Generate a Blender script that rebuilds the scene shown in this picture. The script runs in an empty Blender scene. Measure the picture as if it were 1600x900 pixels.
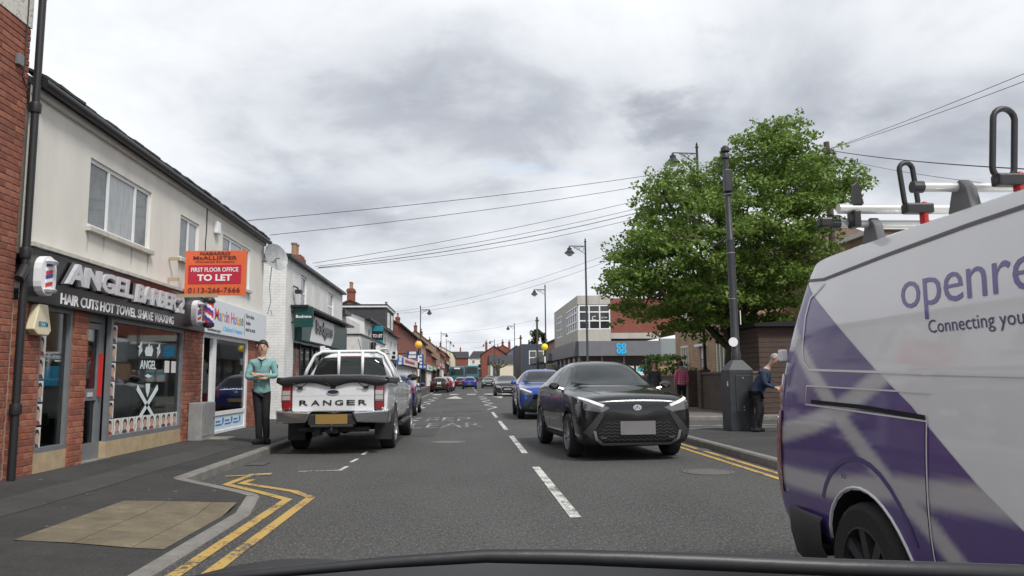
import bpy, bmesh, math, random
from mathutils import Vector, Matrix
from mathutils.bvhtree import BVHTree
from math import radians as rad, sin, cos, pi
random.seed(11)
sc = bpy.context.scene
C = sc.collection
# ------------------------------------------------------------------ camera
cd = bpy.data.cameras.new('camera'); cam = bpy.data.objects.new('camera', cd); C.objects.link(cam)
cd.sensor_width = 36; cd.lens = 27.0; cd.clip_start = .05; cd.clip_end = 3000
cam.matrix_world = (Matrix.Translation((0, 0, 1.25)) @ Matrix.Rotation(rad(-3.4685), 4, 'Z')
                    @ Matrix.Rotation(rad(96.7188), 4, 'X') @ Matrix.Rotation(rad(-.5), 4, 'Z'))
sc.camera = cam
# ------------------------------------------------------------------ world, sun, exposure
SUN_EL, SUN_AZ = 52, 147          # azimuth from +Y clockwise: high, behind the camera
w = bpy.data.worlds.new('World'); sc.world = w; w.use_nodes = True
def build_world():
    nt = w.node_tree; nt.nodes.clear(); N = nt.nodes.new; L = nt.links.new
    out = N('ShaderNodeOutputWorld'); bg = N('ShaderNodeBackground'); bg.inputs[1].default_value = .1
    L(bg.outputs[0], out.inputs[0])
    sky = N('ShaderNodeTexSky'); sky.sky_type = 'NISHITA'; sky.sun_disc = False
    sky.sun_elevation = rad(SUN_EL); sky.sun_rotation = rad(SUN_AZ); sky.air_density = 1.2; sky.dust_density = 1.5
    tc = N('ShaderNodeTexCoord'); sep = N('ShaderNodeSeparateXYZ'); L(tc.outputs['Generated'], sep.inputs[0])
    def M(op, a, b=None, c=None):
        n = N('ShaderNodeMath'); n.operation = op
        for i, q in enumerate((a, b, c)):
            if q is None: continue
            if isinstance(q, (int, float)): n.inputs[i].default_value = q
            else: L(q, n.inputs[i])
        return n.outputs[0]
    zz = M('MAXIMUM', sep.outputs[2], .0)
    den = M('ADD', zz, .3)
    u = M('DIVIDE', sep.outputs[0], den); v = M('DIVIDE', sep.outputs[1], den)
    def noise(su, sv, ou, ov, scale, detail, rough, dist=0):
        cb = N('ShaderNodeCombineXYZ')
        L(M('MULTIPLY_ADD', u, su, ou), cb.inputs[0]); L(M('MULTIPLY_ADD', v, sv, ov), cb.inputs[1])
        n = N('ShaderNodeTexNoise'); n.inputs['Scale'].default_value = scale; n.inputs['Detail'].default_value = detail
        n.inputs['Roughness'].default_value = rough; n.inputs['Distortion'].default_value = dist
        L(cb.outputs[0], n.inputs['Vector']); return n.outputs['Fac']
    big = noise(1, 1.0, CL[0], CL[1], 1.5, 7, .52, .35)
    fine = noise(1, 1.0, CL[0] + 5, CL[1] + 3, 4.2, 9, .58, .3)
    dens = M('ADD', M('MULTIPLY', big, .66), M('MULTIPLY', fine, .34))
    def mass(u0, v0, ru, rv, amt):      # one large cloud bank of the overcast, ragged edge from the same noise
        a = M('DIVIDE', M('SUBTRACT', u, u0), ru); b = M('DIVIDE', M('SUBTRACT', v, v0), rv)
        d = M('SQRT', M('ADD', M('MULTIPLY', a, a), M('MULTIPLY', b, b)))
        d = M('ADD', d, M('MULTIPLY', M('SUBTRACT', fine, .5), 2.6))
        r = N('ShaderNodeMapRange'); r.interpolation_type = 'SMOOTHSTEP'; r.inputs[1].default_value = 1.25; r.inputs[2].default_value = .35; r.inputs[4].default_value = amt
        L(d, r.inputs[0]); return r.outputs[0]
    for q in MASSES: dens = M('ADD', dens, mass(*q))
    ramp = N('ShaderNodeValToRGB'); e = ramp.color_ramp
    low = M('MULTIPLY', M('POWER', M('SUBTRACT', 1, M('MINIMUM', M('MULTIPLY', zz, 3.2), 1)), 2), .085)
    L(M('SUBTRACT', dens, low), ramp.inputs[0])
    cols = [(.36, (4.75, 4.85, 4.95)), (.45, (4.15, 4.3, 4.5)), (.54, (3.4, 3.56, 3.82)), (.60, (2.7, 2.86, 3.15)), (.67, (2.12, 2.26, 2.54)), (.77, (1.75, 1.87, 2.15))]
    while len(e.elements) < len(cols): e.elements.new(.5)
    for el, (p, c) in zip(e.elements, cols): el.position = p; el.color = (*c, 1)
    gap = noise(.5, 1.5, CL[0] + 2.3, CL[1] + 7.1, 1.9, 6, .55)
    gm = N('ShaderNodeMapRange'); gm.inputs[1].default_value = .60; gm.inputs[2].default_value = .72; L(gap, gm.inputs[0])
    gf = M('MULTIPLY', gm.outputs[0], .55)
    mx = N('ShaderNodeMix'); mx.data_type = 'RGBA'; L(gf, mx.inputs[0])
    L(ramp.outputs[0], mx.inputs[6]); L(sky.outputs[0], mx.inputs[7])
    L(mx.outputs[2], bg.inputs[0])
CL = (14.4, 19.1)
MASSES = [(.04, 1.45, .38, .24, .17), (.75, 1.45, .42, .3, .12), (-.3, 1.95, .45, .2, .06)]
build_world()
sd = bpy.data.lights.new('sun', 'SUN'); sd.energy = 1.5; sd.angle = rad(14); sd.color = (1, .965, .91)
so = bpy.data.objects.new('sun', sd); C.objects.link(so)
a_ = rad(SUN_AZ); e_ = rad(SUN_EL)
so.rotation_euler = Vector((-sin(a_) * cos(e_), -cos(a_) * cos(e_), -sin(e_))).to_track_quat('-Z', 'Y').to_euler()
vs = sc.view_settings; vs.view_transform = 'Standard'; vs.look = 'None'; vs.gamma = 1; vs.exposure = 1.1; vs.use_curve_mapping = False
sc.cycles.use_denoising = True
sc.cycles.max_bounces = 6; sc.cycles.transparent_max_bounces = 12; sc.cycles.glossy_bounces = 3
# ------------------------------------------------------------------ helpers
ORG = {}
def setp(o, label=None, cat=None, group=None, kind=None):
    for k, q in (('label', label), ('category', cat), ('group', group), ('kind', kind)):
        if q: o[k] = q
    return o
def thing(name, label, cat, loc=(0, 0, 0), group=None):
    o = bpy.data.objects.new(name, None); C.objects.link(o); o.location = loc; o.empty_display_size = .2
    ORG[o.name] = Vector(loc); return setp(o, label, cat, group)
class MB:
    def __init__(s): s.v = []; s.f = []; s.m = []
    def add(s, vs, fs, mi=0):
        n = len(s.v); s.v += [tuple(p) for p in vs]; s.f += [tuple(i + n for i in f) for f in fs]; s.m += [mi] * len(fs); return s
    def hexa(s, p, mi=0):     # 8 points, bottom ring then top ring
        return s.add(p, [(3, 2, 1, 0), (4, 5, 6, 7), (0, 1, 5, 4), (1, 2, 6, 5), (2, 3, 7, 6), (3, 0, 4, 7)], mi)
    def box(s, x0, x1, y0, y1, z0, z1, mi=0):
        return s.hexa([(x0, y0, z0), (x1, y0, z0), (x1, y1, z0), (x0, y1, z0), (x0, y0, z1), (x1, y0, z1), (x1, y1, z1), (x0, y1, z1)], mi)
    def tube(s, pts, r, n=8, mi=0, closed=False):
        pts = [Vector(p) for p in pts]; m = len(pts); rs = r if isinstance(r, (list, tuple)) else [r] * m
        up = None; rings = []
        for i, p in enumerate(pts):
            if closed: t = pts[(i + 1) % m] - pts[i - 1]
            else: t = pts[min(i + 1, m - 1)] - pts[max(i - 1, 0)]
            t.normalize()
            if up is None: up = Vector((0, 0, 1)) if abs(t.z) < .9 else Vector((1, 0, 0))
            a = t.cross(up)
            if a.length < 1e-4: a = t.orthogonal()
            a.normalize(); b = a.cross(t).normalized(); up = b
            rings.append([p + (a * cos(2 * pi * k / n) + b * sin(2 * pi * k / n)) * rs[i] for k in range(n)])
        vs = [q for R in rings for q in R]; fs = []
        for i in range(m if closed else m - 1):
            j = (i + 1) % m
            for k in range(n): fs.append((i * n + k, i * n + (k + 1) % n, j * n + (k + 1) % n, j * n + k))
        if not closed: fs += [tuple(range(n))[::-1], tuple((m - 1) * n + k for k in range(n))]
        return s.add(vs, fs, mi)
    def lathe(s, prof, c=(0, 0, 0), n=16, axis='z', mi=0, cap=True):
        vs = []; fs = []; m = len(prof)
        for r, h in prof:
            for k in range(n):
                a = 2 * pi * k / n
                q = (r * cos(a), r * sin(a), h) if axis == 'z' else (h, r * cos(a), r * sin(a)) if axis == 'x' else (r * cos(a), h, r * sin(a))
                vs.append((c[0] + q[0], c[1] + q[1], c[2] + q[2]))
        for i in range(m - 1):
            for k in range(n): fs.append((i * n + k, i * n + (k + 1) % n, (i + 1) * n + (k + 1) % n, (i + 1) * n + k))
        if cap: fs += [tuple(range(n))[::-1], tuple((m - 1) * n + k for k in range(n))]
        return s.add(vs, fs, mi)
    def prism(s, poly, fn, d0, d1, mi=0):      # poly 2-D, fn(u,v,d)->3-D
        n = len(poly); vs = [fn(u, v, d0) for u, v in poly] + [fn(u, v, d1) for u, v in poly]
        fs = [tuple(range(n))[::-1], tuple(range(n, 2 * n))] + [(i, (i + 1) % n, n + (i + 1) % n, n + i) for i in range(n)]
        return s.add(vs, fs, mi)
    def grid(s, rows, mi=0, closed=False):
        n = len(rows[0]); vs = [q for r in rows for q in r]; fs = []
        for i in range(len(rows) - 1):
            for k in range(n if closed else n - 1): fs.append((i * n + k, i * n + (k + 1) % n, (i + 1) * n + (k + 1) % n, (i + 1) * n + k))
        return s.add(vs, fs, mi)
def obj(name, mb, mat, parent=None, smooth=False, bev=0, recalc=True, kind=None):
    me = mb if isinstance(mb, bpy.types.Mesh) else None
    org = ORG.get(parent.name, Vector()) if parent else Vector()
    if me is None:
        me = bpy.data.meshes.new(name)
        v = mb.v if org.length == 0 else [(p[0] - org.x, p[1] - org.y, p[2] - org.z) for p in mb.v]
        me.from_pydata(v, [], mb.f)
        if any(mb.m): me.polygons.foreach_set('material_index', mb.m)
        if recalc or bev:
            bm = bmesh.new(); bm.from_mesh(me)
            if recalc: bmesh.ops.recalc_face_normals(bm, faces=bm.faces)
            if bev:
                es = [e for e in bm.edges if len(e.link_faces) == 2 and e.calc_face_angle(0) > .5]
                bmesh.ops.bevel(bm, geom=es, offset=bev, segments=2, affect='EDGES', profile=.5)
            bm.to_mesh(me); bm.free()
    for q in (mat if isinstance(mat, (list, tuple)) else [mat]): me.materials.append(q)
    if smooth:
        me.polygons.foreach_set('use_smooth', [True] * len(me.polygons))
        if smooth != 1: me.set_sharp_from_angle(angle=rad(smooth))
    me.update()
    o = bpy.data.objects.new(name, me); C.objects.link(o)
    if parent: o.parent = parent
    ORG[o.name] = org
    if kind: o['kind'] = kind
    return o
def inst(name, me, loc, parent, rot=None, scale=None):
    o = bpy.data.objects.new(name, me); C.objects.link(o); o.parent = parent
    o.location = Vector(loc) - ORG[parent.name]
    if rot: o.rotation_euler = rot
    if scale: o.scale = scale
    return o
def copy_tree(o, parent=None):
    c = o.copy(); C.objects.link(c); c.parent = parent
    if o.name in ORG: ORG[c.name] = ORG[o.name]
    for ch in list(o.children): copy_tree(ch, c)
    return c
def place(t, loc, rz=0, rx=0):
    t.location = loc; t.rotation_euler = (rx, 0, rz)
class Fr:                 # a wall plane: u along it (left to right for the viewer), v up, d outwards
    def __init__(s, o, u, n): s.o = Vector(o); s.u = Vector(u); s.n = Vector(n)
    def p(s, u, v, d=0): return s.o + s.u * u + s.n * d + Vector((0, 0, v))
    def box(s, mb, u0, u1, v0, v1, d0, d1, mi=0):
        return mb.hexa([s.p(u0, v0, d0), s.p(u1, v0, d0), s.p(u1, v0, d1), s.p(u0, v0, d1), s.p(u0, v1, d0), s.p(u1, v1, d0), s.p(u1, v1, d1), s.p(u0, v1, d1)], mi)
    def wall(s, mb, u0, u1, v0, v1, holes=(), dep=.1, d=0, mi=0):
        us = sorted({u0, u1, *[h[0] for h in holes], *[h[1] for h in holes]}); vs = sorted({v0, v1, *[h[2] for h in holes], *[h[3] for h in holes]})
        for a, b in zip(us, us[1:]):
            for c, e in zip(vs, vs[1:]):
                m = ((a + b) / 2, (c + e) / 2)
                if a < u0 or b > u1 or c < v0 or e > v1 or any(h[0] < m[0] < h[1] and h[2] < m[1] < h[3] for h in holes): continue
                mb.add([s.p(a, c, d), s.p(b, c, d), s.p(b, e, d), s.p(a, e, d)], [(0, 1, 2, 3)], mi)
        for h in holes:
            a, b, c, e = h[:4]; q = [(a, c), (b, c), (b, e), (a, e)]
            for i in range(4):
                (x, y), (X, Y) = q[i], q[(i + 1) % 4]
                mb.add([s.p(x, y, d), s.p(X, Y, d), s.p(X, Y, d - dep), s.p(x, y, d - dep)], [(0, 1, 2, 3)], mi)
        return mb
def LF(x=-5.05): return Fr((x, 0, 0), (0, 1, 0), (1, 0, 0))
def RF(x): return Fr((x, 0, 0), (0, -1, 0), (-1, 0, 0))
def CF(y): return Fr((0, y, 0), (1, 0, 0), (0, -1, 0))      # faces the camera
# ---- lettering
_tc = {}
def text2d(s, bold=0., shear=0., spacing=1.):
    k = (s, bold, shear, spacing)
    if k not in _tc:
        c = bpy.data.curves.new('t', 'FONT'); c.body = s; c.size = 1; c.offset = bold; c.shear = shear; c.space_character = spacing; c.resolution_u = 3
        o = bpy.data.objects.new('t', c); C.objects.link(o)
        dg = bpy.context.evaluated_depsgraph_get(); me = o.evaluated_get(dg).to_mesh()
        v = [(p.co.x, p.co.y) for p in me.vertices]; f = [tuple(p.vertices) for p in me.polygons]
        o.evaluated_get(dg).to_mesh_clear(); bpy.data.objects.remove(o); bpy.data.curves.remove(c)
        x0 = min(p[0] for p in v); y0 = min(p[1] for p in v); x1 = max(p[0] for p in v); y1 = max(p[1] for p in v)
        _tc[k] = ([(x - x0, y - y0) for x, y in v], f, x1 - x0, y1 - y0)
    return _tc[k]
def lettering(s, wid=None, hei=None, at=(0, 0), bold=0., shear=0., spacing=1., align='l'):
    v, f, W, H = text2d(s, bold, shear, spacing)
    sx = wid / W if wid else hei / H; sy = hei / H if hei else sx
    ox = at[0] - (W * sx / 2 if align == 'c' else 0)
    return [(ox + x * sx, at[1] + y * sy) for x, y in v], f
def sign_text(name, s, fr, u, v, d, mat, parent, wid=None, hei=None, bold=0., shear=0., spacing=1., ext=.004, align='l', warp=None):
    vv, f = lettering(s, wid, hei, (u, v), bold, shear, spacing, align)
    if warp: vv = [warp(*q) for q in vv]
    # one object for each word
    isl = []; 
    par = list(range(len(vv)))
    def fd(i):
        while par[i] != i: par[i] = par[par[i]]; i = par[i]
        return i
    for q in f:
        for i in q[1:]: par[fd(i)] = fd(q[0])
    ext_ = {}
    for i in range(len(vv)):
        r = fd(i); x = vv[i][0]; e = ext_.setdefault(r, [x, x]); e[0] = min(e[0], x); e[1] = max(e[1], x)
    hgt_ = max(q[1] for q in vv) - min(q[1] for q in vv); words = []
    for r, (x0, x1) in sorted(ext_.items(), key=lambda k: k[1][0]):
        if words and x0 - words[-1][1] < .22 * hgt_ or ' ' not in s and words: words[-1][1] = max(words[-1][1], x1); words[-1][2].add(r)
        else: words.append([x0, x1, {r}])
    o = None
    for _, _, rs in words:
        ff = [q for q in f if fd(q[0]) in rs]; ids = sorted({i for q in ff for i in q}); mp = {i: k for k, i in enumerate(ids)}; n = len(ids)
        ff = [tuple(mp[i] for i in q) for q in ff]
        vs = [fr.p(*vv[i], d) for i in ids] + [fr.p(*vv[i], d + ext) for i in ids]
        es = {}
        for q in ff:
            for i in range(len(q)): es[(q[i], q[(i + 1) % len(q)])] = 1
        fs = [tuple(i + n for i in q) for q in ff] + [(p, q, q + n, p + n) for (p, q) in es if (q, p) not in es]
        mb = MB(); mb.add(vs, fs); o = obj(name, mb, mat, parent, recalc=False)
    return o
# ------------------------------------------------------------------ materials
MT = {}
def mat(name, col, rough=.6, metal=0., var=0., scale=8., bump=0., bscale=60., coat=0., spec=.5, emit=None, col2=None, fac2=(.45, .6), stretch=None, speck=None, speck2=None):
    if name in MT: return MT[name]
    m = bpy.data.materials.new(name); m.use_nodes = True; nt = m.node_tree; b = nt.nodes['Principled BSDF']; N = nt.nodes.new; L = nt.links.new
    b.inputs['Base Color'].default_value = (*col, 1); b.inputs['Roughness'].default_value = rough; b.inputs['Metallic'].default_value = metal
    b.inputs['Coat Weight'].default_value = coat; b.inputs['Coat Roughness'].default_value = .04; b.inputs['Specular IOR Level'].default_value = spec
    if emit: b.inputs['Emission Color'].default_value = (*emit[0], 1); b.inputs['Emission Strength'].default_value = emit[1]
    vec = None
    if var or bump or col2 or speck or speck2:
        tc = N('ShaderNodeTexCoord'); mp = N('ShaderNodeMapping'); L(tc.outputs['Object'], mp.inputs[0]); vec = mp.outputs[0]
        if stretch: mp.inputs['Scale'].default_value = stretch
    cur = None
    if var or col2:
        n = N('ShaderNodeTexNoise'); n.inputs['Scale'].default_value = scale; n.inputs['Detail'].default_value = 6; n.inputs['Roughness'].default_value = .65; L(vec, n.inputs['Vector'])
        r = N('ShaderNodeValToRGB'); L(n.outputs['Fac'], r.inputs[0])
        if col2:
            r.color_ramp.elements[0].position, r.color_ramp.elements[1].position = fac2
            r.color_ramp.elements[0].color = (*col, 1); r.color_ramp.elements[1].color = (*col2, 1)
        else:
            r.color_ramp.elements[0].position, r.color_ramp.elements[1].position = .3, .7
            r.color_ramp.elements[0].color = (*[c * (1 - var) for c in col], 1); r.color_ramp.elements[1].color = (*[min(1, c * (1 + var)) for c in col], 1)
        cur = r.outputs[0]
    for speck in (speck, speck2):      # (scale, amount, colour)
        if not speck: continue
        n = N('ShaderNodeTexNoise'); n.inputs['Scale'].default_value = speck[0]; n.inputs['Detail'].default_value = 3; L(vec, n.inputs['Vector'])
        r = N('ShaderNodeMapRange'); r.inputs[1].default_value = .5; r.inputs[2].default_value = .72; r.inputs[4].default_value = speck[1]; L(n.outputs['Fac'], r.inputs[0])
        x = N('ShaderNodeMix'); x.data_type = 'RGBA'; L(r.outputs[0], x.inputs[0]); x.inputs[7].default_value = (*speck[2], 1)
        if cur is not None: L(cur, x.inputs[6])
        else: x.inputs[6].default_value = (*col, 1)
        cur = x.outputs[2]
    if cur is not None: L(cur, b.inputs['Base Color'])
    if bump:
        n = N('ShaderNodeTexNoise'); n.inputs['Scale'].default_value = bscale; n.inputs['Detail'].default_value = 4; L(vec, n.inputs['Vector'])
        q = N('ShaderNodeBump'); q.inputs['Strength'].default_value = bump; q.inputs['Distance'].default_value = .02; L(n.outputs['Fac'], q.inputs['Height']); L(q.outputs[0], b.inputs['Normal'])
    MT[name] = m; return m
def brickmat(name, c1, c2, mortar, bumps=.4, rough=.85, bw=.225, bh=.075, msize=.012, paint=False):
    m = bpy.data.materials.new(name); m.use_nodes = True; nt = m.node_tree; b = nt.nodes['Principled BSDF']; N = nt.nodes.new; L = nt.links.new
    tc = N('ShaderNodeTexCoord'); sp = N('ShaderNodeSeparateXYZ'); L(tc.outputs['Object'], sp.inputs[0])
    ad = N('ShaderNodeMath'); L(sp.outputs[0], ad.inputs[0]); L(sp.outputs[1], ad.inputs[1])
    cb = N('ShaderNodeCombineXYZ'); L(ad.outputs[0], cb.inputs[0]); L(sp.outputs[2], cb.inputs[1])
    br = N('ShaderNodeTexBrick'); L(cb.outputs[0], br.inputs['Vector']); br.inputs['Scale'].default_value = 1
    br.inputs['Brick Width'].default_value = bw; br.inputs['Row Height'].default_value = bh; br.inputs['Mortar Size'].default_value = msize; br.inputs['Bias'].default_value = 0
    br.inputs['Color1'].default_value = (*c1, 1); br.inputs['Color2'].default_value = (*c2, 1); br.inputs['Mortar'].default_value = (*mortar, 1)
    n = N('ShaderNodeTexNoise'); n.inputs['Scale'].default_value = 1.3; n.inputs['Detail'].default_value = 8; n.inputs['Roughness'].default_value = .7; L(tc.outputs['Object'], n.inputs['Vector'])
    mr = N('ShaderNodeMapRange'); mr.inputs[1].default_value = .3; mr.inputs[2].default_value = .7; mr.inputs[3].default_value = .78; mr.inputs[4].default_value = 1.15; L(n.outputs['Fac'], mr.inputs[0])
    mx = N('ShaderNodeMix'); mx.data_type = 'RGBA'; mx.blend_type = 'MULTIPLY'; mx.inputs[0].default_value = 1; L(br.outputs['Color'], mx.inputs[6]); L(mr.outputs[0], mx.inputs[7])
    L(mx.outputs[2], b.inputs['Base Color']); b.inputs['Roughness'].default_value = rough
    bp = N('ShaderNodeBump'); bp.inputs['Strength'].default_value = bumps; bp.inputs['Distance'].default_value = .012; bp.invert = True
    L(br.outputs['Fac'], bp.inputs['Height']); L(bp.outputs[0], b.inputs['Normal'])
    MT[name] = m; return m
def glassmat(name, tint, refl_rough=.03, transp=.6):
    m = bpy.data.materials.new(name); m.use_nodes = True; nt = m.node_tree; nt.nodes.clear(); N = nt.nodes.new; L = nt.links.new
    out = N('ShaderNodeOutputMaterial'); tr = N('ShaderNodeBsdfTransparent'); tr.inputs[0].default_value = (*tint, 1)
    gl = N('ShaderNodeBsdfGlossy'); gl.inputs['Roughness'].default_value = refl_rough; gl.inputs[0].default_value = (1, 1, 1, 1)
    fr = N('ShaderNodeFresnel'); fr.inputs[0].default_value = 1.55
    m2 = N('ShaderNodeMath'); m2.operation = 'MULTIPLY_ADD'; m2.inputs[1].default_value = .85; m2.inputs[2].default_value = .01; L(fr.outputs[0], m2.inputs[0])
    mx = N('ShaderNodeMixShader'); L(m2.outputs[0], mx.inputs[0]); L(tr.outputs[0], mx.inputs[1]); L(gl.outputs[0], mx.inputs[2]); L(mx.outputs[0], out.inputs[0])
    MT[name] = m; return m
# ------------------------------------------------------------------ materials used widely
ASPH = mat('asphalt', (.058, .0575, .0565), .88, var=.3, scale=.55, bump=.9, bscale=60, speck=(55, .85, (.17, .167, .162)), speck2=(26, .6, (.022, .0215, .021)), stretch=(1, .4, 1))
PAVE = mat('pavement_asphalt', (.034, .034, .0335), .9, var=.34, scale=.9, bump=.6, bscale=80, speck=(60, .5, (.085, .083, .08)), speck2=(6, .45, (.018, .018, .018)))
KERB = mat('kerb_concrete', (.19, .182, .168), .85, var=.22, scale=5, bump=.3, bscale=80)
BUFF = mat('buff_paving', (.155, .13, .085), .88, var=.3, scale=3.5, speck=(45, .6, (.09, .078, .055)), speck2=(3, .4, (.1, .09, .065)), bump=.35, bscale=110)
GRND = mat('ground_earth', (.13, .13, .11), .95, var=.2, scale=.3)
def paintmat(name, col, wear):
    m = bpy.data.materials.new(name); m.use_nodes = True; nt = m.node_tree; b = nt.nodes['Principled BSDF']; N = nt.nodes.new; L = nt.links.new
    tc = N('ShaderNodeTexCoord'); n = N('ShaderNodeTexNoise'); n.inputs['Scale'].default_value = 22; n.inputs['Detail'].default_value = 8; n.inputs['Roughness'].default_value = .8; L(tc.outputs['Object'], n.inputs['Vector'])
    n2 = N('ShaderNodeTexNoise'); n2.inputs['Scale'].default_value = 2.2; n2.inputs['Detail'].default_value = 3; L(tc.outputs['Object'], n2.inputs['Vector'])
    ad = N('ShaderNodeMath'); ad.operation = 'MULTIPLY_ADD'; ad.inputs[1].default_value = .5; L(n2.outputs['Fac'], ad.inputs[0]); L(n.outputs['Fac'], ad.inputs[2])
    r = N('ShaderNodeMapRange'); r.inputs[1].default_value = wear; r.inputs[2].default_value = wear + .09; L(ad.outputs[0], r.inputs[0])
    x = N('ShaderNodeMix'); x.data_type = 'RGBA'; L(r.outputs[0], x.inputs[0]); x.inputs[6].default_value = (*col, 1); x.inputs[7].default_value = (.055, .054, .0535, 1)
    L(x.outputs[2], b.inputs['Base Color']); b.inputs['Roughness'].default_value = .7; MT[name] = m; return m
WPAINT = paintmat('white_road_paint', (.55, .55, .52), .75)
WWORN = paintmat('worn_road_paint', (.46, .46, .44), .66)
YPAINT = paintmat('yellow_road_paint', (.44, .29, .075), .77)
# ------------------------------------------------------------------ ground and road
def hill(y):
    t = max(0, min(1, (y - 100) / 180)); return 4.6 * t * t * (3 - 2 * t)
YS = [-40, -10, 0, 100] + list(range(110, 300, 10)) + [320, 400, 800, 2000]
def strip(x0, x1, ys, dz): 
    mb = MB(); mb.grid([[(x0, y, hill(y) + dz), (x1, y, hill(y) + dz)] for y in ys]); return mb
o = obj('ground', strip(-900, 900, YS, -.03), GRND); o['kind'] = 'structure'
o = obj('road', strip(-7, 9, [-40] + [y for y in YS if -10 <= y <= 300], 0), ASPH); o['kind'] = 'structure'
sr = obj('side_road', MB().grid([[(4, 17, .004), (30, 17, .004)], [(4, 22.2, .004), (30, 22.2, .004)]]), ASPH); sr['kind'] = 'structure'
# ------------------------------------------------------------------ left pavement with a built-out corner and a dropped crossing
KL = [(-2.02, -4), (-2.02, 7.5), (-2.06, 8.0), (-2.22, 8.22), (-3.22, 9.35), (-3.33, 9.5), (-3.36, 15), (-3.4, 46), (-2.75, 49), (-2.75, 66), (-3.4, 69), (-3.5, 260)]
def interp(poly, y):
    for (x0, y0), (x1, y1) in zip(poly, poly[1:]):
        if y0 <= y <= y1: return x0 + (x1 - x0) * (y - y0) / (y1 - y0)
    return poly[-1][0]
def sst(a, b, t): t = max(0, min(1, (t - a) / (b - a))); return t * t * (3 - 2 * t)
def pz(x, y):
    z = .12 + .075 * max(0, min(1, (-3.4 - x) / 1.7))
    k = (1 - sst(7.55, 7.85, y)) * sst(-3.35, -2.0, x); return z - .095 * k + hill(y)
ys = [-4, 0, 2, 4, 5, 5.5, 6, 6.5, 7, 7.5, 7.55, 7.65, 7.75, 7.85, 8.0, 8.1, 8.22, 8.4, 8.7, 9, 9.35, 9.5, 11, 15, 25, 46, 49, 66, 69, 100] + list(range(110, 261, 10))
mb = MB()
mb.grid([[(x, y, pz(x, y)) for x in [-5.6 + (interp(KL, y) - .12 + 5.6) * t for t in (0, .12, .35, .5, .62, .7, .8, .9, 1)]] for y in ys])
LP = obj('pavement_left', mb, PAVE); LP['kind'] = 'structure'
ORG[LP.name] = Vector()
def kerb_run(poly, zf, parent, y_to, side):
    far = MB(); segs = []
    for (a, b) in zip(poly, poly[1:]):
        A, B = Vector((*a, 0)), Vector((*b, 0)); n = max(1, round((B - A).length / .9))
        for i in range(n): segs.append((A.lerp(B, i / n), A.lerp(B, (i + 1) / n)))
    for A, B in segs:
        t = (B - A).normalized(); nn = Vector((-t.y, t.x, 0)) * side
        A2, B2 = A + t * .004, B - t * .004
        pts = []
        za, zb = zf(A), zf(B)
        for P, z in ((A2, za), (B2, zb)): pts.append((P, z))
        lo = [A2 + Vector((0, 0, -.05)), B2 + Vector((0, 0, -.05)), B2 + nn * .125 + Vector((0, 0, -.05)), A2 + nn * .125 + Vector((0, 0, -.05))]
        b_ = .02
        hi = [A2 + nn * b_ + Vector((0, 0, za + .004)), B2 + nn * b_ + Vector((0, 0, zb + .004)), B2 + nn * .125 + Vector((0, 0, zb + .004)), A2 + nn * .125 + Vector((0, 0, za + .004))]
        md = [A2 + Vector((0, 0, za - .02)), B2 + Vector((0, 0, zb - .02)), B2 + nn * .125 + Vector((0, 0, zb - .02)), A2 + nn * .125 + Vector((0, 0, za - .02))]
        m = MB() if A.y < y_to else far
        n0 = len(m.v); m.add(lo + md + hi, [(0, 1, 5, 4), (1, 2, 6, 5), (2, 3, 7, 6), (3, 0, 4, 7), (4, 5, 9, 8), (5, 6, 10, 9), (6, 7, 11, 10), (7, 4, 8, 11), (8, 9, 10, 11)])
        if m is not far and max(A.y, B.y) > 3: obj('kerb_stone', m, KERB, parent)
    if far.v: obj('distant_kerb', far, KERB, parent, kind='stuff')
kerb_run([p for p in KL if p[1] > -5], lambda P: pz(P.x, P.y) - hill(P.y) * 0, LP, 46, 1)
# buff slabs of the dropped crossing
cols_ = [(-3.26, -2.85), (-2.845, -2.43), (-2.425, -2.2)]
for i in range(8):
    y0 = 5.92 + i * .452
    for (x0, x1) in cols_:
        x1_ = x1; m = MB(); d = .004
        if y0 + .44 > 7.75: continue
        m.grid([[(x0, y0, pz(x0, y0) + .006), (x1_, y0, pz(x1_, y0) + .006)], [(x0, y0 + .447, pz(x0, y0 + .44) + .006), (x1_, y0 + .447, pz(x1_, y0 + .44) + .006)]])
        m.grid([[(x0, y0, pz(x0, y0) - .02), (x0, y0 + .447, pz(x0, y0 + .44) - .02)], [(x0, y0, pz(x0, y0) + .006), (x0, y0 + .447, pz(x0, y0 + .44) + .006)]])
        obj('paving_slab', m, BUFF, LP)
DARKIRON = mat('cast_iron', (.11, .105, .095), .6, var=.3, scale=30, bump=.4, bscale=90)
setp(obj('inspection_cover', MB().box(-4.95, -4.42, 14.75, 15.3, .1, .192), mat('cover_concrete', (.22, .2, .17), .85, var=.2, scale=9), bev=.004), 'square concrete inspection cover in the pavement by the grey cabinet', 'cover')
obj('drain_cap', MB().lathe([(.05, .06), (.05, .1)], (-2.95, 6.75, .0), 12), DARKIRON, LP)
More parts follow.
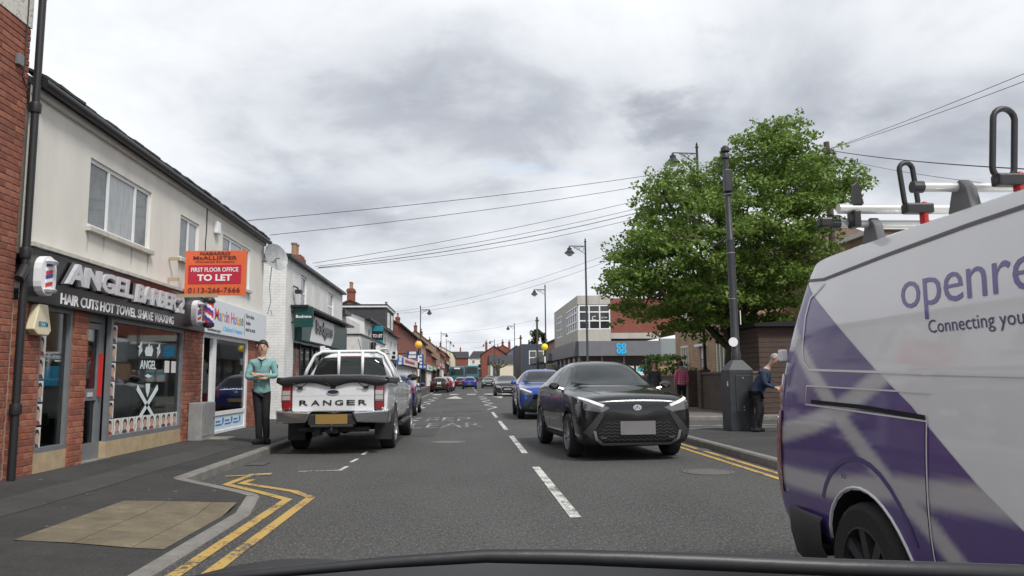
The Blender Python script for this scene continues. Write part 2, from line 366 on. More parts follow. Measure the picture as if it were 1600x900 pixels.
# ------------------------------------------------------------------ right pavement, side road mouth
KR = [(4.2, -4), (4.2, 15.4), (4.35, 16.2), (4.8, 16.8), (5.5, 17.1), (16, 17.2)]
KR2 = [(16, 22.0), (5.6, 22.0), (4.9, 22.2), (4.45, 22.8), (4.3, 23.6), (4.3, 46), (3.75, 49), (3.75, 66), (4.3, 69), (4.4, 260)]
RP = obj('pavement_right', MB().add([(4.32, -4, .12), (16, -4, .12), (16, 17.08, .12), (5.5, 16.98, .12), (4.85, 16.7, .12), (4.46, 16.15, .12), (4.32, 15.4, .12)], [(0, 1, 2, 3, 4, 5, 6)]), PAVE); RP['kind'] = 'structure'
kerb_run(KR, lambda P: .12, RP, 60, -1)
mb = MB(); mb.add([(16, 22.12, .12), (5.6, 22.12, .12), (4.97, 22.3, .12), (4.56, 22.87, .12), (4.42, 23.6, .12), (4.42, 46, .12), (3.87, 49, .12), (3.87, 66, .12), (4.42, 69, .12), (4.5, 100, .12), (16, 100, .12)], [tuple(range(11))])
mb.grid([[(4.52, y, hill(y) + .12), (16, y, hill(y) + .12)] for y in range(100, 261, 10)])
RP2 = obj('pavement_right_beyond_side_road', mb, mat('pavement_grey', (.15, .138, .12), .9, var=.16, scale=1.2, bump=.3, bscale=120)); RP2['kind'] = 'structure'
kerb_run(KR2, lambda P: .12 + hill(P.y), RP2, 46, -1)
# ------------------------------------------------------------------ painted markings (4 mm above the road)
def band(pts, wd, z=.006):
    pts = [Vector((*p, 0)) for p in pts]; n = len(pts); L_, R_ = [], []
    for i, p in enumerate(pts):
        ds = []
        if i: ds.append((p - pts[i - 1]).normalized())
        if i < n - 1: ds.append((pts[i + 1] - p).normalized())
        nn = sum((Vector((-d.y, d.x, 0)) for d in ds), Vector()).normalized()
        k = 1 / max(.4, nn.dot(Vector((-ds[0].y, ds[0].x, 0))))
        L_.append(p + nn * wd / 2 * k + Vector((0, 0, z + hill(p.y)))); R_.append(p - nn * wd / 2 * k + Vector((0, 0, z + hill(p.y))))
    return MB().grid([L_, R_])
RM = thing('road_markings', 'white and yellow lines painted on the grey road surface', 'markings', (0, 0, 0)); del RM['category']; del RM['label']; RM['kind'] = 'structure'
y = 7.05
while y < 30: obj('centre_dash', band([(.985, y), (.985, y + 4)], .105), WPAINT, RM); y += 6
obj('yellow_line', band([(-1.89, 3.5), (-1.88, 8.42), (-2.33, 9.02), (-2.9, 9.72), (-2.86, 10.55)], .1), YPAINT, RM)
obj('yellow_line', band([(-1.68, 3.5), (-1.66, 8.55), (-1.95, 9.03), (-2.74, 9.8), (-2.71, 10.15)], .1), YPAINT, RM)
obj('yellow_end_bar', band([(-3.15, 10.5), (-2.6, 10.62)], .09, .0095), YPAINT, RM)
for x in (3.82, 4.02): obj('yellow_line', band([(x, -3), (x, 15.3), (x + .2, 16.3), (x + 1.1, 17.25)], .085), YPAINT, RM)
for pts in ([(-2.3, 10.95), (-1.75, 11.02), (-1.72, 11.5)], [(-1.75, 12.05), (-1.72, 12.55)], [(-1.73, 13.2), (-1.72, 13.9)], [(-2.9, 10.68), (-2.62, 10.78)]): obj('bay_line', band(pts, .06), WPAINT, RM)
for s, x0, wd, y0, h in (('KEEP', -1.85, 2.0, 23.2, 2.3), ('CLEAR', -2.15, 2.6, 20.15, 2.2)):
    vv, f = lettering(s, wd, h, (x0, y0)); m = MB(); m.add([(x, yy, .006) for x, yy in vv], f); obj('road_lettering', m, WWORN, RM, recalc=False)
def zig(x, y0, y1, n, a): return [(x + (a if i % 2 else -a), y0 + (y1 - y0) * i / n) for i in range(n + 1)]
obj('zigzag_line', band(zig(1.12, 31.5, 56, 9, .24), .11), WPAINT, RM)
obj('zigzag_line', band(zig(-2.05, 31.5, 56, 9, .24), .11), WPAINT, RM)
obj('zigzag_line', band(zig(3.5, 31.5, 56, 9, .2), .11), WPAINT, RM)
obj('hump_triangle', MB().add([(-1.3, 49.5, .006), (-.2, 49.5, .006), (-.75, 57, .006)], [(0, 1, 2)]), WPAINT, RM)
obj('hump_triangle', MB().add([(1.7, 57, .006), (2.8, 57, .006), (2.25, 49.5, .006)], [(0, 1, 2)]), WPAINT, RM)
for i in range(5): obj('crossing_stripe', MB().add([(-2.7 + i * 1.4, 61.5, .006), (-2.0 + i * 1.4, 61.5, .006), (-2.0 + i * 1.4, 64.7, .006), (-2.7 + i * 1.4, 64.7, .006)], [(0, 1, 2, 3)]), WPAINT, RM)
y = 72
while y < 240: obj('centre_dash', band([(.985, y), (.985, y + 4)], .105), WPAINT, RM); y += 9
obj('side_road_line', band([(4.6, 19.6), (9, 19.6)], .1, .012), WPAINT, RM)

PATCH = mat('patched_asphalt', (.048, .047, .047), .9, var=.2, scale=2, bump=.6, bscale=80, speck=(90, .5, (.11, .108, .105)))
for x0, x1, y0, y1 in ((-1.4, -.7, 17.2, 21.5), (-.9, .6, 29.5, 30.6)):
    obj('road_patch', MB().add([(x0, y0, .004), (x1, y0 + .05, .004), (x1 + .03, y1, .004), (x0 - .02, y1 - .04, .004)], [(0, 1, 2, 3)]), PATCH, RM)
for lbl, x, y in (('round iron manhole cover in the lane ahead of the camera', -.35, 15.6), ('round iron manhole cover in the oncoming lane beside the yellow lines', 3.2, 10.2), ('round iron manhole cover in front of the crossing', -.2, 44)):
    t = thing('manhole_cover', lbl, 'manhole cover', (x, y, 0)); obj('frame', MB().lathe([(.34, .002), (.34, .007), (.29, .007), (.29, .003)], (x, y, 0), 24, cap=False), DARKIRON, t)
    m = MB(); m.lathe([(.28, .002), (.28, .006), (.0, .006)], (x, y, 0), 24, cap=False); obj('lid', m, DARKIRON, t)
for lbl, x, y in (('iron drain grate against the left kerb beyond the corner', -3.12, 12.0), ('iron drain grate on the right beside the double yellow lines', 4.1 - .06, 13.2)):
    t = thing('drain_grate', lbl, 'drain', (x, y, 0)); obj('frame', MB().box(x - .15, x + .13, y - .2, y + .2, -.02, .006), mat('drain_dark', (.01, .01, .01), .9), t)
    for k in range(6): obj('bar', MB().box(x - .14, x + .12, y - .18 + k * .064, y - .145 + k * .064, .007, .012), DARKIRON, t)
GUM = mat('chewing_gum', (.1, .098, .095), .8); rg = random.Random(8); m = MB()
for _ in range(45):
    x, y = rg.uniform(-5, -2.6), rg.uniform(5.2, 20)
    if x > interp(KL, y) - .2: continue
    r = rg.uniform(.012, .03); m.lathe([(r, pz(x, y) + .001), (r * .7, pz(x, y) + .006)], (x, y, 0), 7)
obj('gum_spots', m, GUM, LP, kind='stuff')

TR = mat('trench_asphalt', (.046, .046, .045), .9, var=.25, scale=1.5, bump=.5, bscale=80, speck=(60, .5, (.1, .098, .095)))
m = MB(); ys_ = [5.5 + .5 * k for k in range(17)]; m.grid([[(-4.35 + .02 * sin(y * 2.1), y, pz(-4.35, y) + .0035), (-3.85 + .015 * sin(y * 1.7), y, pz(-3.85, y) + .0035)] for y in ys_]); obj('trench_repair', m, TR, LP)
# ------------------------------------------------------------------ building materials
REDBR = [mat('red_brick_a', (.25, .085, .055), .85, var=.25, scale=9, bump=.3, bscale=60), mat('red_brick_b', (.20, .068, .046), .85, var=.25, scale=9, bump=.3, bscale=60), mat('red_brick_c', (.30, .115, .072), .85, var=.25, scale=9, bump=.3, bscale=60)]
ORBR = [mat('shop_brick_a', (.27, .088, .052), .85, var=.25, scale=9, bump=.3, bscale=60), mat('shop_brick_b', (.21, .068, .045), .85, var=.2, scale=9, bump=.3, bscale=60), mat('shop_brick_c', (.32, .12, .072), .85, var=.25, scale=9, bump=.3, bscale=60)]
MORTAR = mat('mortar', (.42, .34, .27), .95, var=.2, scale=20)
RENDER = mat('cream_render', (.70, .68, .625), .9, var=.06, scale=2.2, bump=.25, bscale=200, stretch=(1, 1, .25), speck=(3.0, .12, (.42, .40, .36)))
BLACKPL = mat('black_plastic', (.018, .018, .02), .45, bump=.05, bscale=40)
BLACKSIGN = mat('black_sign', (.012, .012, .014), .3, var=.2, scale=3)
WHITEPL = mat('white_upvc', (.78, .79, .8), .35, var=.05, scale=4)
GREYFR = mat('grey_aluminium', (.17, .18, .19), .4, var=.1, scale=8)
GLASS = glassmat('shop_glass', (.62, .66, .66))
WGLASS = mat('window_glass', (.13, .145, .15), .05, spec=.6, var=.45, scale=1.6)
DARKIN = mat('shop_interior', (.09, .085, .08), .8, var=.2, scale=2)
SLATE = mat('dark_roof_tile', (.035, .036, .04), .8, var=.35, scale=14, bump=.4, bscale=40)
STONEW = mat('weathered_white_stone', (.62, .6, .55), .9, col2=(.16, .15, .13), fac2=(.52, .66), scale=24)
CARD = mat('poster_card', (.66, .64, .62), .5, var=.1, scale=6)
HAIR = mat('dark_hair', (.02, .016, .014), .6, var=.3, scale=20)
SKIN = mat('skin', (.50, .30, .22), .55, var=.1, scale=12)
LETW = mat('white_lettering', (.82, .82, .84), .4)
SILV = mat('brushed_silver', (.62, .63, .66), .35, metal=.25, var=.12, scale=6)
def brick_mesh(lx, dp=.05, h=.065):
    return None
_bm = {}
def brick_data(along, ln, m):
    k = (along, round(ln, 3), m.name)
    if k not in _bm:
        mb = MB(); d = .03; h = .0325; e = .004
        q = [(-ln / 2, -h), (ln / 2, -h), (ln / 2, h), (-ln / 2, h)]; q2 = [(-ln / 2 + e, -h + e), (ln / 2 - e, -h + e), (ln / 2 - e, h - e), (-ln / 2 + e, h - e)]
        f = (lambda u, v, dd: (dd, u, v)) if along == 'y' else (lambda u, v, dd: (u, -dd, v))
        mb.add([f(*p, -d) for p in q] + [f(*p, .006) for p in q] + [f(*p, .010) for p in q2], [(8, 9, 10, 11)] + [(i, (i + 1) % 4, 4 + (i + 1) % 4, 4 + i) for i in range(4)] + [(4 + i, 4 + (i + 1) % 4, 8 + (i + 1) % 4, 8 + i) for i in range(4)])
        me = bpy.data.meshes.new('brick'); me.from_pydata(mb.v, [], mb.f)
        bm = bmesh.new(); bm.from_mesh(me); bmesh.ops.recalc_face_normals(bm, faces=bm.faces); bm.to_mesh(me); bm.free()
        me.materials.append(m); _bm[k] = me
    return _bm[k]
def brick_panel(parent, fr, u0, u1, v0, v1, mats, rnd):
    """separate bricks in stretcher bond, proud of a mortar bed"""
    m = MB(); fr.box(m, u0 + .004, u1 - .004, v0, v1, -.12, 0); obj('mortar_bed', m, MORTAR, parent)
    n = int((v1 - v0) / .075); along = 'y' if abs(fr.u.y) > .5 else 'x'
    for r in range(n):
        z = v0 + .0375 + r * .075; u = u0 - (.1125 if r % 2 else 0)
        while u < u1 - .02:
            a, b = max(u, u0), min(u + .215, u1)
            if b - a > .04:
                inst('brick', brick_data(along, round((b - a) / .02) * .02, mats[rnd.choice((0, 0, 1, 1, 2))]), fr.p((a + b) / 2, z, rnd.uniform(-.001, .002)), parent)
            u += .225
def window(parent, fr, u0, u1, v0, v1, cols=(1,), rows=(1,), fw=.05, fm=None, gm=None, d=-.06, sill=None, name='window', proud=.03):
    """a framed window: frame mesh with one pane object for each light"""
    fm = fm or WHITEPL; gm = gm or WGLASS; m = MB()
    tc, tr = sum(cols), sum(rows)
    us = [u0]; vs = [v0]
    for c in cols: us.append(us[-1] + (u1 - u0) * c / tc)
    for r in rows: vs.append(vs[-1] + (v1 - v0) * r / tr)
    fr.box(m, u0, u1, v0, v0 + fw, d, d + proud); fr.box(m, u0, u1, v1 - fw, v1, d, d + proud)
    for i, u in enumerate(us):
        a = u if i == 0 else u - fw if i == len(us) - 1 else u - fw / 2
        fr.box(m, a, a + fw, v0 + fw, v1 - fw, d, d + proud)
    for v in vs[1:-1]:
        for a, b in zip(us, us[1:]): fr.box(m, a + fw * .6, b - fw * .6, v - fw / 2, v + fw / 2, d, d + proud - .004)
    wn = obj(name, m, fm, parent)
    for a, b in zip(us, us[1:]):
        for c, e in zip(vs, vs[1:]):
            q = MB(); fr.box(q, a + fw * .4, b - fw * .4, c + fw * .4, e - fw * .4, d + .004, d + .012); obj('pane', q, gm, wn)
    if sill:
        q = MB(); fr.box(q, u0 - .05, u1 + .05, v0 - .06, v0 - .001, -.02, .07); obj('sill', q, sill, wn)
    return wn
F = LF()
P0 = lambda u, v, q: F.p(u, v, q)
# ------------------------------------------------------------------ red brick building at the left edge
rb = thing('brick_building', 'tall red brick building cut off by the left edge', 'building', (-5.05, 8, .12))
m = MB(); m.box(-9, -5.13, 2, 8.82, 0, 7.2); obj('wall', m, REDBR[1], rb)
rnd = random.Random(3)
brick_panel(rb, F, 8.0, 8.84, .15, 5.33, REDBR, rnd)
brick_panel(rb, F, 8.0, 8.84, 5.72, 6.62, REDBR, rnd)
m = MB(); F.box(m, 8.0, 8.42, 5.335, 5.715, -.1, .02); obj('stone_band', m, STONEW, rb)
m = MB(); F.box(m, 8.43, 8.84, 5.335, 5.715, -.1, .022); obj('stone_band', m, STONEW, rb)
dp = thing('drainpipe', 'black cast iron drainpipe running down the red brick corner', 'pipe', (-4.97, 8.9, .19))
obj('pipe', MB().tube([(-4.97, 8.9, .19), (-4.97, 8.9, 6.9)], .042, 10), BLACKPL, dp, smooth=40)
for z in (.9, 2.65, 4.35, 5.75): obj('collar', MB().lathe([(.058, 0), (.062, .02), (.062, .1), (.058, .12)], (-4.97, 8.9, z), 12), BLACKPL, dp, smooth=40)
obj('shoe', MB().tube([(-4.97, 8.9, 2.55), (-4.96, 8.82, 2.45), (-4.96, 8.78, 2.4)], .05, 10), BLACKPL, dp)
m = MB(); F.box(m, 8.56, 8.66, 4.80, 4.93, .01, .06); setp(obj('vent_box', m, GREYFR, bev=.008), 'small grey box fixed high on the red brick wall', 'box')
setp(obj('wall_cable', MB().tube([F.p(8.72, 5.8, .03), F.p(8.73, 5.2, .025), F.p(8.72, 4.7, .025), F.p(8.78, 4.6, .03), F.p(8.86, 4.65, .03)], .008, 6), BLACKPL), 'thin black cable looping down the brick wall', 'cable')
# ------------------------------------------------------------------ rendered building with two shops
bb = thing('rendered_building', 'cream rendered two storey building with two shopfronts', 'building', (-5.05, 14, .12))
W1, W2, W3 = (10.42, 12.44, 3.32, 4.27), (13.72, 14.68, 3.42, 4.2), (16.1, 18.15, 3.33, 4.3)
m = MB(); F.wall(m, 8.92, 19.36, 2.78, 4.70, [W1, W2, W3], .09)
m.add([(-5.05, 19.36, .1), (-9, 19.36, .1), (-9, 19.36, 4.7), (-5.05, 19.36, 4.7)], [(0, 1, 2, 3)])
m.box(-9, -5.2, 8.95, 19.3, 2.75, 4.68)
obj('wall', m, RENDER, bb)
SILLM = mat('painted_sill', (.5, .48, .43), .8, var=.2, scale=9)
window(bb, F, *W1, cols=(.3, .44, .26), fw=.055, sill=SILLM)
window(bb, F, *W2, cols=(.5, .5), fw=.05, sill=SILLM)
window(bb, F, *W3, cols=(.3, .42, .28), fw=.055, sill=SILLM)
WGL2 = mat('net_curtain_glass', (.30, .32, .33), .08, spec=.6, var=.25, scale=5, stretch=(1, 6, .5))
for wn_ in [o_ for o_ in bb.children if o_.name.startswith('window')]:
    for i, pn in enumerate([q for q in wn_.children if q.name.startswith('pane')]):
        if i % 2: pn.data.materials[0] = WGL2
STAIN = mat('sill_stain', (.47, .45, .41), .95, var=.25, scale=9, stretch=(1, 1, .2))
rs = random.Random(6)
for u, z0 in ((10.44, 3.26), (12.40, 3.26), (13.72, 3.36), (14.66, 3.36), (16.12, 3.27), (18.1, 3.27), (10.9, 3.26), (11.8, 3.26)):
    hh = rs.uniform(.12, .35); m = MB(); m.prism([(u - .03, z0), (u + .035, z0), (u + .02, z0 - hh * .6), (u + .004, z0 - hh), (u - .015, z0 - hh * .7)], P0, .001, .002); obj('weather_streak', m, STAIN, bb)
m = MB(); F.box(m, 8.93, 19.37, 4.6, 4.685, .002, .05); obj('soffit_board', m, mat('soffit', (.42, .40, .37), .7, var=.1, scale=3), bb)
obj('gutter', MB().tube([(-4.93, 8.95, 4.74), (-4.93, 19.45, 4.70)], .06, 10), BLACKPL, bb, smooth=40)
m = MB(); m.hexa([(-5.0, 8.95, 4.70), (-5.0, 19.42, 4.68), (-9.6, 19.42, 6.72), (-9.6, 8.95, 6.74), (-5.0, 8.95, 4.78), (-5.0, 19.42, 4.76), (-9.6, 19.42, 6.8), (-9.6, 8.95, 6.82)])
rf = obj('roof', m, SLATE, bb)
tile = MB(); tile.hexa([(.08, -.15, -.02), (.08, .15, -.02), (-.3, .15, .14), (-.3, -.15, .14), (.08, -.15, .015), (.08, .15, .015), (-.3, .15, .175), (-.3, -.15, .175)])
tm = bpy.data.meshes.new('roof_tile'); tm.from_pydata(tile.v, [], tile.f); tm.materials.append(SLATE)
rnd = random.Random(5)
for i in range(34): inst('roof_tile', tm, (-4.98 + rnd.uniform(-.012, .012), 9.12 + i * .306, 4.81 + rnd.uniform(-.008, .012) - i * .0006), rf, (rnd.uniform(-.03, .03), rnd.uniform(-.03, .03), 0))
# lower storey: pillars of separate bricks
rnd = random.Random(9)
for (u0, u1) in ((8.93, 9.44), (10.22, 10.6), (14.15, 15.1), (18.25, 18.8)): brick_panel(bb, F, u0, u1, .15, 2.18, ORBR, rnd)
m = MB(); F.box(m, 18.8, 19.35, .1, 2.78, -.3, -.004); obj('end_wall', m, REDBR[1], bb)
for (u0, u1) in ((9.44, 10.22), (11.3, 14.15)):
    m = MB(); F.box(m, u0, u1, .15, .42, -.14, -.01); obj('stall_riser', m, mat('buff_tile', (.42, .32, .2), .7, var=.15, scale=6), bb)
# shop interiors: a real room behind the glass
m = MB(); a, b = 8.95, 14.9
m.add([(-9, a, .16), (-5.12, a, .16), (-5.12, b, .16), (-9, b, .16), (-9, a, 2.6), (-5.12, a, 2.6), (-5.12, b, 2.6), (-9, b, 2.6)], [(0, 1, 2, 3), (4, 5, 6, 7), (0, 3, 7, 4), (0, 1, 5, 4), (3, 2, 6, 7)])
a, b = 14.95, 19.2
m.add([(-9, a, .16), (-5.12, a, .16), (-5.12, b, .16), (-9, b, .16), (-9, a, 2.6), (-5.12, a, 2.6), (-5.12, b, 2.6), (-9, b, 2.6)], [(0, 1, 2, 3), (4, 5, 6, 7), (0, 3, 7, 4), (0, 1, 5, 4), (3, 2, 6, 7)])
obj('shop_room', m, DARKIN, bb, recalc=False)
TUBE = mat('strip_light', (1, 1, 1), .5, emit=((1, .98, .94), 2.2))
for (x, u0, u1) in ((-6.5, 9.6, 11.2), (-6.5, 12.4, 13.8), (-7.2, 16.0, 17.6)):
    obj('ceiling_light', MB().box(x - .08, x + .08, u0, u1, 2.45, 2.5), TUBE, bb)
# barber's windows, door
wA = window(bb, F, 9.44, 10.22, .42, 2.18, fw=.06, fm=GREYFR, gm=GLASS, d=-.07, proud=.06, name='shop_window')
wB = window(bb, F, 11.3, 14.15, .42, 2.18, fw=.07, fm=GREYFR, gm=GLASS, d=-.07, proud=.06, name='shop_window')
dw = thing('x', '', '', (0, 0, 0)); bpy.data.objects.remove(dw)
m = MB()
for q in ((10.6, 10.68, .16, 2.18), (11.22, 11.3, .16, 2.18), (10.68, 11.22, 2.08, 2.18), (10.68, 10.76, .2, 2.06), (11.14, 11.22, .2, 2.06), (10.76, 11.14, .2, .42), (10.76, 11.14, 1.98, 2.06), (10.76, 11.14, 1.0, 1.16)): F.box(m, *q, -.16, -.1)
dr = obj('door', m, GREYFR, bb)
for q in ((10.76, 11.14, .42, 1.0), (10.76, 11.14, 1.16, 1.98)):
    m = MB(); F.box(m, *q, -.138, -.128); obj('pane', m, GLASS, dr)
m = MB(); F.box(m, 11.16, 11.19, 1.05, 1.65, -.098, -.05); obj('handle', m, mat('red_handle', (.55, .03, .03), .4), dr)
m = MB(); F.box(m, 10.88, 11.02, 1.05, 1.11, -.098, -.09); obj('letterbox', m, SILV, dr)
m = MB(); F.box(m, 10.55, 11.35, .13, .2, -.15, .04); obj('doorstep', m, KERB, bb)
def poster(win, u0, u1, v0, v1, seed):
    r = random.Random(seed); w_, h_ = u1 - u0, v1 - v0; d = -.052
    m = MB(); F.box(m, u0, u1, v0, v1, d, d + .003); c = obj('poster', m, CARD, win)
    m = MB(); cx = u0 + w_ * r.uniform(.42, .58)
    def ell(cx, cy, rx, ry, dd, mi): m.prism([(cx + rx * cos(t * pi / 6), cy + ry * sin(t * pi / 6)) for t in range(12)], lambda u, v, q: F.p(u, v, q), d + .003, d + dd, mi)
    m.prism([(u0 + .02, v0 + .004), (u1 - .02, v0 + .004), (u1 - .05, v0 + h_ * .2), (cx, v0 + h_ * .27), (u0 + .05, v0 + h_ * .2)], lambda u, v, q: F.p(u, v, q), d + .003, d + .005, 2)
    ell(cx, v0 + h_ * .62, w_ * .29, h_ * .3, .006, 1); ell(cx + w_ * r.uniform(-.05, .05), v0 + h_ * .47, w_ * .24, h_ * .27, .009, 0)
    obj('portrait_print', m, [SKIN, HAIR, mat('print_cloth%d' % (seed % 3), [(.06, .06, .07), (.3, .05, .06), (.25, .25, .26)][seed % 3], .6)], c)
for i in range(6): poster(wA, 9.5, 9.68, .47 + i * .275, .72 + i * .275, i)
for i in range(5): poster(wB, 11.37, 11.58, .73 + i * .272, .98 + i * .272, 20 + i)
for i in range(11): poster(wB, 11.37 + i * .247, 11.6 + i * .247, .49, .72, 40 + i)
NEON = mat('red_neon', (.6, .05, .03), .5, emit=((1, .08, .04), 1.6))
sign_text('neon_lettering', 'OPEN', F, 9.72, 1.93, -.2, NEON, wA, wid=.3, hei=.09, bold=.01)
DEC = mat('frosted_decal', (.62, .7, .7), .6)
sign_text('decal_lettering', 'ANGEL', F, 12.43, 1.45, -.051, DEC, wB, wid=.62, hei=.14, bold=.01)
m = MB(); P = lambda u, v, q: F.p(u, v, q)
def blob(pts, d0=-.051, d1=-.047): obj('window_decal', MB().prism(pts, P, d0, d1), DEC, wB)
blob([(12.62, 1.66), (12.86, 1.66), (12.9, 1.76), (12.84, 1.84), (12.78, 1.8), (12.74, 1.87), (12.7, 1.81), (12.62, 1.8), (12.58, 1.72)])       # hair
blob([(12.68, 1.22), (12.84, 1.22), (12.83, 1.1), (12.76, 1.0), (12.69, 1.1)]); blob([(12.62, 1.34), (12.74, 1.37), (12.9, 1.34), (12.76, 1.31)])   # beard, moustache
for sgn in (1, -1):
    c = 12.76
    blob([(c - .42 * sgn, .62), (c - .37 * sgn, .58), (c + .1 * sgn, .9), (c + .42 * sgn, 1.12), (c + .38 * sgn, 1.2), (c + .04 * sgn, .95)])
    cx = c + .36 * sgn
    for a in range(3): blob([(cx + .03 * cos(a * 2.1), 1.7 + a * .06), (cx + .1 * cos(a * 2.1 + .6), 1.73 + a * .07), (cx + .07, 1.8 + a * .04), (cx - .04, 1.64 + a * .04)], -.051, -.048 + a * .001)
for u in (13.42, 13.72): m = MB(); F.box(m, u, u + .2, 1.4, 1.6, -.052, -.048); obj('window_notice', m, CARD, wB)
m = MB(); m.box(-6.6, -6.3, 11.9, 12.4, 1.2, 1.5); obj('screen', m, mat('blue_screen', (.02, .25, .4), .4, emit=((.05, .4, .7), .5)), bb)
for u, lbl in ((9.9, 'dark barber chair behind the narrow left shop window'), (11.9, 'dark barber chair behind the left of the wide barber window'), (13.2, 'dark barber chair behind the right of the wide barber window')):
    t = thing('barber_chair', lbl, 'chair', (-6.6, u, .16), 'barber chairs')
    obj('base', MB().lathe([(.22, .16), (.05, .2), (.05, .5)], (-6.6, u, 0), 12), SILV, t); obj('seat', MB().lathe([(.26, .5), (.28, .58), (.26, .68)], (-6.6, u, 0), 12), BLACKPL, t)
    m = MB(); m.box(-6.88, -6.8, u - .24, u + .24, .6, 1.25); obj('backrest', m, BLACKPL, t, bev=.03)
# charity shop
HPANEL = mat('pale_blue_panel', (.62, .72, .80), .5)
m = MB()
for q in ((15.12, 15.22, .16, 2.18), (15.78, 15.98, .16, 2.18), (15.98, 18.12, .16, .24), (15.98, 18.12, .55, .63), (15.98, 18.12, 2.1, 2.18), (18.12, 18.25, .16, 2.18), (15.22, 15.78, 2.1, 2.18)): F.box(m, *q, -.08, -.01)
hs = obj('shopfront_frame', m, WHITEPL, bb)
m = MB(); F.box(m, 15.98, 18.12, .63, 2.1, -.05, -.04); obj('pane', m, GLASS, hs)
m = MB(); F.box(m, 15.98, 18.12, .24, .55, -.05, -.03); obj('lower_panel', m, HPANEL, hs)
for i, u in enumerate((16.15, 16.75, 17.35)):
    m = MB(); F.box(m, u, u + .4, .34, .37, -.03, -.026); F.box(m, u, u + .3, .41, .44, -.03, -.026); m.prism([(u + .44, .36), (u + .5, .36), (u + .53, .47), (u + .47, .5), (u + .42, .47)], P, -.03, -.026); obj('panel_print', m, mat('blue_print', (.03, .2, .5), .5), hs)
m = MB()
for q in ((15.24, 15.3, .18, 2.08), (15.7, 15.76, .18, 2.08), (15.3, 15.7, .18, .4), (15.3, 15.7, 2.0, 2.08)): F.box(m, *q, -.3, -.26)
dr = obj('door', m, SILV, bb); m = MB(); F.box(m, 15.3, 15.7, .4, 2.0, -.285, -.277); obj('pane', m, GLASS, dr)
for i, (u, z, cc) in enumerate(((16.3, .2, 0), (16.8, .2, 1), (17.3, .2, 0), (17.75, .2, 1))):
    m = MB(); m.box(-6.0, -5.6, u, u + .3, .16, .9 + .12 * cc); obj('display_plinth', m, [mat('display_cloth', (.35, .33, .3), .8), mat('display_blue', (.12, .2, .35), .8)][cc], bb)
mq = thing('mannequin', 'small shop dummy in red and white behind the charity shop glass', 'mannequin', (-5.5, 16.6, .63))
obj('torso', MB().lathe([(.0, .4), (.1, .42), (.12, .55), (.15, .75), (.16, .86), (.06, .9), (.04, .96), (.075, 1.02), (.075, 1.12), (.0, 1.17)], (-5.5, 16.6, .5), 14, cap=False), mat('dummy_white', (.6, .58, .56), .6), mq, smooth=1)
obj('skirt', MB().lathe([(.2, .1), (.16, .4), (.13, .5)], (-5.5, 16.6, .5), 14), mat('dummy_red', (.35, .06, .07), .7), mq, smooth=40)
obj('stand', MB().lathe([(.12, .05), (.02, .08), (.02, .3)], (-5.5, 16.6, .5), 10), BLACKPL, mq)
for i, (u, z) in enumerate(((16.15, 1.85), (16.55, 1.62))):
    setp(obj('balloon', MB().lathe([(.0, -.11), (.05, -.09), (.1, -.01), (.09, .06), (.04, .1), (.0, .105)], (-5.55, u, z), 12, cap=False), mat('yellow_balloon', (.6, .5, .03), .35), smooth=1), ['bright yellow ball hanging top left in the charity shop window', 'yellow ball hanging lower in the charity shop window'][i], 'ball')
# ------------------------------------------------------------------ signs on the rendered building
FS = LF(-4.95)
sg = thing('fascia_sign', 'long black barber shop sign with silver lettering', 'sign', (-5, 11.8, 2.17))
m = MB(); F.box(m, 8.95, 14.9, 2.17, 2.80, .0, .1); obj('board', m, BLACKSIGN, sg, bev=.01)
m = MB(); F.box(m, 8.95, 14.92, 2.805, 2.85, .0, .14); obj('top_trim', m, SILLM, sg)
wp = lambda u, v: (u + (v - 2.57) * .18, v + .05 * (u - 11.6) / 2 * 0 + (.03 if 9.7 < u < 10 else 0) * (v - 2.5))
SHAD = mat('letter_side_dark', (.10, .10, .11), .5)
sign_text('lettering', 'ANGEL', FS, 9.62, 2.44, .02, SHAD, sg, wid=1.9, hei=.30, bold=.055, warp=wp, ext=.02)
sign_text('lettering', 'ANGEL', FS, 9.66, 2.45, .041, SILV, sg, wid=1.86, hei=.27, bold=.035, warp=wp, ext=.05)
sign_text('lettering', 'BARBER', FS, 11.62, 2.42, .02, SHAD, sg, wid=1.62, hei=.29, bold=.055, warp=wp, ext=.02)
sign_text('lettering', 'BARBER', FS, 11.66, 2.43, .041, SILV, sg, wid=1.58, hei=.27, bold=.035, warp=wp, ext=.05)
sign_text('lettering', '2', FS, 13.28, 2.41, .041, SILV, sg, wid=.3, hei=.29, bold=.045, warp=wp, ext=.05)
sign_text('lettering', 'HAIR CUTS HOT TOWEL SHAVE WAXING', FS, 9.66, 2.205, 0, LETW, sg, wid=3.65, hei=.135, bold=.022, ext=.008)
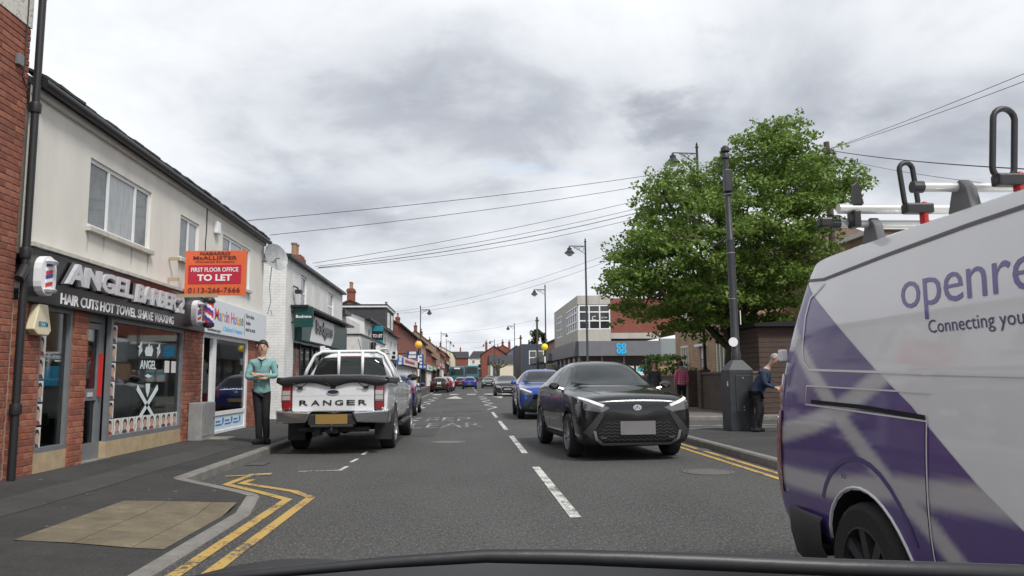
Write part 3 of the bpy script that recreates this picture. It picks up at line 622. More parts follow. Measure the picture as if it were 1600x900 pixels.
def pole_plaque(u, wd, label):
    t = thing('barber_pole_plaque', label, 'sign', (-4.95, u, 2.2)); r = wd / 2; z0, z1 = 2.25, 2.72
    pl = [(u + r * cos(a), z1 - r + r * sin(a)) for a in [pi * k / 8 for k in range(9)]] + [(u + r * cos(a), z0 + r + r * sin(a)) for a in [pi + pi * k / 8 for k in range(9)]]
    m = MB(); m.prism(pl, lambda a, b, d: FS.p(a, b, d), .0, .09); obj('plaque', m, LETW, t)
    sh = r * .42
    for k in range(6):
        zz = z0 + .1 + k * .047; m = MB(); m.prism([(u - sh, zz), (u + sh, zz + .035), (u + sh, zz + .075), (u - sh, zz + .04)], lambda a, b, d: FS.p(a, b, d), .09, .1)
        obj('stripe', m, [mat('barber_blue', (.02, .06, .35), .4), LETW, mat('barber_red', (.6, .03, .05), .4)][(5 - k) % 3], t)
    m = MB(); 
    for zz in (z0 + .04, z1 - .1): m.lathe([(r * .5, 0), (r * .6, .03), (r * .3, .06)], (-4.86, u, zz), 12)
    obj('pole_cap', m, SILV, t)
pole_plaque(9.2, .32, 'white plaque with a striped barber pole at the left end of the black sign')
pole_plaque(14.3, .34, 'white plaque with a striped barber pole at the right end of the black sign')
bp = thing('barber_pole', 'striped red white and blue barber pole bracketed between the two shops', 'barber pole', (-4.8, 14.4, 2.2))
bc = (-4.72, 14.4)
obj('cap', MB().lathe([(.1, 2.68), (.11, 2.72), (.09, 2.77), (.03, 2.81)], (*bc, 0), 16), BLACKPL, bp, smooth=40)
obj('base', MB().lathe([(.05, 2.22), (.1, 2.25), (.1, 2.31)], (*bc, 0), 16), BLACKPL, bp, smooth=40)
cyl = MB(); n = 24; hgt = 16
for i in range(hgt):
    for k in range(n):
        z0, z1 = 2.31 + .37 * i / hgt, 2.31 + .37 * (i + 1) / hgt; a0, a1 = 2 * pi * k / n, 2 * pi * (k + 1) / n
        q = int((k + i * 1.5) / 4) % 3
        cyl.add([(bc[0] + .08 * cos(a), bc[1] + .08 * sin(a), z) for a, z in ((a0, z0), (a1, z0), (a1, z1), (a0, z1))], [(0, 1, 2, 3)], q)
obj('striped_cylinder', cyl, [LETW, MT['barber_red'], MT['barber_blue']], bp)
obj('bracket', MB().tube([(-4.95, 14.55, 2.5), (-4.8, 14.45, 2.24)], .015, 6), BLACKPL, bp)
ch = thing('fascia_sign', 'white charity shop sign with coloured lettering', 'sign', (-5, 17, 2.16))
m = MB(); F.box(m, 14.98, 19.4, 2.18, 2.86, .0, .1); obj('board', m, mat('pale_sign', (.66, .7, .75), .4), ch, bev=.008)
u = 15.45; colr = [(.7, .08, .08), (.05, .3, .65), (.75, .35, .03), (.2, .45, .12), (.35, .1, .4), (.65, .08, .3)]
k = 0
for c, wd, h in (('M', .25, .23), ('a', .16, .17), ('r', .12, .17), ('t', .11, .2), ('i', .05, .22), ('n', .15, .17), (' ', .08, 0), ('H', .21, .23), ('o', .17, .17), ('u', .16, .17), ('s', .13, .17), ('e', .16, .17)):
    if c != ' ': sign_text('letter', c, FS, u, 2.46 - .012 * (k % 2), 0, mat('sign_colour%d' % (k % 6), colr[k % 6], .5), ch, wid=wd, hei=h, bold=.02); k += 1
    u += wd + .02
sign_text('lettering', "Children's Hospice", FS, 16.0, 2.24, 0, mat('sign_blue', (.05, .42, .72), .5), ch, wid=1.35, hei=.13, bold=.008)
for i, s in enumerate(('Here when', 'families', 'need us most')): sign_text('lettering', s, FS, 17.62, 2.66 - i * .15, 0, BLACKSIGN, ch, hei=.1 if i != 1 else .09)
sign_text('lettering', 'martinhouse.org.uk', FS, 15.05, 2.2, 0, BLACKSIGN, ch, wid=.8, hei=.08)
m = MB(); FS.box(m, 17.5, 17.515, 2.26, 2.74, 0, .004); obj('divider', m, BLACKSIGN, ch)
# to-let board, square to the wall
tl = thing('letting_board', 'orange first floor letting board sticking out above the barber shop', 'sign', (-4.9, 13.2, 2.7))
T = Fr((0, 13.2, 0), (.995, -.06, 0), (-.06, -.995, 0)); ORANGE = mat('orange_board', (.72, .14, .05), .5, var=.06, scale=3)
m = MB(); T.box(m, -5.7 + .82, -3.82, 2.72, 3.5, -.03, 0); obj('board', m, ORANGE, tl)
m = MB(); T.box(m, -4.82, -3.9, 2.92, 3.25, .002, .006); obj('panel', m, mat('red_panel', (.48, .02, .05), .5), tl, bev=.002)
DTX = mat('dark_red_text', (.13, .03, .03), .5)
for s, z, h, wd, mm, b_ in (('NABARRO', 3.425, .055, .52, DTX, .012), ('McALLISTER', 3.345, .062, .76, DTX, .012), ('Chartered Surveyors', 3.285, .04, .68, DTX, .0), ('FIRST FLOOR OFFICE', 3.13, .075, .82, LETW, .015), ('TO LET', 2.97, .115, .6, LETW, .035), ('0113-266-7666', 2.77, .085, .9, DTX, .0)):
    sign_text('lettering', s, T, -4.36, z, .007, mm, tl, wid=wd, hei=h, bold=b_, align='c')
m = MB(); m.box(-5.04, -4.2, 13.215, 13.235, 2.66, 2.715); m.box(-5.04, -4.87, 13.24, 13.27, 2.95, 3.0); m.box(-5.04, -4.87, 13.24, 13.27, 3.3, 3.35); obj('bracket', m, mat('bracket_wood', (.4, .3, .2), .8), tl)
# alarm boxes, dish, cabinet
al = thing('alarm_box', 'cream angular alarm box under the barber sign on brick', 'alarm box', (-5, 9.3, 1.75))
m = MB(); m.prism([(9.1, 1.86), (9.2, 1.8), (9.42, 1.8), (9.48, 1.86), (9.38, 2.16), (9.2, 2.16)], P, .012, .11); obj('case', m, mat('cream_plastic', (.66, .6, .42), .5), al, bev=.012)
sign_text('lettering', 'SECOM', F, 9.19, 1.9, .111, mat('teal_text', (.02, .22, .4), .5), al, wid=.2, hei=.06, bold=.01)
m = MB(); F.box(m, 15.5, 15.72, 4.2, 4.45, .0, .08); setp(obj('alarm_box', m, WHITEPL, bev=.02), 'small white alarm box high on the cream wall', 'alarm box')
setp(obj('wall_cable', MB().tube([F.p(15.05, 4.6, .012), F.p(15.06, 4.2, .012), F.p(15.02, 3.9, .012), F.p(15.07, 3.3, .012), F.p(15.05, 2.9, .012)], .01, 6), BLACKPL), 'thin dark cable running down the cream wall above the barber pole', 'cable')
ds = thing('satellite_dish', 'grey satellite dish on the corner of the cream building', 'dish', (-4.9, 19.3, 4.25))
rows = []
for i in range(7):
    r = .36 * i / 6; rows.append([(r * cos(a) * .95, -.02 - .1 * (r / .36) ** 2 + .1, r * sin(a)) for a in [2 * pi * k / 18 for k in range(18)]])
m = MB(); Rm = Matrix.Rotation(rad(50), 3, 'Z') @ Matrix.Rotation(rad(-15), 3, 'X')
m.grid([[tuple(Rm @ Vector(q) + Vector((-4.75, 19.35, 4.32))) for q in r] for r in rows], closed=True); obj('reflector', m, mat('dish_grey', (.3, .31, .32), .5, var=.2, scale=10), ds, smooth=1)
obj('arm', MB().tube([(-5.05, 19.2, 4.2), (-4.8, 19.3, 4.2), (-4.75, 19.4, 4.3), (-4.6, 19.1, 4.25)], .016, 6), GREYFR, ds)
setp(obj('wall_cable', MB().tube([(-4.85, 19.4, 4.2), (-4.9, 19.4, 3.6), (-4.86, 19.4, 3.2), (-4.93, 19.4, 2.9), (-4.82, 19.42, 2.85), (-4.86, 19.42, 3.0)], .01, 6), GREYFR), 'loose cable dangling below the satellite dish', 'cable')
cb = thing('utility_cabinet', 'small grey utility cabinet against the brick pillar between the shops', 'cabinet', (-4.85, 14.75, .19))
m = MB(); m.box(-5.03, -4.78, 14.42, 15.16, .17, .86); obj('body', m, mat('cabinet_grey', (.26, .265, .26), .7, var=.2, scale=5), cb, bev=.015)
m = MB(); m.box(-4.779, -4.772, 14.46, 15.12, .25, .82); obj('door', m, MT['cabinet_grey'], cb, bev=.004)
obj('lock', MB().lathe([(.015, 0), (.015, .01)], (-4.772, 15.05, .55), 8, 'x'), BLACKPL, cb)
# ------------------------------------------------------------------ white painted shop beyond the alley
WHITEBR = brickmat('white_painted_brick', (.78, .78, .77), (.75, .75, .74), (.68, .68, .67), bumps=.4, msize=.014)
REDWALL = brickmat('red_brick_wall', (.27, .062, .04), (.21, .05, .035), (.22, .14, .10), msize=.008)
BROWNW = brickmat('brown_brick_wall', (.30, .15, .085), (.22, .11, .07), (.36, .29, .22))
BUFFW = brickmat('buff_brick_wall', (.40, .24, .13), (.30, .15, .09), (.42, .34, .25))
DARKBR = brickmat('dark_brown_brick', (.11, .075, .055), (.075, .052, .04), (.14, .11, .09))
WHITEW = mat('white_wall_paint', (.66, .66, .65), .85, var=.08, scale=1.5, bump=.2, bscale=90)
CREAMW = mat('cream_wall_paint', (.68, .62, .47), .85, var=.06, scale=1)
GREEN = mat('dark_green_sign', (.005, .055, .05), .4, var=.1, scale=3)
DGREY = mat('dark_cladding', (.045, .045, .05), .7, var=.2, scale=2, stretch=(1, 1, 6))
GREYP = mat('grey_fascia', (.16, .165, .185), .5, var=.08, scale=2)
CONC = mat('pale_concrete', (.44, .42, .38), .85, var=.15, scale=1.5, stretch=(1, 1, .3))
SHOPG = mat('dark_shop_glass', (.03, .034, .038), .08, coat=.5, spec=.7, var=.4, scale=.8)
BROWNT = mat('brown_roof_tile', (.12, .075, .055), .85, var=.3, scale=6)
wb = thing('white_shop_building', 'white painted brick shop building beyond the cream one', 'building', (-5.05, 26, .12))
m = MB(); H1, H2 = (23.75, 24.6, 3.42, 4.48), (28.5, 29.6, 3.5, 4.48)
F.wall(m, 21.8, 31.7, .1, 4.72, [H1, H2, (22.9, 31.4, .15, 2.45)], .1)
G2 = CF(21.8); G2.wall(m, -9.5, -5.05, .1, 4.72)
m.add([(-5.05, 31.7, .1), (-9.5, 31.7, .1), (-9.5, 31.7, 4.72), (-5.05, 31.7, 4.72)], [(0, 1, 2, 3)])
obj('wall', m, WHITEBR, wb)
window(wb, F, *H1, rows=(.5, .5), fw=.06, d=-.07); window(wb, F, *H2, rows=(.5, .5), fw=.06, d=-.07)
m = MB(); m.hexa([(-4.9, 21.68, 4.72), (-4.9, 31.8, 4.72), (-10, 31.8, 4.72), (-10, 21.68, 4.72), (-4.9, 21.68, 4.8), (-4.9, 31.8, 4.8), (-10, 31.8, 4.8), (-10, 21.68, 4.8)]); obj('gutter_board', m, BLACKPL, wb)
m = MB(); m.add([(-4.95, 21.75, 4.8), (-4.95, 31.75, 4.8), (-10, 31.75, 4.8), (-10, 21.75, 4.8), (-7.2, 24.2, 5.9), (-7.2, 31.5, 5.9)], [(0, 1, 5, 4), (0, 4, 3), (3, 4, 5, 2), (1, 2, 5)]); obj('roof', m, mat('pale_slate', (.30, .30, .31), .8, var=.2, scale=5), wb)
m = MB(); m.add([(-5.5, 22.95, .16), (-5.5, 31.4, .16), (-5.5, 31.4, 2.45), (-5.5, 22.95, 2.45)], [(0, 1, 2, 3)]); m.add([(-5.5, 22.95, .16), (-5.05, 22.95, .16), (-5.05, 31.4, .16), (-5.5, 31.4, .16)], [(0, 1, 2, 3)]); obj('shop_recess', m, SHOPG, wb)
m = MB()
for u in (22.95, 24.4, 26.2, 28, 29.8, 31.3): F.box(m, u, u + .08, .16, 2.4, -.2, -.12)
obj('shop_mullions', m, BLACKPL, wb)
m = MB(); F.box(m, 23.2, 24.3, .4, 2.2, -.14, -.12); obj('shop_poster', m, mat('red_poster', (.2, .05, .04), .5, col2=(.4, .3, .25), scale=6), wb)
sg = thing('fascia_sign', 'dark green and white supermarket sign on the white building', 'sign', (-5, 27.5, 2.4))
m = MB(); F.box(m, 23.0, 31.6, 2.42, 3.32, .0, .22); obj('board', m, GREEN, sg, bev=.01)
m = MB(); m.prism([(24.2, 2.46), (24.4, 2.8), (24.9, 3.28), (28.4, 3.28), (28.6, 3.0), (28.2, 2.6), (27.9, 2.46)], P, .22, .226); obj('white_swoosh', m, LETW, sg)
sign_text('lettering', 'Budgens', LF(-5.05 + .226), 25.0, 2.62, .004, BLACKSIGN, sg, wid=3.1, hei=.55, bold=.03, ext=.03)
m = MB(); F.box(m, 22.4, 31.7, 3.36, 3.42, .0, .5); obj('awning_rail', m, BLACKPL, sg)
ps = thing('projecting_sign', 'square dark green hanging sign at the near corner of the white shop', 'sign', (-4.9, 22.6, 2.7))
T2 = CF(22.5); m = MB(); T2.box(m, -4.95, -4.42, 2.78, 3.36, -.08, 0); obj('board', m, GREEN, ps, bev=.008)
sign_text('lettering', 'Budgens', T2, -4.685, 3.02, .002, LETW, ps, wid=.44, hei=.11, bold=.02, align='c')
m = MB(); m.box(-5.05, -4.95, 22.52, 22.56, 2.9, 2.94); m.box(-5.05, -4.95, 22.52, 22.56, 3.2, 3.24); obj('bracket', m, BLACKPL, ps)
m = MB(); m.tube([F.p(22.7, 4.0, .0), F.p(22.7, 3.95, .12), F.p(22.7, 3.85, .16)], .03, 6); m.box(-4.98, -4.8, 22.6, 22.85, 3.78, 3.88); setp(obj('wall_light', m, BLACKPL), 'small black lamp bracket on the white wall', 'lamp')
def chimney(parent, x, y, z0, z1, mt, pots=2, w=.5, l=.9):
    m = MB(); m.box(x - w / 2, x + w / 2, y - l / 2, y + l / 2, z0, z1); m.box(x - w / 2 - .05, x + w / 2 + .05, y - l / 2 - .05, y + l / 2 + .05, z1 - .25, z1 - .1)
    c = obj('chimney', m, mt, parent)
    for i in range(pots): obj('chimney_pot', MB().lathe([(.13, 0), (.1, .1), (.1, .42), (.13, .45), (.13, .5)], (x, y - l / 2 + l * (i + .5) / pots, z1), 10), mat('terracotta', (.27, .17, .11), .8, var=.2, scale=10), c, smooth=40)
# ------------------------------------------------------------------ terraces
def terrace(label, side, x, y0, y1, eave, rise, wm, rm, nwin=2, shopc=None, chim=1, depth=7, shoptext=None, wins=True, gable=True, overh=.2):
    sx = 1 if side == 'L' else -1; zb = hill((y0 + y1) / 2); fr = Fr((x, 0, zb), (0, sx, 0), (sx, 0, 0))
    U = (lambda y: y) if side == 'L' else (lambda y: -y)
    u0, u1 = sorted((U(y0), U(y1)))
    t = thing('shop_house', label, 'building', (x, (y0 + y1) / 2, zb))
    holes = []; L_ = u1 - u0
    if wins:
        for i in range(nwin):
            c = u0 + L_ * (i + .5) / nwin; holes.append((c - .55, c + .55, eave - 1.75, eave - .45))
    sh = (u0 + .4, u1 - .4, .35, 2.35)
    m = MB(); fr.wall(m, u0, u1, -.1, eave, holes + ([sh] if shopc else []), .12)
    xb = x - sx * depth; xr = x - sx * depth / 2
    for y in (y0, y1):
        m.add([(x, y, zb - .1), (xb, y, zb - .1), (xb, y, zb + eave), (xr, y, zb + eave + rise), (x, y, zb + eave)], [(0, 1, 2, 3, 4)])
    obj('wall', m, wm, t)
    for h in holes: window(t, fr, *h, cols=(1, 1), rows=(1,), fw=.08, d=-.08, sill=SILLM)
    m = MB(); o_ = overh
    for a, b in (((x + sx * o_, zb + eave - o_ * rise / (depth / 2)), (xr, zb + eave + rise)), ((xb, zb + eave), (xr, zb + eave + rise))):
        m.hexa([(a[0], y0 - .12, a[1] + .01), (a[0], y1 + .12, a[1] + .01), (b[0], y1 + .12, b[1] + .01), (b[0], y0 - .12, b[1] + .01), (a[0], y0 - .12, a[1] + .11), (a[0], y1 + .12, a[1] + .11), (b[0], y1 + .12, b[1] + .11), (b[0], y0 - .12, b[1] + .11)])
    obj('roof', m, rm, t)
    obj('gutter', MB().tube([(x + sx * (o_ + .04), y0, zb + eave - .02), (x + sx * (o_ + .04), y1, zb + eave - .02)], .06, 6), BLACKPL, t)
    for i in range(chim): chimney(t, xr, y0 + .5 + i * (y1 - y0 - 1), zb + eave + rise - .4, zb + eave + rise + .9, REDWALL)
    if shopc:
        m = MB(); fr.box(m, *sh, -.12, -.1); sw = obj('shop_window', m, SHOPG, t)
        n = max(2, int(L_ / 1.6)); m = MB()
        for i in range(n + 1): u = sh[0] + (sh[1] - sh[0]) * i / n; fr.box(m, u - .04, u + .04, sh[2], sh[3], -.1, -.04)
        obj('mullions', m, WHITEPL if shopc[1] else BLACKPL, sw)
        m = MB(); fr.box(m, u0 + .15, u1 - .15, 2.42, 3.05, .01, .14); sb = obj('fascia_board', m, shopc[0], t)
        m = MB(); r = random.Random(int(y0)); a = u0 + L_ * .25
        while a < u0 + L_ * .75: b = a + r.uniform(.25, .5); fr.box(m, a, b, 2.6, 2.6 + r.choice((.2, .27)), .14, .15); a = b + .12
        obj('fascia_lettering', m, shopc[2], sb)
    return t
fc = lambda n, c: mat(n, c, .5)
WH, BLU, RDm, GRN, BK = fc('sign_white', (.7, .7, .7)), fc('sign_navy', (.02, .05, .2)), fc('sign_red', (.45, .03, .04)), fc('sign_green', (.05, .3, .12)), BLACKSIGN
terrace('white shop house with gable end and teal letting board', 'L', -5.05, 38.6, 50.6, 4.3, 1.3, WHITEW, SLATE, 3, (WH, 1, BK), 1)
chimney(wb, -6.9, 31.2, 5.4, 6.25, REDWALL, 2, .6, .8)
t = terrace('white shop house under a dark box dormer', 'L', -5.05, 50.8, 57, 4.25, 1.2, WHITEW, SLATE, 2, (GREEN, 0, WH), 0)
m = MB(); m.box(-8.4, -5.3, 51.0, 56.8, 4.0, 6.0); dm = obj('dormer', m, DGREY, t)
m = MB(); m.box(-8.5, -5.2, 50.9, 56.9, 6.0, 6.14); obj('dormer_fascia', m, WHITEPL, dm); m = MB(); m.box(-8.55, -5.15, 50.85, 56.95, 6.145, 6.2); obj('dormer_roof', m, BLACKPL, dm)
FD = LF(-5.3)
for u in (52.2, 54.6): window(dm, FD, u, u + 1.3, 4.75, 5.75, cols=(1, 1), fw=.09, d=.01)
ex = thing('shop_extension', 'low white flat topped shop extension with advertising panels', 'building', (-4.9, 39, .12))
m = MB(); m.box(-6.2, -4.6, 34, 44.2, 2.35, 3.2); obj('fascia_box', m, mat('streaky_white', (.6, .6, .58), .6, col2=(.33, .34, .34), fac2=(.5, .75), scale=5, stretch=(3, 3, .6)), ex)
m = MB(); m.box(-6.3, -4.55, 33.95, 44.25, 3.203, 3.26); obj('coping', m, BLACKPL, ex)
m = MB(); m.box(-6.2, -4.75, 34.05, 44.1, .1, 2.35); obj('wall', m, WHITEW, ex)
E_ = LF(-4.75)
for i in range(4): m = MB(); E_.box(m, 34.6 + i * 2.4, 36.6 + i * 2.4, .5, 2.1, .005, .03); obj('shop_window', m, SHOPG, ex)
for i in range(4): m = MB(); LF(-4.6).box(m, 34.5 + i * 2.45, 36.6 + i * 2.45, 2.5, 3.05, .002, .02); obj('advert_panel', m, fc('advert%d' % (i % 2), [(.35, .38, .4), (.25, .22, .2)][i % 2]), ex)
lb = thing('low_house', 'narrow white single storey bay between two white buildings', 'building', (-5.3, 33, .12))
m = MB(); m.box(-8, -5.25, 32.2, 38.3, .1, 4.0); obj('wall', m, WHITEW, lb); m = MB(); m.box(-8, -5.0, 32.1, 33.9, 4.003, 4.15); obj('cornice', m, BLACKPL, lb)
window(lb, CF(32.2), -5.95, -5.4, 3.2, 3.85, fw=.06, d=.005)
tb = thing('letting_board', 'teal and black letting board on the white shop house', 'sign', (-4.8, 41.3, 3.2))
T3 = CF(41.3); m = MB(); T3.box(m, -5.0, -4.4, 3.2, 4.1, -.05, 0); obj('board', m, BLACKSIGN, tb)
for a, b in ((3.82, 4.1), (3.2, 3.34)): m = MB(); T3.box(m, -5.0, -4.4, a, b, .002, .01); obj('teal_band', m, mat('teal_band', (.02, .22, .28), .5), tb)
sign_text('lettering', 'TO LET', T3, -4.7, 3.48, .004, LETW, tb, wid=.52, hei=.18, bold=.03, align='c')
terrace('long red brick shop house with blank upper wall', 'L', -5.05, 57.2, 80, 5.4, 1.7, REDWALL, BROWNT, 3, (WH, 1, RDm), 1, wins=False)
terrace('brown brick shop house with beige gable beyond the red one', 'L', -5.0, 82, 97, 5.5, 2.6, BUFFW, SLATE, 4, (BLU, 0, WH), 2)
terrace('dark red brick shop house with two chimneys', 'L', -4.95, 97.3, 112, 5.0, 1.9, REDWALL, BROWNT, 4, (WH, 1, GRN), 2)
terrace('red brick shop house with a green shop sign', 'L', -4.9, 112.3, 128, 4.3, 1.8, REDWALL, SLATE, 3, (GRN, 0, WH), 1)
terrace('taller brown gabled house on the left near the bus', 'L', -4.9, 128.5, 146, 6.0, 2.8, BROWNW, BROWNT, 4, (RDm, 0, WH), 2)
terrace('dark terrace house on the left beyond the bus', 'L', -4.9, 146.5, 172, 4.8, 2.2, BROWNW, SLATE, 5, (WH, 1, BK), 2)
terrace('farthest left terrace house up the rising street', 'L', -4.6, 172.5, 215, 4.6, 2.2, REDWALL, SLATE, 5, (BK, 0, WH), 2)
terrace('cream house with slate roof closing the far end of the street', 'L', -3.6, 216, 262, 4.4, 2.0, CREAMW, SLATE, 5, None, 2)
for lbl, (x0, x1, y, z0, z1), c, txt in (('dark navy hanging sign beside the left crossing beacon', (-4.0, -3.25, 52.5, 2.65, 3.15), BLU, None), ('blue upright hanging sign with white lettering behind the beacon', (-3.75, -3.3, 60.5, 2.1, 3.2), fc('sign_blue2', (.02, .07, .3)), 1), ('small white hanging sign with dark print', (-4.55, -4.1, 46.5, 2.45, 2.95), WH, None), ('small blue hanging sign with a window emblem', (-4.5, -4.05, 50.5, 2.2, 2.65), fc('sign_blue3', (.03, .12, .4)), None)):
    t = thing('hanging_sign', lbl, 'sign', (x0, y, z0)); q = CF(y); m = MB(); q.box(m, x0, x1, z0, z1, -.08, 0); obj('board', m, c, t)
    m = MB(); m.box(-5.05, x0, y + .02, y + .06, z1 - .2, z1 - .14); obj('bracket', m, BLACKPL, t)
    m = MB(); a, b = x0 + .12, x1 - .12; n = 4 if txt else 2
    for i in range(n): zc = z0 + (z1 - z0) * (i + .5) / n; q.box(m, a + .05 * (i % 2), b, zc - .09, zc + .09, .001, .006)
    obj('print', m, WH if c is not WH else BK, t)
# ------------------------------------------------------------------ right side: supermarket
Y0 = 60; cf = CF(Y0); rf_ = RF(8.8); su = thing('supermarket_building', 'flat roofed two storey supermarket with large white framed windows', 'building', (12, 62, .12))
m = MB(); cf.wall(m, 11.42, 17.2, 4.75, 7.5); m.box(11.5, 17.2, 60.05, 76, 4.7, 7.45); obj('brick_wall', m, REDWALL, su)
m = MB(); cf.box(m, 8.8, 11.42, 7.0, 7.72, -.3, .0); cf.box(m, 8.8, 11.42, 4.12, 5.0, -.3, .0); cf.box(m, 11.42, 15.4, 4.3, 4.75, -.3, .02)
rf_.box(m, -76, -60.3, 7.0, 7.72, -.3, .0); rf_.box(m, -76, -60.3, 4.12, 5.0, -.3, 0); rf_.box(m, -76, -74, 5.0, 7, -.3, 0); rf_.box(m, -70, -67, 5.0, 7, -.3, 0)
obj('concrete_bands', m, CONC, su)
m = MB()
for i in range(3): cf.box(m, 8.8 + i * .87, 9.64 + i * .87, 7.02, 7.7, .004, .03)
obj('parapet_panel', m, CONC, su)
window(su, cf, 8.88, 11.4, 5.02, 6.98, cols=(1, 1, 1), rows=(1, 1, .8), fw=.1, d=-.08, proud=.08, gm=SHOPG)
for a, b in ((-67, -60.3), (-74, -70)): window(su, rf_, a, b, 5.02, 6.98, cols=(1,) * (5 if b > -65 else 3), rows=(1, 1, .8), fw=.1, d=-.08, proud=.08)
sign_text('window_print', 'C', cf, 9.95, 5.75, -.06, LETW, su, hei=.35, wid=.3); sign_text('window_print', 'GYM', cf, 10.65, 5.9, -.06, LETW, su, hei=.14, wid=.5)
m = MB(); cf.box(m, 8.8, 15.3, 2.95, 4.1, -.3, .35); rf_.box(m, -76, -60.31, 2.95, 4.1, -.3, .3); obj('shop_fascia', m, GREYP, su)
m = MB(); cf.box(m, 15.3, 17.2, 2.75, 4.28, -.3, .1); obj('grey_panel', m, mat('grey_green_panel', (.24, .27, .28), .6), su)
m = MB(); m.box(8.9, 17.2, 60.2, 75.9, .1, 2.95); obj('shop_glazing', m, SHOPG, su)
m = MB(); m.box(15.1, 17.2, 60.0, 60.19, .1, 2.75); obj('side_wall', m, BUFFW, su)
m = MB()
for x in (8.85, 10.6, 12.35, 14.1): cf.box(m, x, x + .14, .12, 2.95, -.19, -.05)
for y in (-74, -71, -68, -65, -62): rf_.box(m, y, y + .14, .12, 2.95, -.09, .02)
obj('shop_pillars', m, GREYP, su)
for i, x in enumerate((9.0, 9.95, 11.1, 12.6, 13.4, 14.45)):
    m = MB(); cf.box(m, x, x + .62, 1.25, 2.15, -.19, -.17); q = obj('window_poster', m, WH, su)
    m = MB(); cf.box(m, x + .08, x + .54, 1.75, 2.0, -.168, -.16); obj('poster_print', m, [fc('teal_print', (.03, .4, .5)), RDm][i in (1, 5)], q)
cl = thing('shop_logo_sign', 'bright blue four letter logo sign on the grey supermarket fascia', 'sign', (12.1, 59.6, 3.1))
BLUE = mat('logo_blue', (.0, .36, .68), .4, emit=((.0, .4, .75), .25)); m = MB(); fl = Fr((0, Y0 - .35, 0), (1, 0, 0), (0, -1, 0))
for (x, z) in ((11.95, 3.72), (12.35, 3.72), (11.95, 3.32), (12.35, 3.32)):
    a = [2 * pi * k / 16 for k in range(16)]; n = 16
    vs_ = [fl.p(x + .19 * cos(q), z + .19 * sin(q), .04) for q in a] + [fl.p(x + .09 * cos(q), z + .09 * sin(q), .04) for q in a]
    ks = [k for k in range(16) if not (x < 12 and z > 3.5 and k in (15, 0))]
    m.add(vs_, [(k, (k + 1) % 16, 16 + (k + 1) % 16, 16 + k) for k in ks])
fl.box(m, 12.17, 12.26, 3.05, 3.3, .03, .04)
obj('logo_letters', m, BLUE, cl, recalc=False); m = MB(); fl.box(m, 11.72, 12.58, 3.02, 3.95, .0, .012); obj('logo_backing', m, GREYP, cl)
SHEDW = mat('dark_timber', (.085, .055, .045), .8, var=.3, scale=4, stretch=(1, 1, 8))
cn = thing('shop_canopy', 'low grey flat roofed shop row with deep canopy beyond the supermarket', 'building', (9, 85, .1))
m = MB(); m.box(8.2, 14, 76.5, 99, 3.0, 3.7); obj('canopy', m, GREYP, cn); m = MB(); m.box(9.2, 14, 76.6, 98.9, .1, 3.0); obj('shop_glazing', m, SHOPG, cn)
t = terrace('brown brick building with white sign letters behind the canopy', 'R', 10.2, 79, 99, 5.6, .5, BROWNW, SLATE, 3, None, 0, wins=False)
m = MB(); q = CF(79)
for i, (zz, wd) in enumerate(((5.0, .9), (4.55, .8), (4.1, 1.0))): q.box(m, 10.5 + .05 * i, 10.5 + wd, zz, zz + .28, .01, .04)
obj('white_lettering', m, WH, t)
nb = thing('navy_block', 'dark blue grey flat roofed block with a band of windows', 'building', (8, 110, .1)); q = CF(105); zb = hill(105)
m = MB(); m.box(7.6, 12.5, 105, 124, zb - .1, zb + 5.9); obj('wall', m, mat('navy_clad', (.05, .06, .085), .6, var=.1, scale=1), nb)
window(nb, q, 8.6, 11.6, zb + 3.1, zb + 5.0, cols=(1, 1, 1), rows=(1, 1), fw=.12, d=.01, proud=.06)
m = MB(); q.box(m, 8.4, 11.0, zb + .4, zb + 2.2, .005, .04); obj('shutter', m, fc('blue_shutter', (.04, .05, .25)), nb)
cb_ = thing('cream_building', 'cream painted building with wide dark grey roof', 'building', (7, 152, .1)); zb = hill(152); q = CF(148)
m = MB(); m.box(4.7, 10.6, 148, 165, zb - .2, zb + 3.2); obj('wall', m, CREAMW, cb_)
m = MB(); m.hexa([(4.5, 147.7, zb + 3.2), (10.9, 147.7, zb + 3.2), (10.9, 165, zb + 3.2), (4.5, 165, zb + 3.2), (4.5, 152, zb + 4.9), (10.9, 152, zb + 4.9), (10.9, 160, zb + 4.9), (4.5, 160, zb + 4.9)]); obj('roof', m, SLATE, cb_)
window(cb_, q, 5.0, 6.0, zb + .6, zb + 2.8, fw=.1, d=.01); window(cb_, q, 9.5, 10.2, zb + 1.3, zb + 2.6, fw=.1, d=.01)
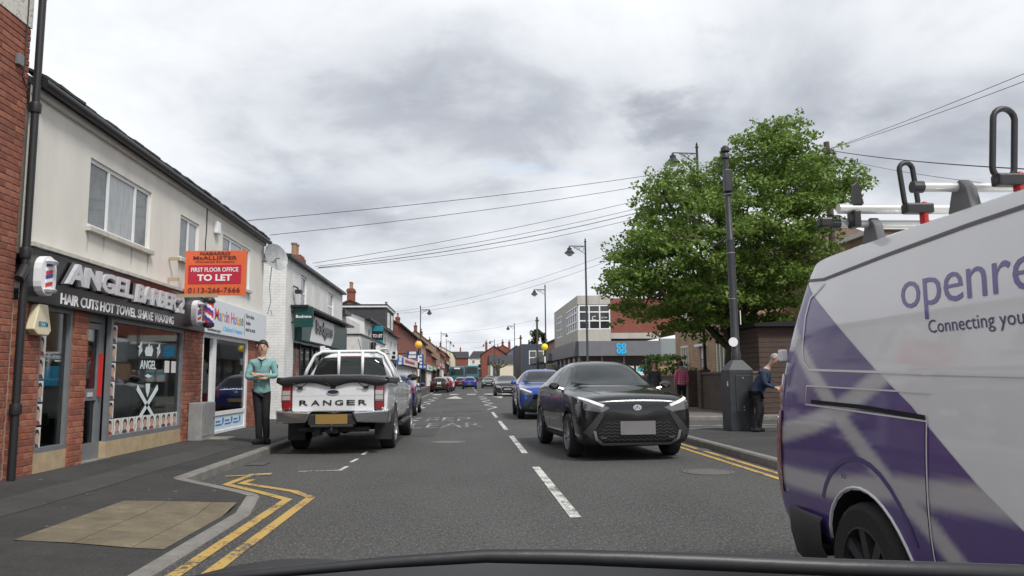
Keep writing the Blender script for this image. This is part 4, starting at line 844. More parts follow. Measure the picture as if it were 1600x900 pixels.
for lbl, x, y, wdt, ev, wm in (('red brick gabled house behind the cream building', 6.2, 170, 5.5, 5.0, REDWALL), ('slate fronted gable just right of the red gable', 11.2, 170, 5.0, 5.0, mat('blue_slate_wall', (.12, .13, .16), .7, var=.1, scale=2))):
    t = thing('gabled_house', lbl, 'building', (x, y, 2)); zb = hill(y); m = MB()
    for yy in (y, y + 14): m.add([(x - wdt / 2, yy, zb - .2), (x + wdt / 2, yy, zb - .2), (x + wdt / 2, yy, zb + ev), (x, yy, zb + ev + 1.8), (x - wdt / 2, yy, zb + ev)], [(0, 1, 2, 3, 4)])
    for s in (-1, 1): m.add([(x + s * wdt / 2, y, zb - .2), (x + s * wdt / 2, y + 14, zb - .2), (x + s * wdt / 2, y + 14, zb + ev), (x + s * wdt / 2, y, zb + ev)], [(0, 1, 2, 3)])
    obj('wall', m, wm, t); m = MB()
    for s in (-1, 1): m.hexa([(x + s * (wdt / 2 + .2), y - .2, zb + ev - .1), (x + s * (wdt / 2 + .2), y + 14, zb + ev - .1), (x, y + 14, zb + ev + 1.84), (x, y - .2, zb + ev + 1.84), (x + s * (wdt / 2 + .2), y - .2, zb + ev + .05), (x + s * (wdt / 2 + .2), y + 14, zb + ev + .05), (x, y + 14, zb + ev + 2), (x, y - .2, zb + ev + 2)])
    obj('roof', m, SLATE, t); chimney(t, x - wdt * .3, y + 2, zb + ev + .5, zb + ev + 2.8, REDWALL)
terrace('red brick house on the right beyond the gabled pair', 'R', 5.4, 186, 214, 4.6, 2, REDWALL, SLATE, 4, None, 2)
t = thing('white_house', 'white house with black roof at the end of the street', 'building', (5, 262, 4)); zb = hill(262); q = CF(262)
m = MB(); m.box(1.2, 10, 262, 272, zb - .3, zb + 3.8); obj('wall', m, mat('far_white', (.66, .64, .58), .8), t); m = MB(); m.hexa([(.9, 261.6, zb + 3.8), (10.3, 261.6, zb + 3.8), (10.3, 272, zb + 3.8), (.9, 272, zb + 3.8), (2.5, 265, zb + 6.2), (9, 265, zb + 6.2), (9, 269, zb + 6.2), (2.5, 269, zb + 6.2)]); obj('roof', m, SLATE, t)
for x in (2, 4.5, 7): window(t, q, x, x + 1.1, zb + 1.8, zb + 3.2, fw=.15, d=.01)
t = thing('red_house', 'far red brick house with slate roof left of the white one', 'building', (-4, 280, 4)); zb = hill(280); q = CF(280)
m = MB(); m.box(-9, 0.9, 280, 290, zb - .3, zb + 4.2); obj('wall', m, REDWALL, t); m = MB(); m.hexa([(-9.3, 279.6, zb + 4.2), (1.2, 279.6, zb + 4.2), (1.2, 290, zb + 4.2), (-9.3, 290, zb + 4.2), (-9, 283, zb + 6.6), (1, 283, zb + 6.6), (1, 288, zb + 6.6), (-9, 288, zb + 6.6)]); obj('roof', m, SLATE, t); chimney(t, -2, 284, zb + 6, zb + 8, REDWALL)
# ------------------------------------------------------------------ right side: brick house behind the tree, annex, wall, shed
hr = RF(12); bh = thing('brick_house', 'brown brick house with white windows behind the tree', 'building', (12, 37, .12))
HW = [(-42.4, -41.0, 1.35, 2.95), (-38.9, -37.9, .3, 2.75), (-36.3, -34.8, 1.35, 2.95), (-41.9, -40.7, 4.3, 5.6), (-36.1, -34.9, 4.3, 5.6)]
m = MB(); hr.wall(m, -43.5, -32, .0, 6.4, HW, .12); gf_ = CF(32); gf_.wall(m, 12, 14.6, 0, 6.4); CF(43.5).wall(m, 12, 20, 0, 6.4); obj('wall', m, BUFFW, bh)
CREAMF = mat('cream_frame', (.72, .68, .56), .5)
for i, h in enumerate(HW):
    if i == 1: continue
    window(bh, hr, *h, cols=(1, 1, 1), rows=(1,), fw=.1, fm=CREAMF, d=-.07, sill=CREAMF, proud=.08)
m = MB(); hr.box(m, -38.88, -37.92, .3, 2.1, -.1, -.05); dr = obj('door', m, fc('grey_door', (.42, .45, .5)), bh)
m = MB(); hr.box(m, -38.88, -37.92, 2.15, 2.74, -.1, -.06); obj('fanlight', m, LETW, dr); m = MB(); hr.box(m, -38.2, -38.05, 1.1, 1.2, -.05, -.02); obj('handle', m, SILV, dr)
m = MB(); hr.box(m, -39.1, -37.7, 2.78, 2.9, -.02, .25); obj('door_hood', m, WHITEPL, bh)
m = MB(); m.hexa([(11.6, 31.7, 6.4), (11.6, 43.8, 6.4), (20, 43.8, 6.4), (20, 31.7, 6.4), (15.5, 33.5, 8.2), (15.5, 42, 8.2), (17, 42, 8.2), (17, 33.5, 8.2)]); obj('roof', m, BROWNT, bh)
an = thing('brick_annex', 'brown brick flat roofed annex with white coping behind the van rack', 'building', (14.5, 25, .12))
m = MB(); RF(14.5).wall(m, -31.9, -25.6, 0, 6.3, [(-28.5, -27.3, 3.6, 5.0)]); m.add([(14.5, 25.6, 0), (20, 25.6, 0), (20, 25.6, 6.3), (14.5, 25.6, 6.3)], [(0, 1, 2, 3)]); obj('wall', m, BROWNW, an)
window(an, RF(14.5), -28.5, -27.3, 3.6, 5.0, cols=(1, 1), fw=.08); m = MB(); m.box(14.4, 20, 25.5, 31.9, 6.303, 6.45); obj('coping', m, WHITEPL, an)
nr = thing('brick_corner_block', 'red brick block with projecting flat roof at the right edge', 'building', (14.5, 14, .12))
m = MB(); RF(14.5).wall(m, -17.7, -6, 0, 8.1); CF(6).wall(m, 14.5, 22, 0, 8.1); m.add([(14.5, 17.7, 0), (22, 17.7, 0), (22, 17.7, 8.1), (14.5, 17.7, 8.1)], [(0, 1, 2, 3)]); obj('wall', m, BROWNW, nr)
m = MB(); m.box(14.3, 22, 5.6, 17.95, 8.103, 8.16); obj('soffit', m, WHITEPL, nr); m = MB(); m.box(14.25, 22, 5.55, 18.0, 8.163, 8.42); obj('roof_edge', m, DGREY, nr)
gw = thing('garden_wall', 'low dark brown brick wall along the back of the right pavement', 'wall', (8.5, 25, .12))
for (a, b, zt) in ((14.0, 16.9, 1.3), (22.5, 27.4, 1.34), (29.0, 44, 1.28)):
    m = MB(); m.box(8.45, 8.68, a, b, .1, zt); obj('wall_section', m, DARKBR, gw); m = MB(); m.box(8.4, 8.73, a - .03, b + .03, zt + .003, zt + .07); obj('coping', m, mat('coping_stone', (.16, .13, .105), .9, var=.2, scale=6), gw)
m = MB(); m.box(8.69, 12, 27.2, 27.4, .1, 1.34); obj('return_wall', m, DARKBR, gw)
for y in (27.42, 28.98): m = MB(); m.box(8.38, 8.75, y - .2, y + .2, .1, 1.5); obj('pier', m, DARKBR, gw)
sh = thing('timber_shed', 'dark brown timber shed behind the low wall', 'shed', (10, 24, .12))
m = MB(); m.box(8.95, 11.4, 23.05, 26, .1, 2.75); obj('body', m, SHEDW, sh)
for i in range(17): m = MB(); m.box(8.93, 11.42, 23.02, 23.045, .15 + i * .153, .29 + i * .153); obj('board', m, SHEDW, sh)
for i in range(17): m = MB(); m.box(8.92, 8.945, 23.05, 26, .15 + i * .153, .29 + i * .153); obj('board', m, SHEDW, sh)
m = MB(); m.hexa([(8.75, 22.8, 2.76), (11.6, 22.8, 2.76), (11.6, 26.2, 2.76), (8.75, 26.2, 2.76), (8.75, 22.8, 2.86), (11.6, 22.8, 3.02), (11.6, 26.2, 3.02), (8.75, 26.2, 2.86)]); obj('roof', m, BLACKPL, sh)
# ------------------------------------------------------------------ street lamps
LAMPM = mat('lamp_paint', (.022, .024, .028), .45, var=.15, scale=6)
LGLASS = mat('lantern_glass', (.55, .55, .52), .2)
def lamp(label, x, y, h, s, arm=.85):
    zb = .12 + hill(y); t = thing('street_lamp', label, 'street lamp', (x, y, zb), 'ornate street lamps along the road')
    obj('column', MB().tube([(x, y, zb), (x, y, zb + 1.3), (x, y, zb + 1.35), (x, y, zb + h)], [.1, .1, .065, .045], 10), LAMPM, t, smooth=40)
    obj('collar', MB().lathe([(.1, 1.25), (.14, 1.28), (.14, 1.36), (.09, 1.45), (.08, 1.5)], (x, y, zb), 12), LAMPM, t, smooth=40)
    obj('finial', MB().lathe([(.06, h), (.07, h + .04), (.03, h + .08), (.045, h + .13), (.0, h + .24)], (x, y, zb), 10, cap=False), LAMPM, t, smooth=40)
    za = zb + h - .22
    m = MB().tube([(x, y, za), (x + s * arm, y, za + .02)], .025, 8)
    a = obj('arm', m, LAMPM, t)
    m = MB()
    for cx, r in ((.2, .12), (.42, .08), (.57, .05)): m.tube([(x + s * (cx + r * cos(q)), y, za - .03 - r + r * sin(q)) for q in [2 * pi * k / 14 for k in range(14)]], .011, 5, closed=True)
    m.tube([(x, y, za - .42), (x + s * .2, y, za - .3), (x + s * .5, y, za - .08), (x + s * .7, y, za - .02)], .014, 6); obj('scroll', m, LAMPM, a)
    lx = x + s * arm
    obj('lantern', MB().lathe([(.02, .02), (.05, -.02), (.05, -.08), (.12, -.1), (.12, -.2), (.16, -.24), (.27, -.36), (.27, -.39), (.2, -.39)], (lx, y, za), 16), LAMPM, t, smooth=40)
    obj('lantern_glass', MB().lathe([(.19, -.385), (.17, -.46), (.08, -.53), (.0, -.54)], (lx, y, za), 14, cap=False), LGLASS, t, smooth=1)
for a in (('tall street lamp with lantern rising out of the tree', 8.9, 28.3, 9.9, -1, .95), ('street lamp right of the road in front of the supermarket', 6.35, 40, 8.3, -1), ('street lamp on the right beside the supermarket corner', 6.25, 60, 8.3, -1), ('street lamp on the right before the dark navy block', 6.4, 101, 8.2, -1), ('street lamp on the right by the cream building', 5.3, 142, 7.6, -1), ('farthest street lamp on the right up the hill', 4.9, 178, 7.4, -1),
          ('nearest street lamp on the left beside the orange beacon', -4.35, 74, 8.0, 1), ('second street lamp on the left before the bus', -3.85, 120, 8.2, 1), ('third street lamp on the left above the bus', -3.8, 150, 7.8, 1), ('farthest street lamp on the left', -3.75, 182, 7.4, 1)): lamp(a[0], a[1], a[2], a[3], a[4], *(a[5:]))
# ------------------------------------------------------------------ crossing beacons
for lbl, x, y, h, c in (('orange globe crossing beacon on a striped pole on the left', -3.05, 50, 3.35, (.75, .38, .06)), ('yellow globe crossing beacon on a striped pole on the right', 5.75, 56, 3.4, (.8, .62, .02))):
    t = thing('crossing_beacon', lbl, 'beacon', (x, y, .12)); r_ = .24
    obj('globe', MB().lathe([(r_ * sin(pi * k / 12), -r_ * cos(pi * k / 12)) for k in range(13)], (x, y, .12 + h), 18, cap=False), mat('globe' + lbl[:3], c, .35, emit=(c, .12)), t, smooth=1)
    for k in range(7):
        z0 = .12 + k * (h - r_) / 7; m = MB().lathe([(.055, 0), (.055, (h - r_) / 7 - .002)], (x, y, z0), 12); obj('pole_band', m, [BLACKPL, LETW][k % 2], t, smooth=40)
# ------------------------------------------------------------------ yellow framed stand
t = thing('advert_stand', 'yellow framed stand with grey panel beside the crossing pole', 'stand', (-3.5, 50.6, .12)); YEL = mat('yellow_plastic', (.72, .66, .03), .5)
m = MB(); m.box(-3.78, -3.69, 50.5, 50.9, .12, 1.42); m.box(-3.33, -3.23, 50.5, 50.9, .12, 1.42); m.box(-3.69, -3.33, 50.5, 50.9, 1.3, 1.42); obj('frame', m, YEL, t, bev=.02)
m = MB(); m.box(-3.69, -3.33, 50.6, 50.66, .25, 1.3); obj('panel', m, mat('advert_face', (.3, .3, .36), .5, col2=(.55, .5, .5), scale=4), t)
# ------------------------------------------------------------------ black control cabinet with pole
cc = thing('camera_pole', 'tall black pole rising from a tapered black cabinet on the pavement', 'pole', (5.78, 16.1, .12)); cx, cy = 5.76, 16.15
CABM = mat('cabinet_black', (.03, .032, .036), .5, var=.3, scale=4, bump=.1, bscale=30)
m = MB(); m.box(cx - .26, cx + .26, cy - .26, cy + .26, .12, 1.38); obj('cabinet', m, CABM, cc, bev=.012)
m = MB(); m.hexa([(cx - .27, cy - .27, 1.383), (cx + .27, cy - .27, 1.383), (cx + .27, cy + .27, 1.383), (cx - .27, cy + .27, 1.383), (cx - .1, cy - .1, 1.6), (cx + .1, cy - .1, 1.6), (cx + .1, cy + .1, 1.6), (cx - .1, cy + .1, 1.6)]); obj('cabinet_top', m, CABM, cc, bev=.008)
m = MB(); m.box(cx - .13, cx + .2, cy - .272, cy - .262, .5, 1.27); d = obj('cabinet_door', m, CABM, cc, bev=.004)
for z in (.56, .62, 1.22): obj('lock', MB().lathe([(.012, 0), (.012, .008)], (cx + .03, cy - .281, z), 8, 'y'), SILV, d)
m = MB(); m.box(cx - .275, cx - .262, cy - .2, cy - .16, 1.05, 1.15); obj('label_plate', m, LETW, cc)
obj('lower_pole', MB().tube([(cx, cy, 1.6), (cx, cy, 1.75), (cx, cy, 1.78), (cx - .02, cy, 4.2)], [.1, .1, .085, .085], 14), CABM, cc, smooth=40)
obj('upper_pole', MB().tube([(cx - .02, cy, 4.2), (cx - .02, cy, 4.22), (cx - .05, cy, 6.0)], [.085, .07, .06], 14), CABM, cc, smooth=40)
for z in (2.9, 3.9, 5.2): obj('band', MB().lathe([(.09, 0), (.09, .02)], (cx - .02, cy, z), 14), mat('galv', (.3, .31, .32), .4, metal=.6), cc)
m = MB(); m.box(cx - .13, cx + .04, cy - .14, cy + .02, 5.25, 5.75); obj('control_box', m, CABM, cc, bev=.02)
obj('camera_head', MB().lathe([(.05, 6.0), (.09, 6.02), (.09, 6.1), (.06, 6.14), (.1, 6.18), (.09, 6.26), (.03, 6.31)], (cx - .05, cy, 0), 14), CABM, cc, smooth=40)
m = MB(); m.box(cx + .085, cx + .1, cy - .12, cy - .09, 2.35, 2.65); obj('white_plate', m, LETW, cc)
obj('round_plate', MB().lathe([(.1, 0), (.1, .01)], (cx - .08, cy - .1, 1.98), 14, 'y'), LETW, cc)
# ------------------------------------------------------------------ telegraph poles and wires
POLE = mat('creosoted_pole', (.09, .07, .055), .9, var=.3, scale=6, stretch=(1, 1, .1))
def tpole(label, x, y, h):
    zb = hill(y); t = thing('telegraph_pole', label, 'pole', (x, y, zb), 'wooden telegraph poles')
    obj('shaft', MB().tube([(x, y, zb), (x, y, zb + h)], [.15, .11], 10), POLE, t, smooth=40)
    m = MB(); m.lathe([(.2, 0), (.2, .05)], (x, y, zb + h - .35), 10); m.box(x - .2, x + .2, y - .14, y - .1, zb + h - .5, zb + h - .42); obj('ring_head', m, BLACKPL, t)
    for k in range(4): obj('insulator', MB().lathe([(.04, 0), (.05, .05), (.02, .12)], (x - .18 + .12 * k, y - .16, zb + h - .42), 8), GREYFR, t)
    return Vector((x, y, zb + h - .3))
PA = tpole('telegraph pole top showing behind the tree on the right', 13.9, 28, 10.2)
PB = tpole('thick telegraph pole beside the right crossing beacon', 8.0, 86, 8.1)
PC = tpole('thinner telegraph pole in front of the navy block', 7.2, 101, 6.9)
WIRE = mat('wire_black', (.03, .03, .035), .6)
wn = 0
def wire(label, a, b, sag, r=.008):
    a, b = Vector(a), Vector(b); pts = [a.lerp(b, k / 14) - Vector((0, 0, sag * 4 * (k / 14) * (1 - k / 14))) for k in range(15)]
    setp(obj('overhead_wire', MB().tube(pts, r, 5), WIRE), label, 'wire', 'overhead wires across the street')
wire('topmost overhead wire reaching the cream building eaves', (-5.0, 17.65, 4.9), PA + Vector((0, 0, .2)), .25)
wire('second overhead wire meeting the corner of the cream building', (-5.0, 19.7, 4.95), PA + Vector((0, 0, .05)), .3)
wire('third overhead wire reaching the white shop roof', (-5.0, 25.2, 5.05), PA, .35)
wire('fourth overhead wire reaching the white shop roof', (-5.0, 25.6, 5.0), PA + Vector((0, 0, -.15)), .5)
wire('thick dark overhead wire reaching the white shop roof', (-5.0, 26.2, 5.05), PA + Vector((0, 0, -.22)), .6, .012)
wire('lowest of the overhead wires reaching the white shop roof', (-5.0, 26.0, 5.0), PA + Vector((0, 0, -.3)), .75)
wire('upper of the paired long wires to the dark dormer', (-5.4, 57.0, 6.2), PA + Vector((0, 0, -.4)), 1.0)
wire('lower of the paired long wires to the dark dormer', (-5.4, 57.3, 6.1), PA + Vector((0, 0, -.5)), 1.25)
wire('slack dark wire from the pole towards the right edge', PA, (11.54, 14, 5.2), .1, .014)
wire('upper of two wires rising towards the right edge', PA, (11.75, 14, 7.45), .06)
wire('lower of two wires rising towards the right edge', PA, (11.73, 14, 7.27), .08)
wire('thin wire dipping behind the van rack', PA + Vector((0, 0, -.2)), (10.15, 14, 4.93), .1, .006)
wire('wire from the thick telegraph pole across to the red shop house', PB, (-5.0, 79, 5.8), .35)
wire('wire linking the thick and the thin telegraph poles', PB, PC, .5)
wire('upper wire from the thin pole to the brown shop house', PC, (-5.0, 96, 5.9), .4)
wire('wire from the thin pole to the far left houses', PC, (-4.9, 128, 5.9), .6)
wire('far wire crossing above the bus', PC + Vector((0, 0, -.1)), (-4.9, 146, 7.3), .7)
# ------------------------------------------------------------------ trees and bushes
def leafmat(name, c1, c2):
    m = bpy.data.materials.new(name); m.use_nodes = True; nt = m.node_tree; b = nt.nodes['Principled BSDF']; N = nt.nodes.new; L = nt.links.new
    tc = N('ShaderNodeTexCoord'); n = N('ShaderNodeTexNoise'); n.inputs['Scale'].default_value = 3.5; n.inputs['Detail'].default_value = 6; n.inputs['Roughness'].default_value = .8; L(tc.outputs['Object'], n.inputs['Vector'])
    r = N('ShaderNodeValToRGB'); r.color_ramp.elements[0].position = .36; r.color_ramp.elements[1].position = .64; r.color_ramp.elements[0].color = (*c1, 1); r.color_ramp.elements[1].color = (*c2, 1); L(n.outputs['Fac'], r.inputs[0])
    L(r.outputs[0], b.inputs['Base Color']); b.inputs['Roughness'].default_value = .5; b.inputs['Specular IOR Level'].default_value = .3
    out = nt.nodes['Material Output']; tr = N('ShaderNodeBsdfTranslucent'); L(r.outputs[0], tr.inputs[0]); mx = N('ShaderNodeMixShader'); mx.inputs[0].default_value = .4
    L(b.outputs[0], mx.inputs[1]); L(tr.outputs[0], mx.inputs[2]); L(mx.outputs[0], out.inputs[0]); MT[name] = m; return m
LEAF = leafmat('sycamore_leaf', (.075, .14, .025), (.235, .34, .07)); LEAF2 = leafmat('bush_leaf', (.03, .07, .015), (.085, .15, .03)); LEAF3 = leafmat('conifer_leaf', (.02, .04, .015), (.05, .08, .025))
BARK = mat('bark', (.085, .07, .052), .95, var=.35, scale=9, bump=.6, bscale=25, stretch=(1, 1, .3))
def leaves(mb, c, rx, ry, rz, n, size, rnd):
    for _ in range(n):
        while True:
            p = Vector((rnd.uniform(-1, 1), rnd.uniform(-1, 1), rnd.uniform(-1, 1)))
            if p.length < 1: break
        p = Vector((c[0] + p.x * rx, c[1] + p.y * ry, c[2] + p.z * rz))
        nrm = Vector((rnd.gauss(0, .55), rnd.gauss(-.15, .55), rnd.uniform(.2, 1))).normalized(); a = nrm.orthogonal().normalized(); a.rotate(Matrix.Rotation(rnd.uniform(0, 6.28), 3, nrm)); b = nrm.cross(a)
        s = size * rnd.uniform(.6, 1.2); dr = Vector((0, 0, -s * .25))
        mb.add([p - a * s, p + b * s * .62 - a * .15 * s, p + a * s + dr, p - b * s * .62 - a * .15 * s], [(0, 1, 2), (0, 2, 3)])
SIL = [(4.3, 4.6), (4.9, 5.3), (5.0, 6.0), (5.8, 6.6), (6.2, 8.0), (7.2, 8.45), (8.2, 8.1), (8.9, 8.9), (9.3, 9.7), (10.0, 9.7), (10.9, 10.5), (11.4, 9.5), (12.0, 8.7), (13.0, 8.5), (13.7, 7.5), (12.6, 6.4), (12.2, 5.2), (11.6, 3.6), (10.6, 2.6), (9.4, 2.55), (8.4, 2.5), (7.2, 2.35), (6.2, 2.8), (5.0, 3.5)]
def inside(p, poly):
    c = False; n = len(poly)
    for i in range(n):
        (x0, y0), (x1, y1) = poly[i], poly[(i + 1) % n]
        if (y0 > p[1]) != (y1 > p[1]) and p[0] < (x1 - x0) * (p[1] - y0) / (y1 - y0) + x0: c = not c
    return c
def edged(p, poly):
    best = 9
    for i in range(len(poly)):
        a, b = Vector(poly[i]), Vector(poly[(i + 1) % len(poly)]); q = Vector(p); d = b - a
        t = max(0, min(1, (q - a).dot(d) / d.length_squared)); best = min(best, (q - a - d * t).length)
    return best
tr = thing('broadleaf_tree', 'large green broadleaf tree behind the black pole', 'tree', (9.0, 25.6, .12)); rnd = random.Random(21)
BX, BY = 8.95, 25.6
tkm = MB(); tkm.tube([(BX, BY, .05), (BX + .02, BY, .9), (BX - .02, BY, 1.7), (BX + .08, BY, 2.3)], [.3, .23, .21, .22], 12)
limbs = []
for ex_, ey, ez, r0 in ((11.0, 25.2, 8.8, .15), (9.0, 26.2, 8.7, .13), (6.6, 24.8, 7.3, .12), (5.6, 25.6, 4.8, .1), (12.3, 26, 7.0, .12), (8.2, 23.0, 5.6, .1), (10.6, 23.4, 5.4, .1), (9.4, 28.2, 6.0, .1), (6.4, 27.4, 5.0, .09), (7.4, 23.6, 3.9, .08), (11.2, 27.2, 4.4, .08)):
    a = Vector((BX + .05, BY, 2.15 + rnd.uniform(-.3, .3))); b = Vector((ex_, ey, ez)); pts = []
    for k in range(9):
        q = a.lerp(b, k / 8); bow = sin(pi * k / 8); q.z += bow * .25; q.x += bow * rnd.uniform(-.18, .18); q.y += bow * rnd.uniform(-.18, .18); pts.append(q)
    tkm.tube(pts, [r0 * (1 - .085 * k) for k in range(9)], 7); limbs += pts[2:]
cm = MB(); n = 0; tries = 0; cents = []
while n < 300 and tries < 30000:
    tries += 1; p = (rnd.uniform(4, 13.8), rnd.uniform(2.3, 10.5))
    if not inside(p, SIL): continue
    ed = edged(p, SIL); dep = 3.7 * min(1, (ed / 2.4)) ** .6
    if ed < .2: continue
    yy = rnd.uniform(-1, 1); yy = (abs(yy) ** .55) * (1 if yy > 0 else -1) * dep
    c = Vector((p[0], 25.3 + yy, p[1]))
    if any((c - q).length < .5 for q in cents): continue
    cents.append(c); n += 1
    near = min(limbs, key=lambda q: (q - c).length + max(0, q.z - c.z) * .7)
    mid = near.lerp(c, .55) + Vector((rnd.uniform(-.15, .15), rnd.uniform(-.15, .15), rnd.uniform(0, .2)))
    tkm.tube([near, mid, c, c + Vector((rnd.uniform(-.2, .2), rnd.uniform(-.2, .2), .15))], [.035, .022, .013, .006], 5); limbs.append(mid)
    leaves(cm, c, rnd.uniform(.45, .72), rnd.uniform(.45, .72), rnd.uniform(.18, .34), rnd.randint(125, 200), .078, rnd)
    for _ in range(3):
        q = c + Vector((rnd.uniform(-.8, .8), rnd.uniform(-.8, .8), rnd.uniform(-.35, .3))); leaves(cm, q, .22, .22, .14, 20, .075, rnd)
obj('trunk', tkm, BARK, tr, smooth=60); obj('crown', cm, LEAF, tr, recalc=False)
def bush(name, label, cat, x, y, z0, rx, ry, rz, n, lm, size, trunk=None, rnd=random.Random(4)):
    t = thing(name, label, cat, (x, y, z0)); m = MB()
    for _ in range(n):
        a = rnd.uniform(0, 6.28); h = rnd.random(); r = (sin(pi * (.12 + .8 * h)) ** .6) * rnd.uniform(.5, 1)
        leaves(m, (x + rx * r * cos(a), y + ry * r * sin(a), z0 + (trunk or .1) + rz * 2 * h), rx * .28, ry * .28, rz * .2, 40, size, rnd)
    obj('foliage', m, lm, t, recalc=False)
    obj('stem', MB().tube([(x, y, z0 - .1), (x + .03, y, z0 + (trunk or .3) + rz * .8)], [.08 if not trunk else .15, .03], 7), BARK, t)
bush('garden_bush', 'rounded green bush growing over the low brown wall', 'bush', 9.3, 35.5, .9, 1.25, .9, .62, 60, LEAF2, .07)
bush('hanging_plant', 'small plant by the brick house wall', 'plant', 11.7, 43.2, 1.3, .35, .3, .4, 10, LEAF2, .06)
bush('conifer_tree', 'tall dark tree beyond the supermarket roof', 'tree', 11.3, 122, 2.5, 1.5, 1.5, 2.6, 60, LEAF3, .22, 1.0)
t = thing('pollard_tree', 'bare pollarded tree stump in front of the cream building', 'tree', (4.9, 118, .3)); m = MB(); zb = hill(118)
m.tube([(4.9, 118, zb), (4.95, 118, zb + 1.5), (4.9, 118, zb + 3.2)], [.3, .24, .3], 8)
for dx, dz in ((-1.1, 3.7), (-.6, 4.1), (.2, 4.2), (.9, 3.9), (1.4, 3.3), (-.9, 3.1)): m.tube([(4.9, 118, zb + 2.7), (4.9 + dx * .6, 118, zb + 2.7 + (dz - 2.7) * .4), (4.9 + dx, 118, zb + dz)], [.16, .12, .14], 6)
obj('trunk', m, BARK, t)
# ------------------------------------------------------------------ vehicles
def paint(name, col, metal=.3, rough=.28): return mat(name, col, rough, metal, coat=1.0, spec=.5, var=.03, scale=2)
TYRE = mat('tyre_rubber', (.018, .018, .019), .85, bump=.2, bscale=60); WELL = mat('wheel_well', (.008, .008, .008), .9)
CARGL = mat('car_glass', (.016, .021, .021), .03, spec=.55); ALLOY = mat('alloy', (.42, .43, .45), .3, metal=.8); DALLOY = mat('dark_alloy', (.05, .05, .055), .35, metal=.5)
CHROME = mat('chrome', (.62, .63, .65), .12, metal=1); CLAD = mat('black_cladding', (.02, .02, .021), .6, bump=.1, bscale=120); GLOSSB = mat('gloss_black', (.006, .006, .007), .12, coat=1)
RLIGHT = mat('red_lamp', (.24, .01, .012), .15, coat=1); WLIGHT = mat('white_lamp', (.5, .5, .5), .12, coat=1, metal=.3); DRL = mat('daytime_lamp', (.6, .6, .6), .3, emit=((1, 1, 1), .1)); HLIGHT = mat('headlamp', (.12, .125, .13), .1, coat=1, metal=.4)
PLATEY = mat('yellow_plate', (.27, .17, .045), .5); PLATEW = mat('white_plate', (.30, .30, .30), .5); PLATED = mat('grey_plate', (.17, .165, .17), .5, var=.1, scale=3)
ORANGEL = mat('amber_lamp', (.6, .22, .02), .2, coat=1)
def ev_mesh(o):
    dg = bpy.context.evaluated_depsgraph_get(); dg.update()
    return bpy.data.meshes.new_from_object(o.evaluated_get(dg))
def loft(name, st, mats, parent, arches=(), level=2, clad=(0, 1), lean=None, crease=(), post=None):
    bm = bmesh.new(); rings = []; cl = bm.edges.layers.float.new('crease_edge')
    for (y, zb, ws, wm, zm, wsh, zsh, wr, zr, cr) in st:
        h = [(0, zb), (ws * .88, zb), (ws, zb + .06), (wm, zm), (wsh, zsh), (wr, zr), (wr * .55, zr + cr * .75), (0, zr + cr)]
        full = h + [(-x, z) for x, z in h[-2:0:-1]]
        rings.append([bm.verts.new((x, y + (lean(y, z) if lean else 0), z)) for x, z in full])
    n = len(rings[0])
    for a, b in zip(rings, rings[1:]):
        for k in range(n):
            f = bm.faces.new((a[k], a[(k + 1) % n], b[(k + 1) % n], b[k])); kk = k if k < 7 else 13 - k
            f.material_index = 1 if kk in clad else 0
            for i in crease:
                if k in (i, (14 - i) % 14):
                    e = bm.edges.get((a[k], b[k])); e[cl] = .6
    bm.faces.new(rings[0][::-1]); bm.faces.new(rings[-1])
    bmesh.ops.recalc_face_normals(bm, faces=bm.faces)
    me = bpy.data.meshes.new(name); bm.to_mesh(me); bm.free()
    for q in mats: me.materials.append(q)
    o = bpy.data.objects.new('tmp', me); C.objects.link(o)
    md = o.modifiers.new('s', 'SUBSURF'); md.levels = level; md.render_levels = level
    cut = None
    if arches:
        c = MB()
        for (y, z, r, xo) in arches:
            for s in (-1, 1):
                xa, xb = sorted((s * (xo - .34), s * (xo + .3))); c.lathe([(r, xa), (r, xb)], (0, y, z), 28, 'x')
        cm_ = bpy.data.meshes.new('cut'); cm_.from_pydata(c.v, [], c.f); cm_.polygons.foreach_set('material_index', [2] * len(cm_.polygons))
        b2 = bmesh.new(); b2.from_mesh(cm_); bmesh.ops.recalc_face_normals(b2, faces=b2.faces); b2.to_mesh(cm_); b2.free()
        for q in mats: cm_.materials.append(q)
        cut = bpy.data.objects.new('cut', cm_); C.objects.link(cut)
        bo = o.modifiers.new('b', 'BOOLEAN'); bo.operation = 'DIFFERENCE'; bo.solver = 'EXACT'; bo.object = cut
    fin = ev_mesh(o); fin.name = name
    bpy.data.objects.remove(o)
    if cut: bpy.data.objects.remove(cut)
    fin.polygons.foreach_set('use_smooth', [True] * len(fin.polygons)); fin.set_sharp_from_angle(angle=rad(38))
    body = bpy.data.objects.new(name, fin); C.objects.link(body); body.parent = parent; ORG[body.name] = Vector()
    bm = bmesh.new(); bm.from_mesh(fin); bv = BVHTree.FromBMesh(bm); bm.free()
    return body, bv
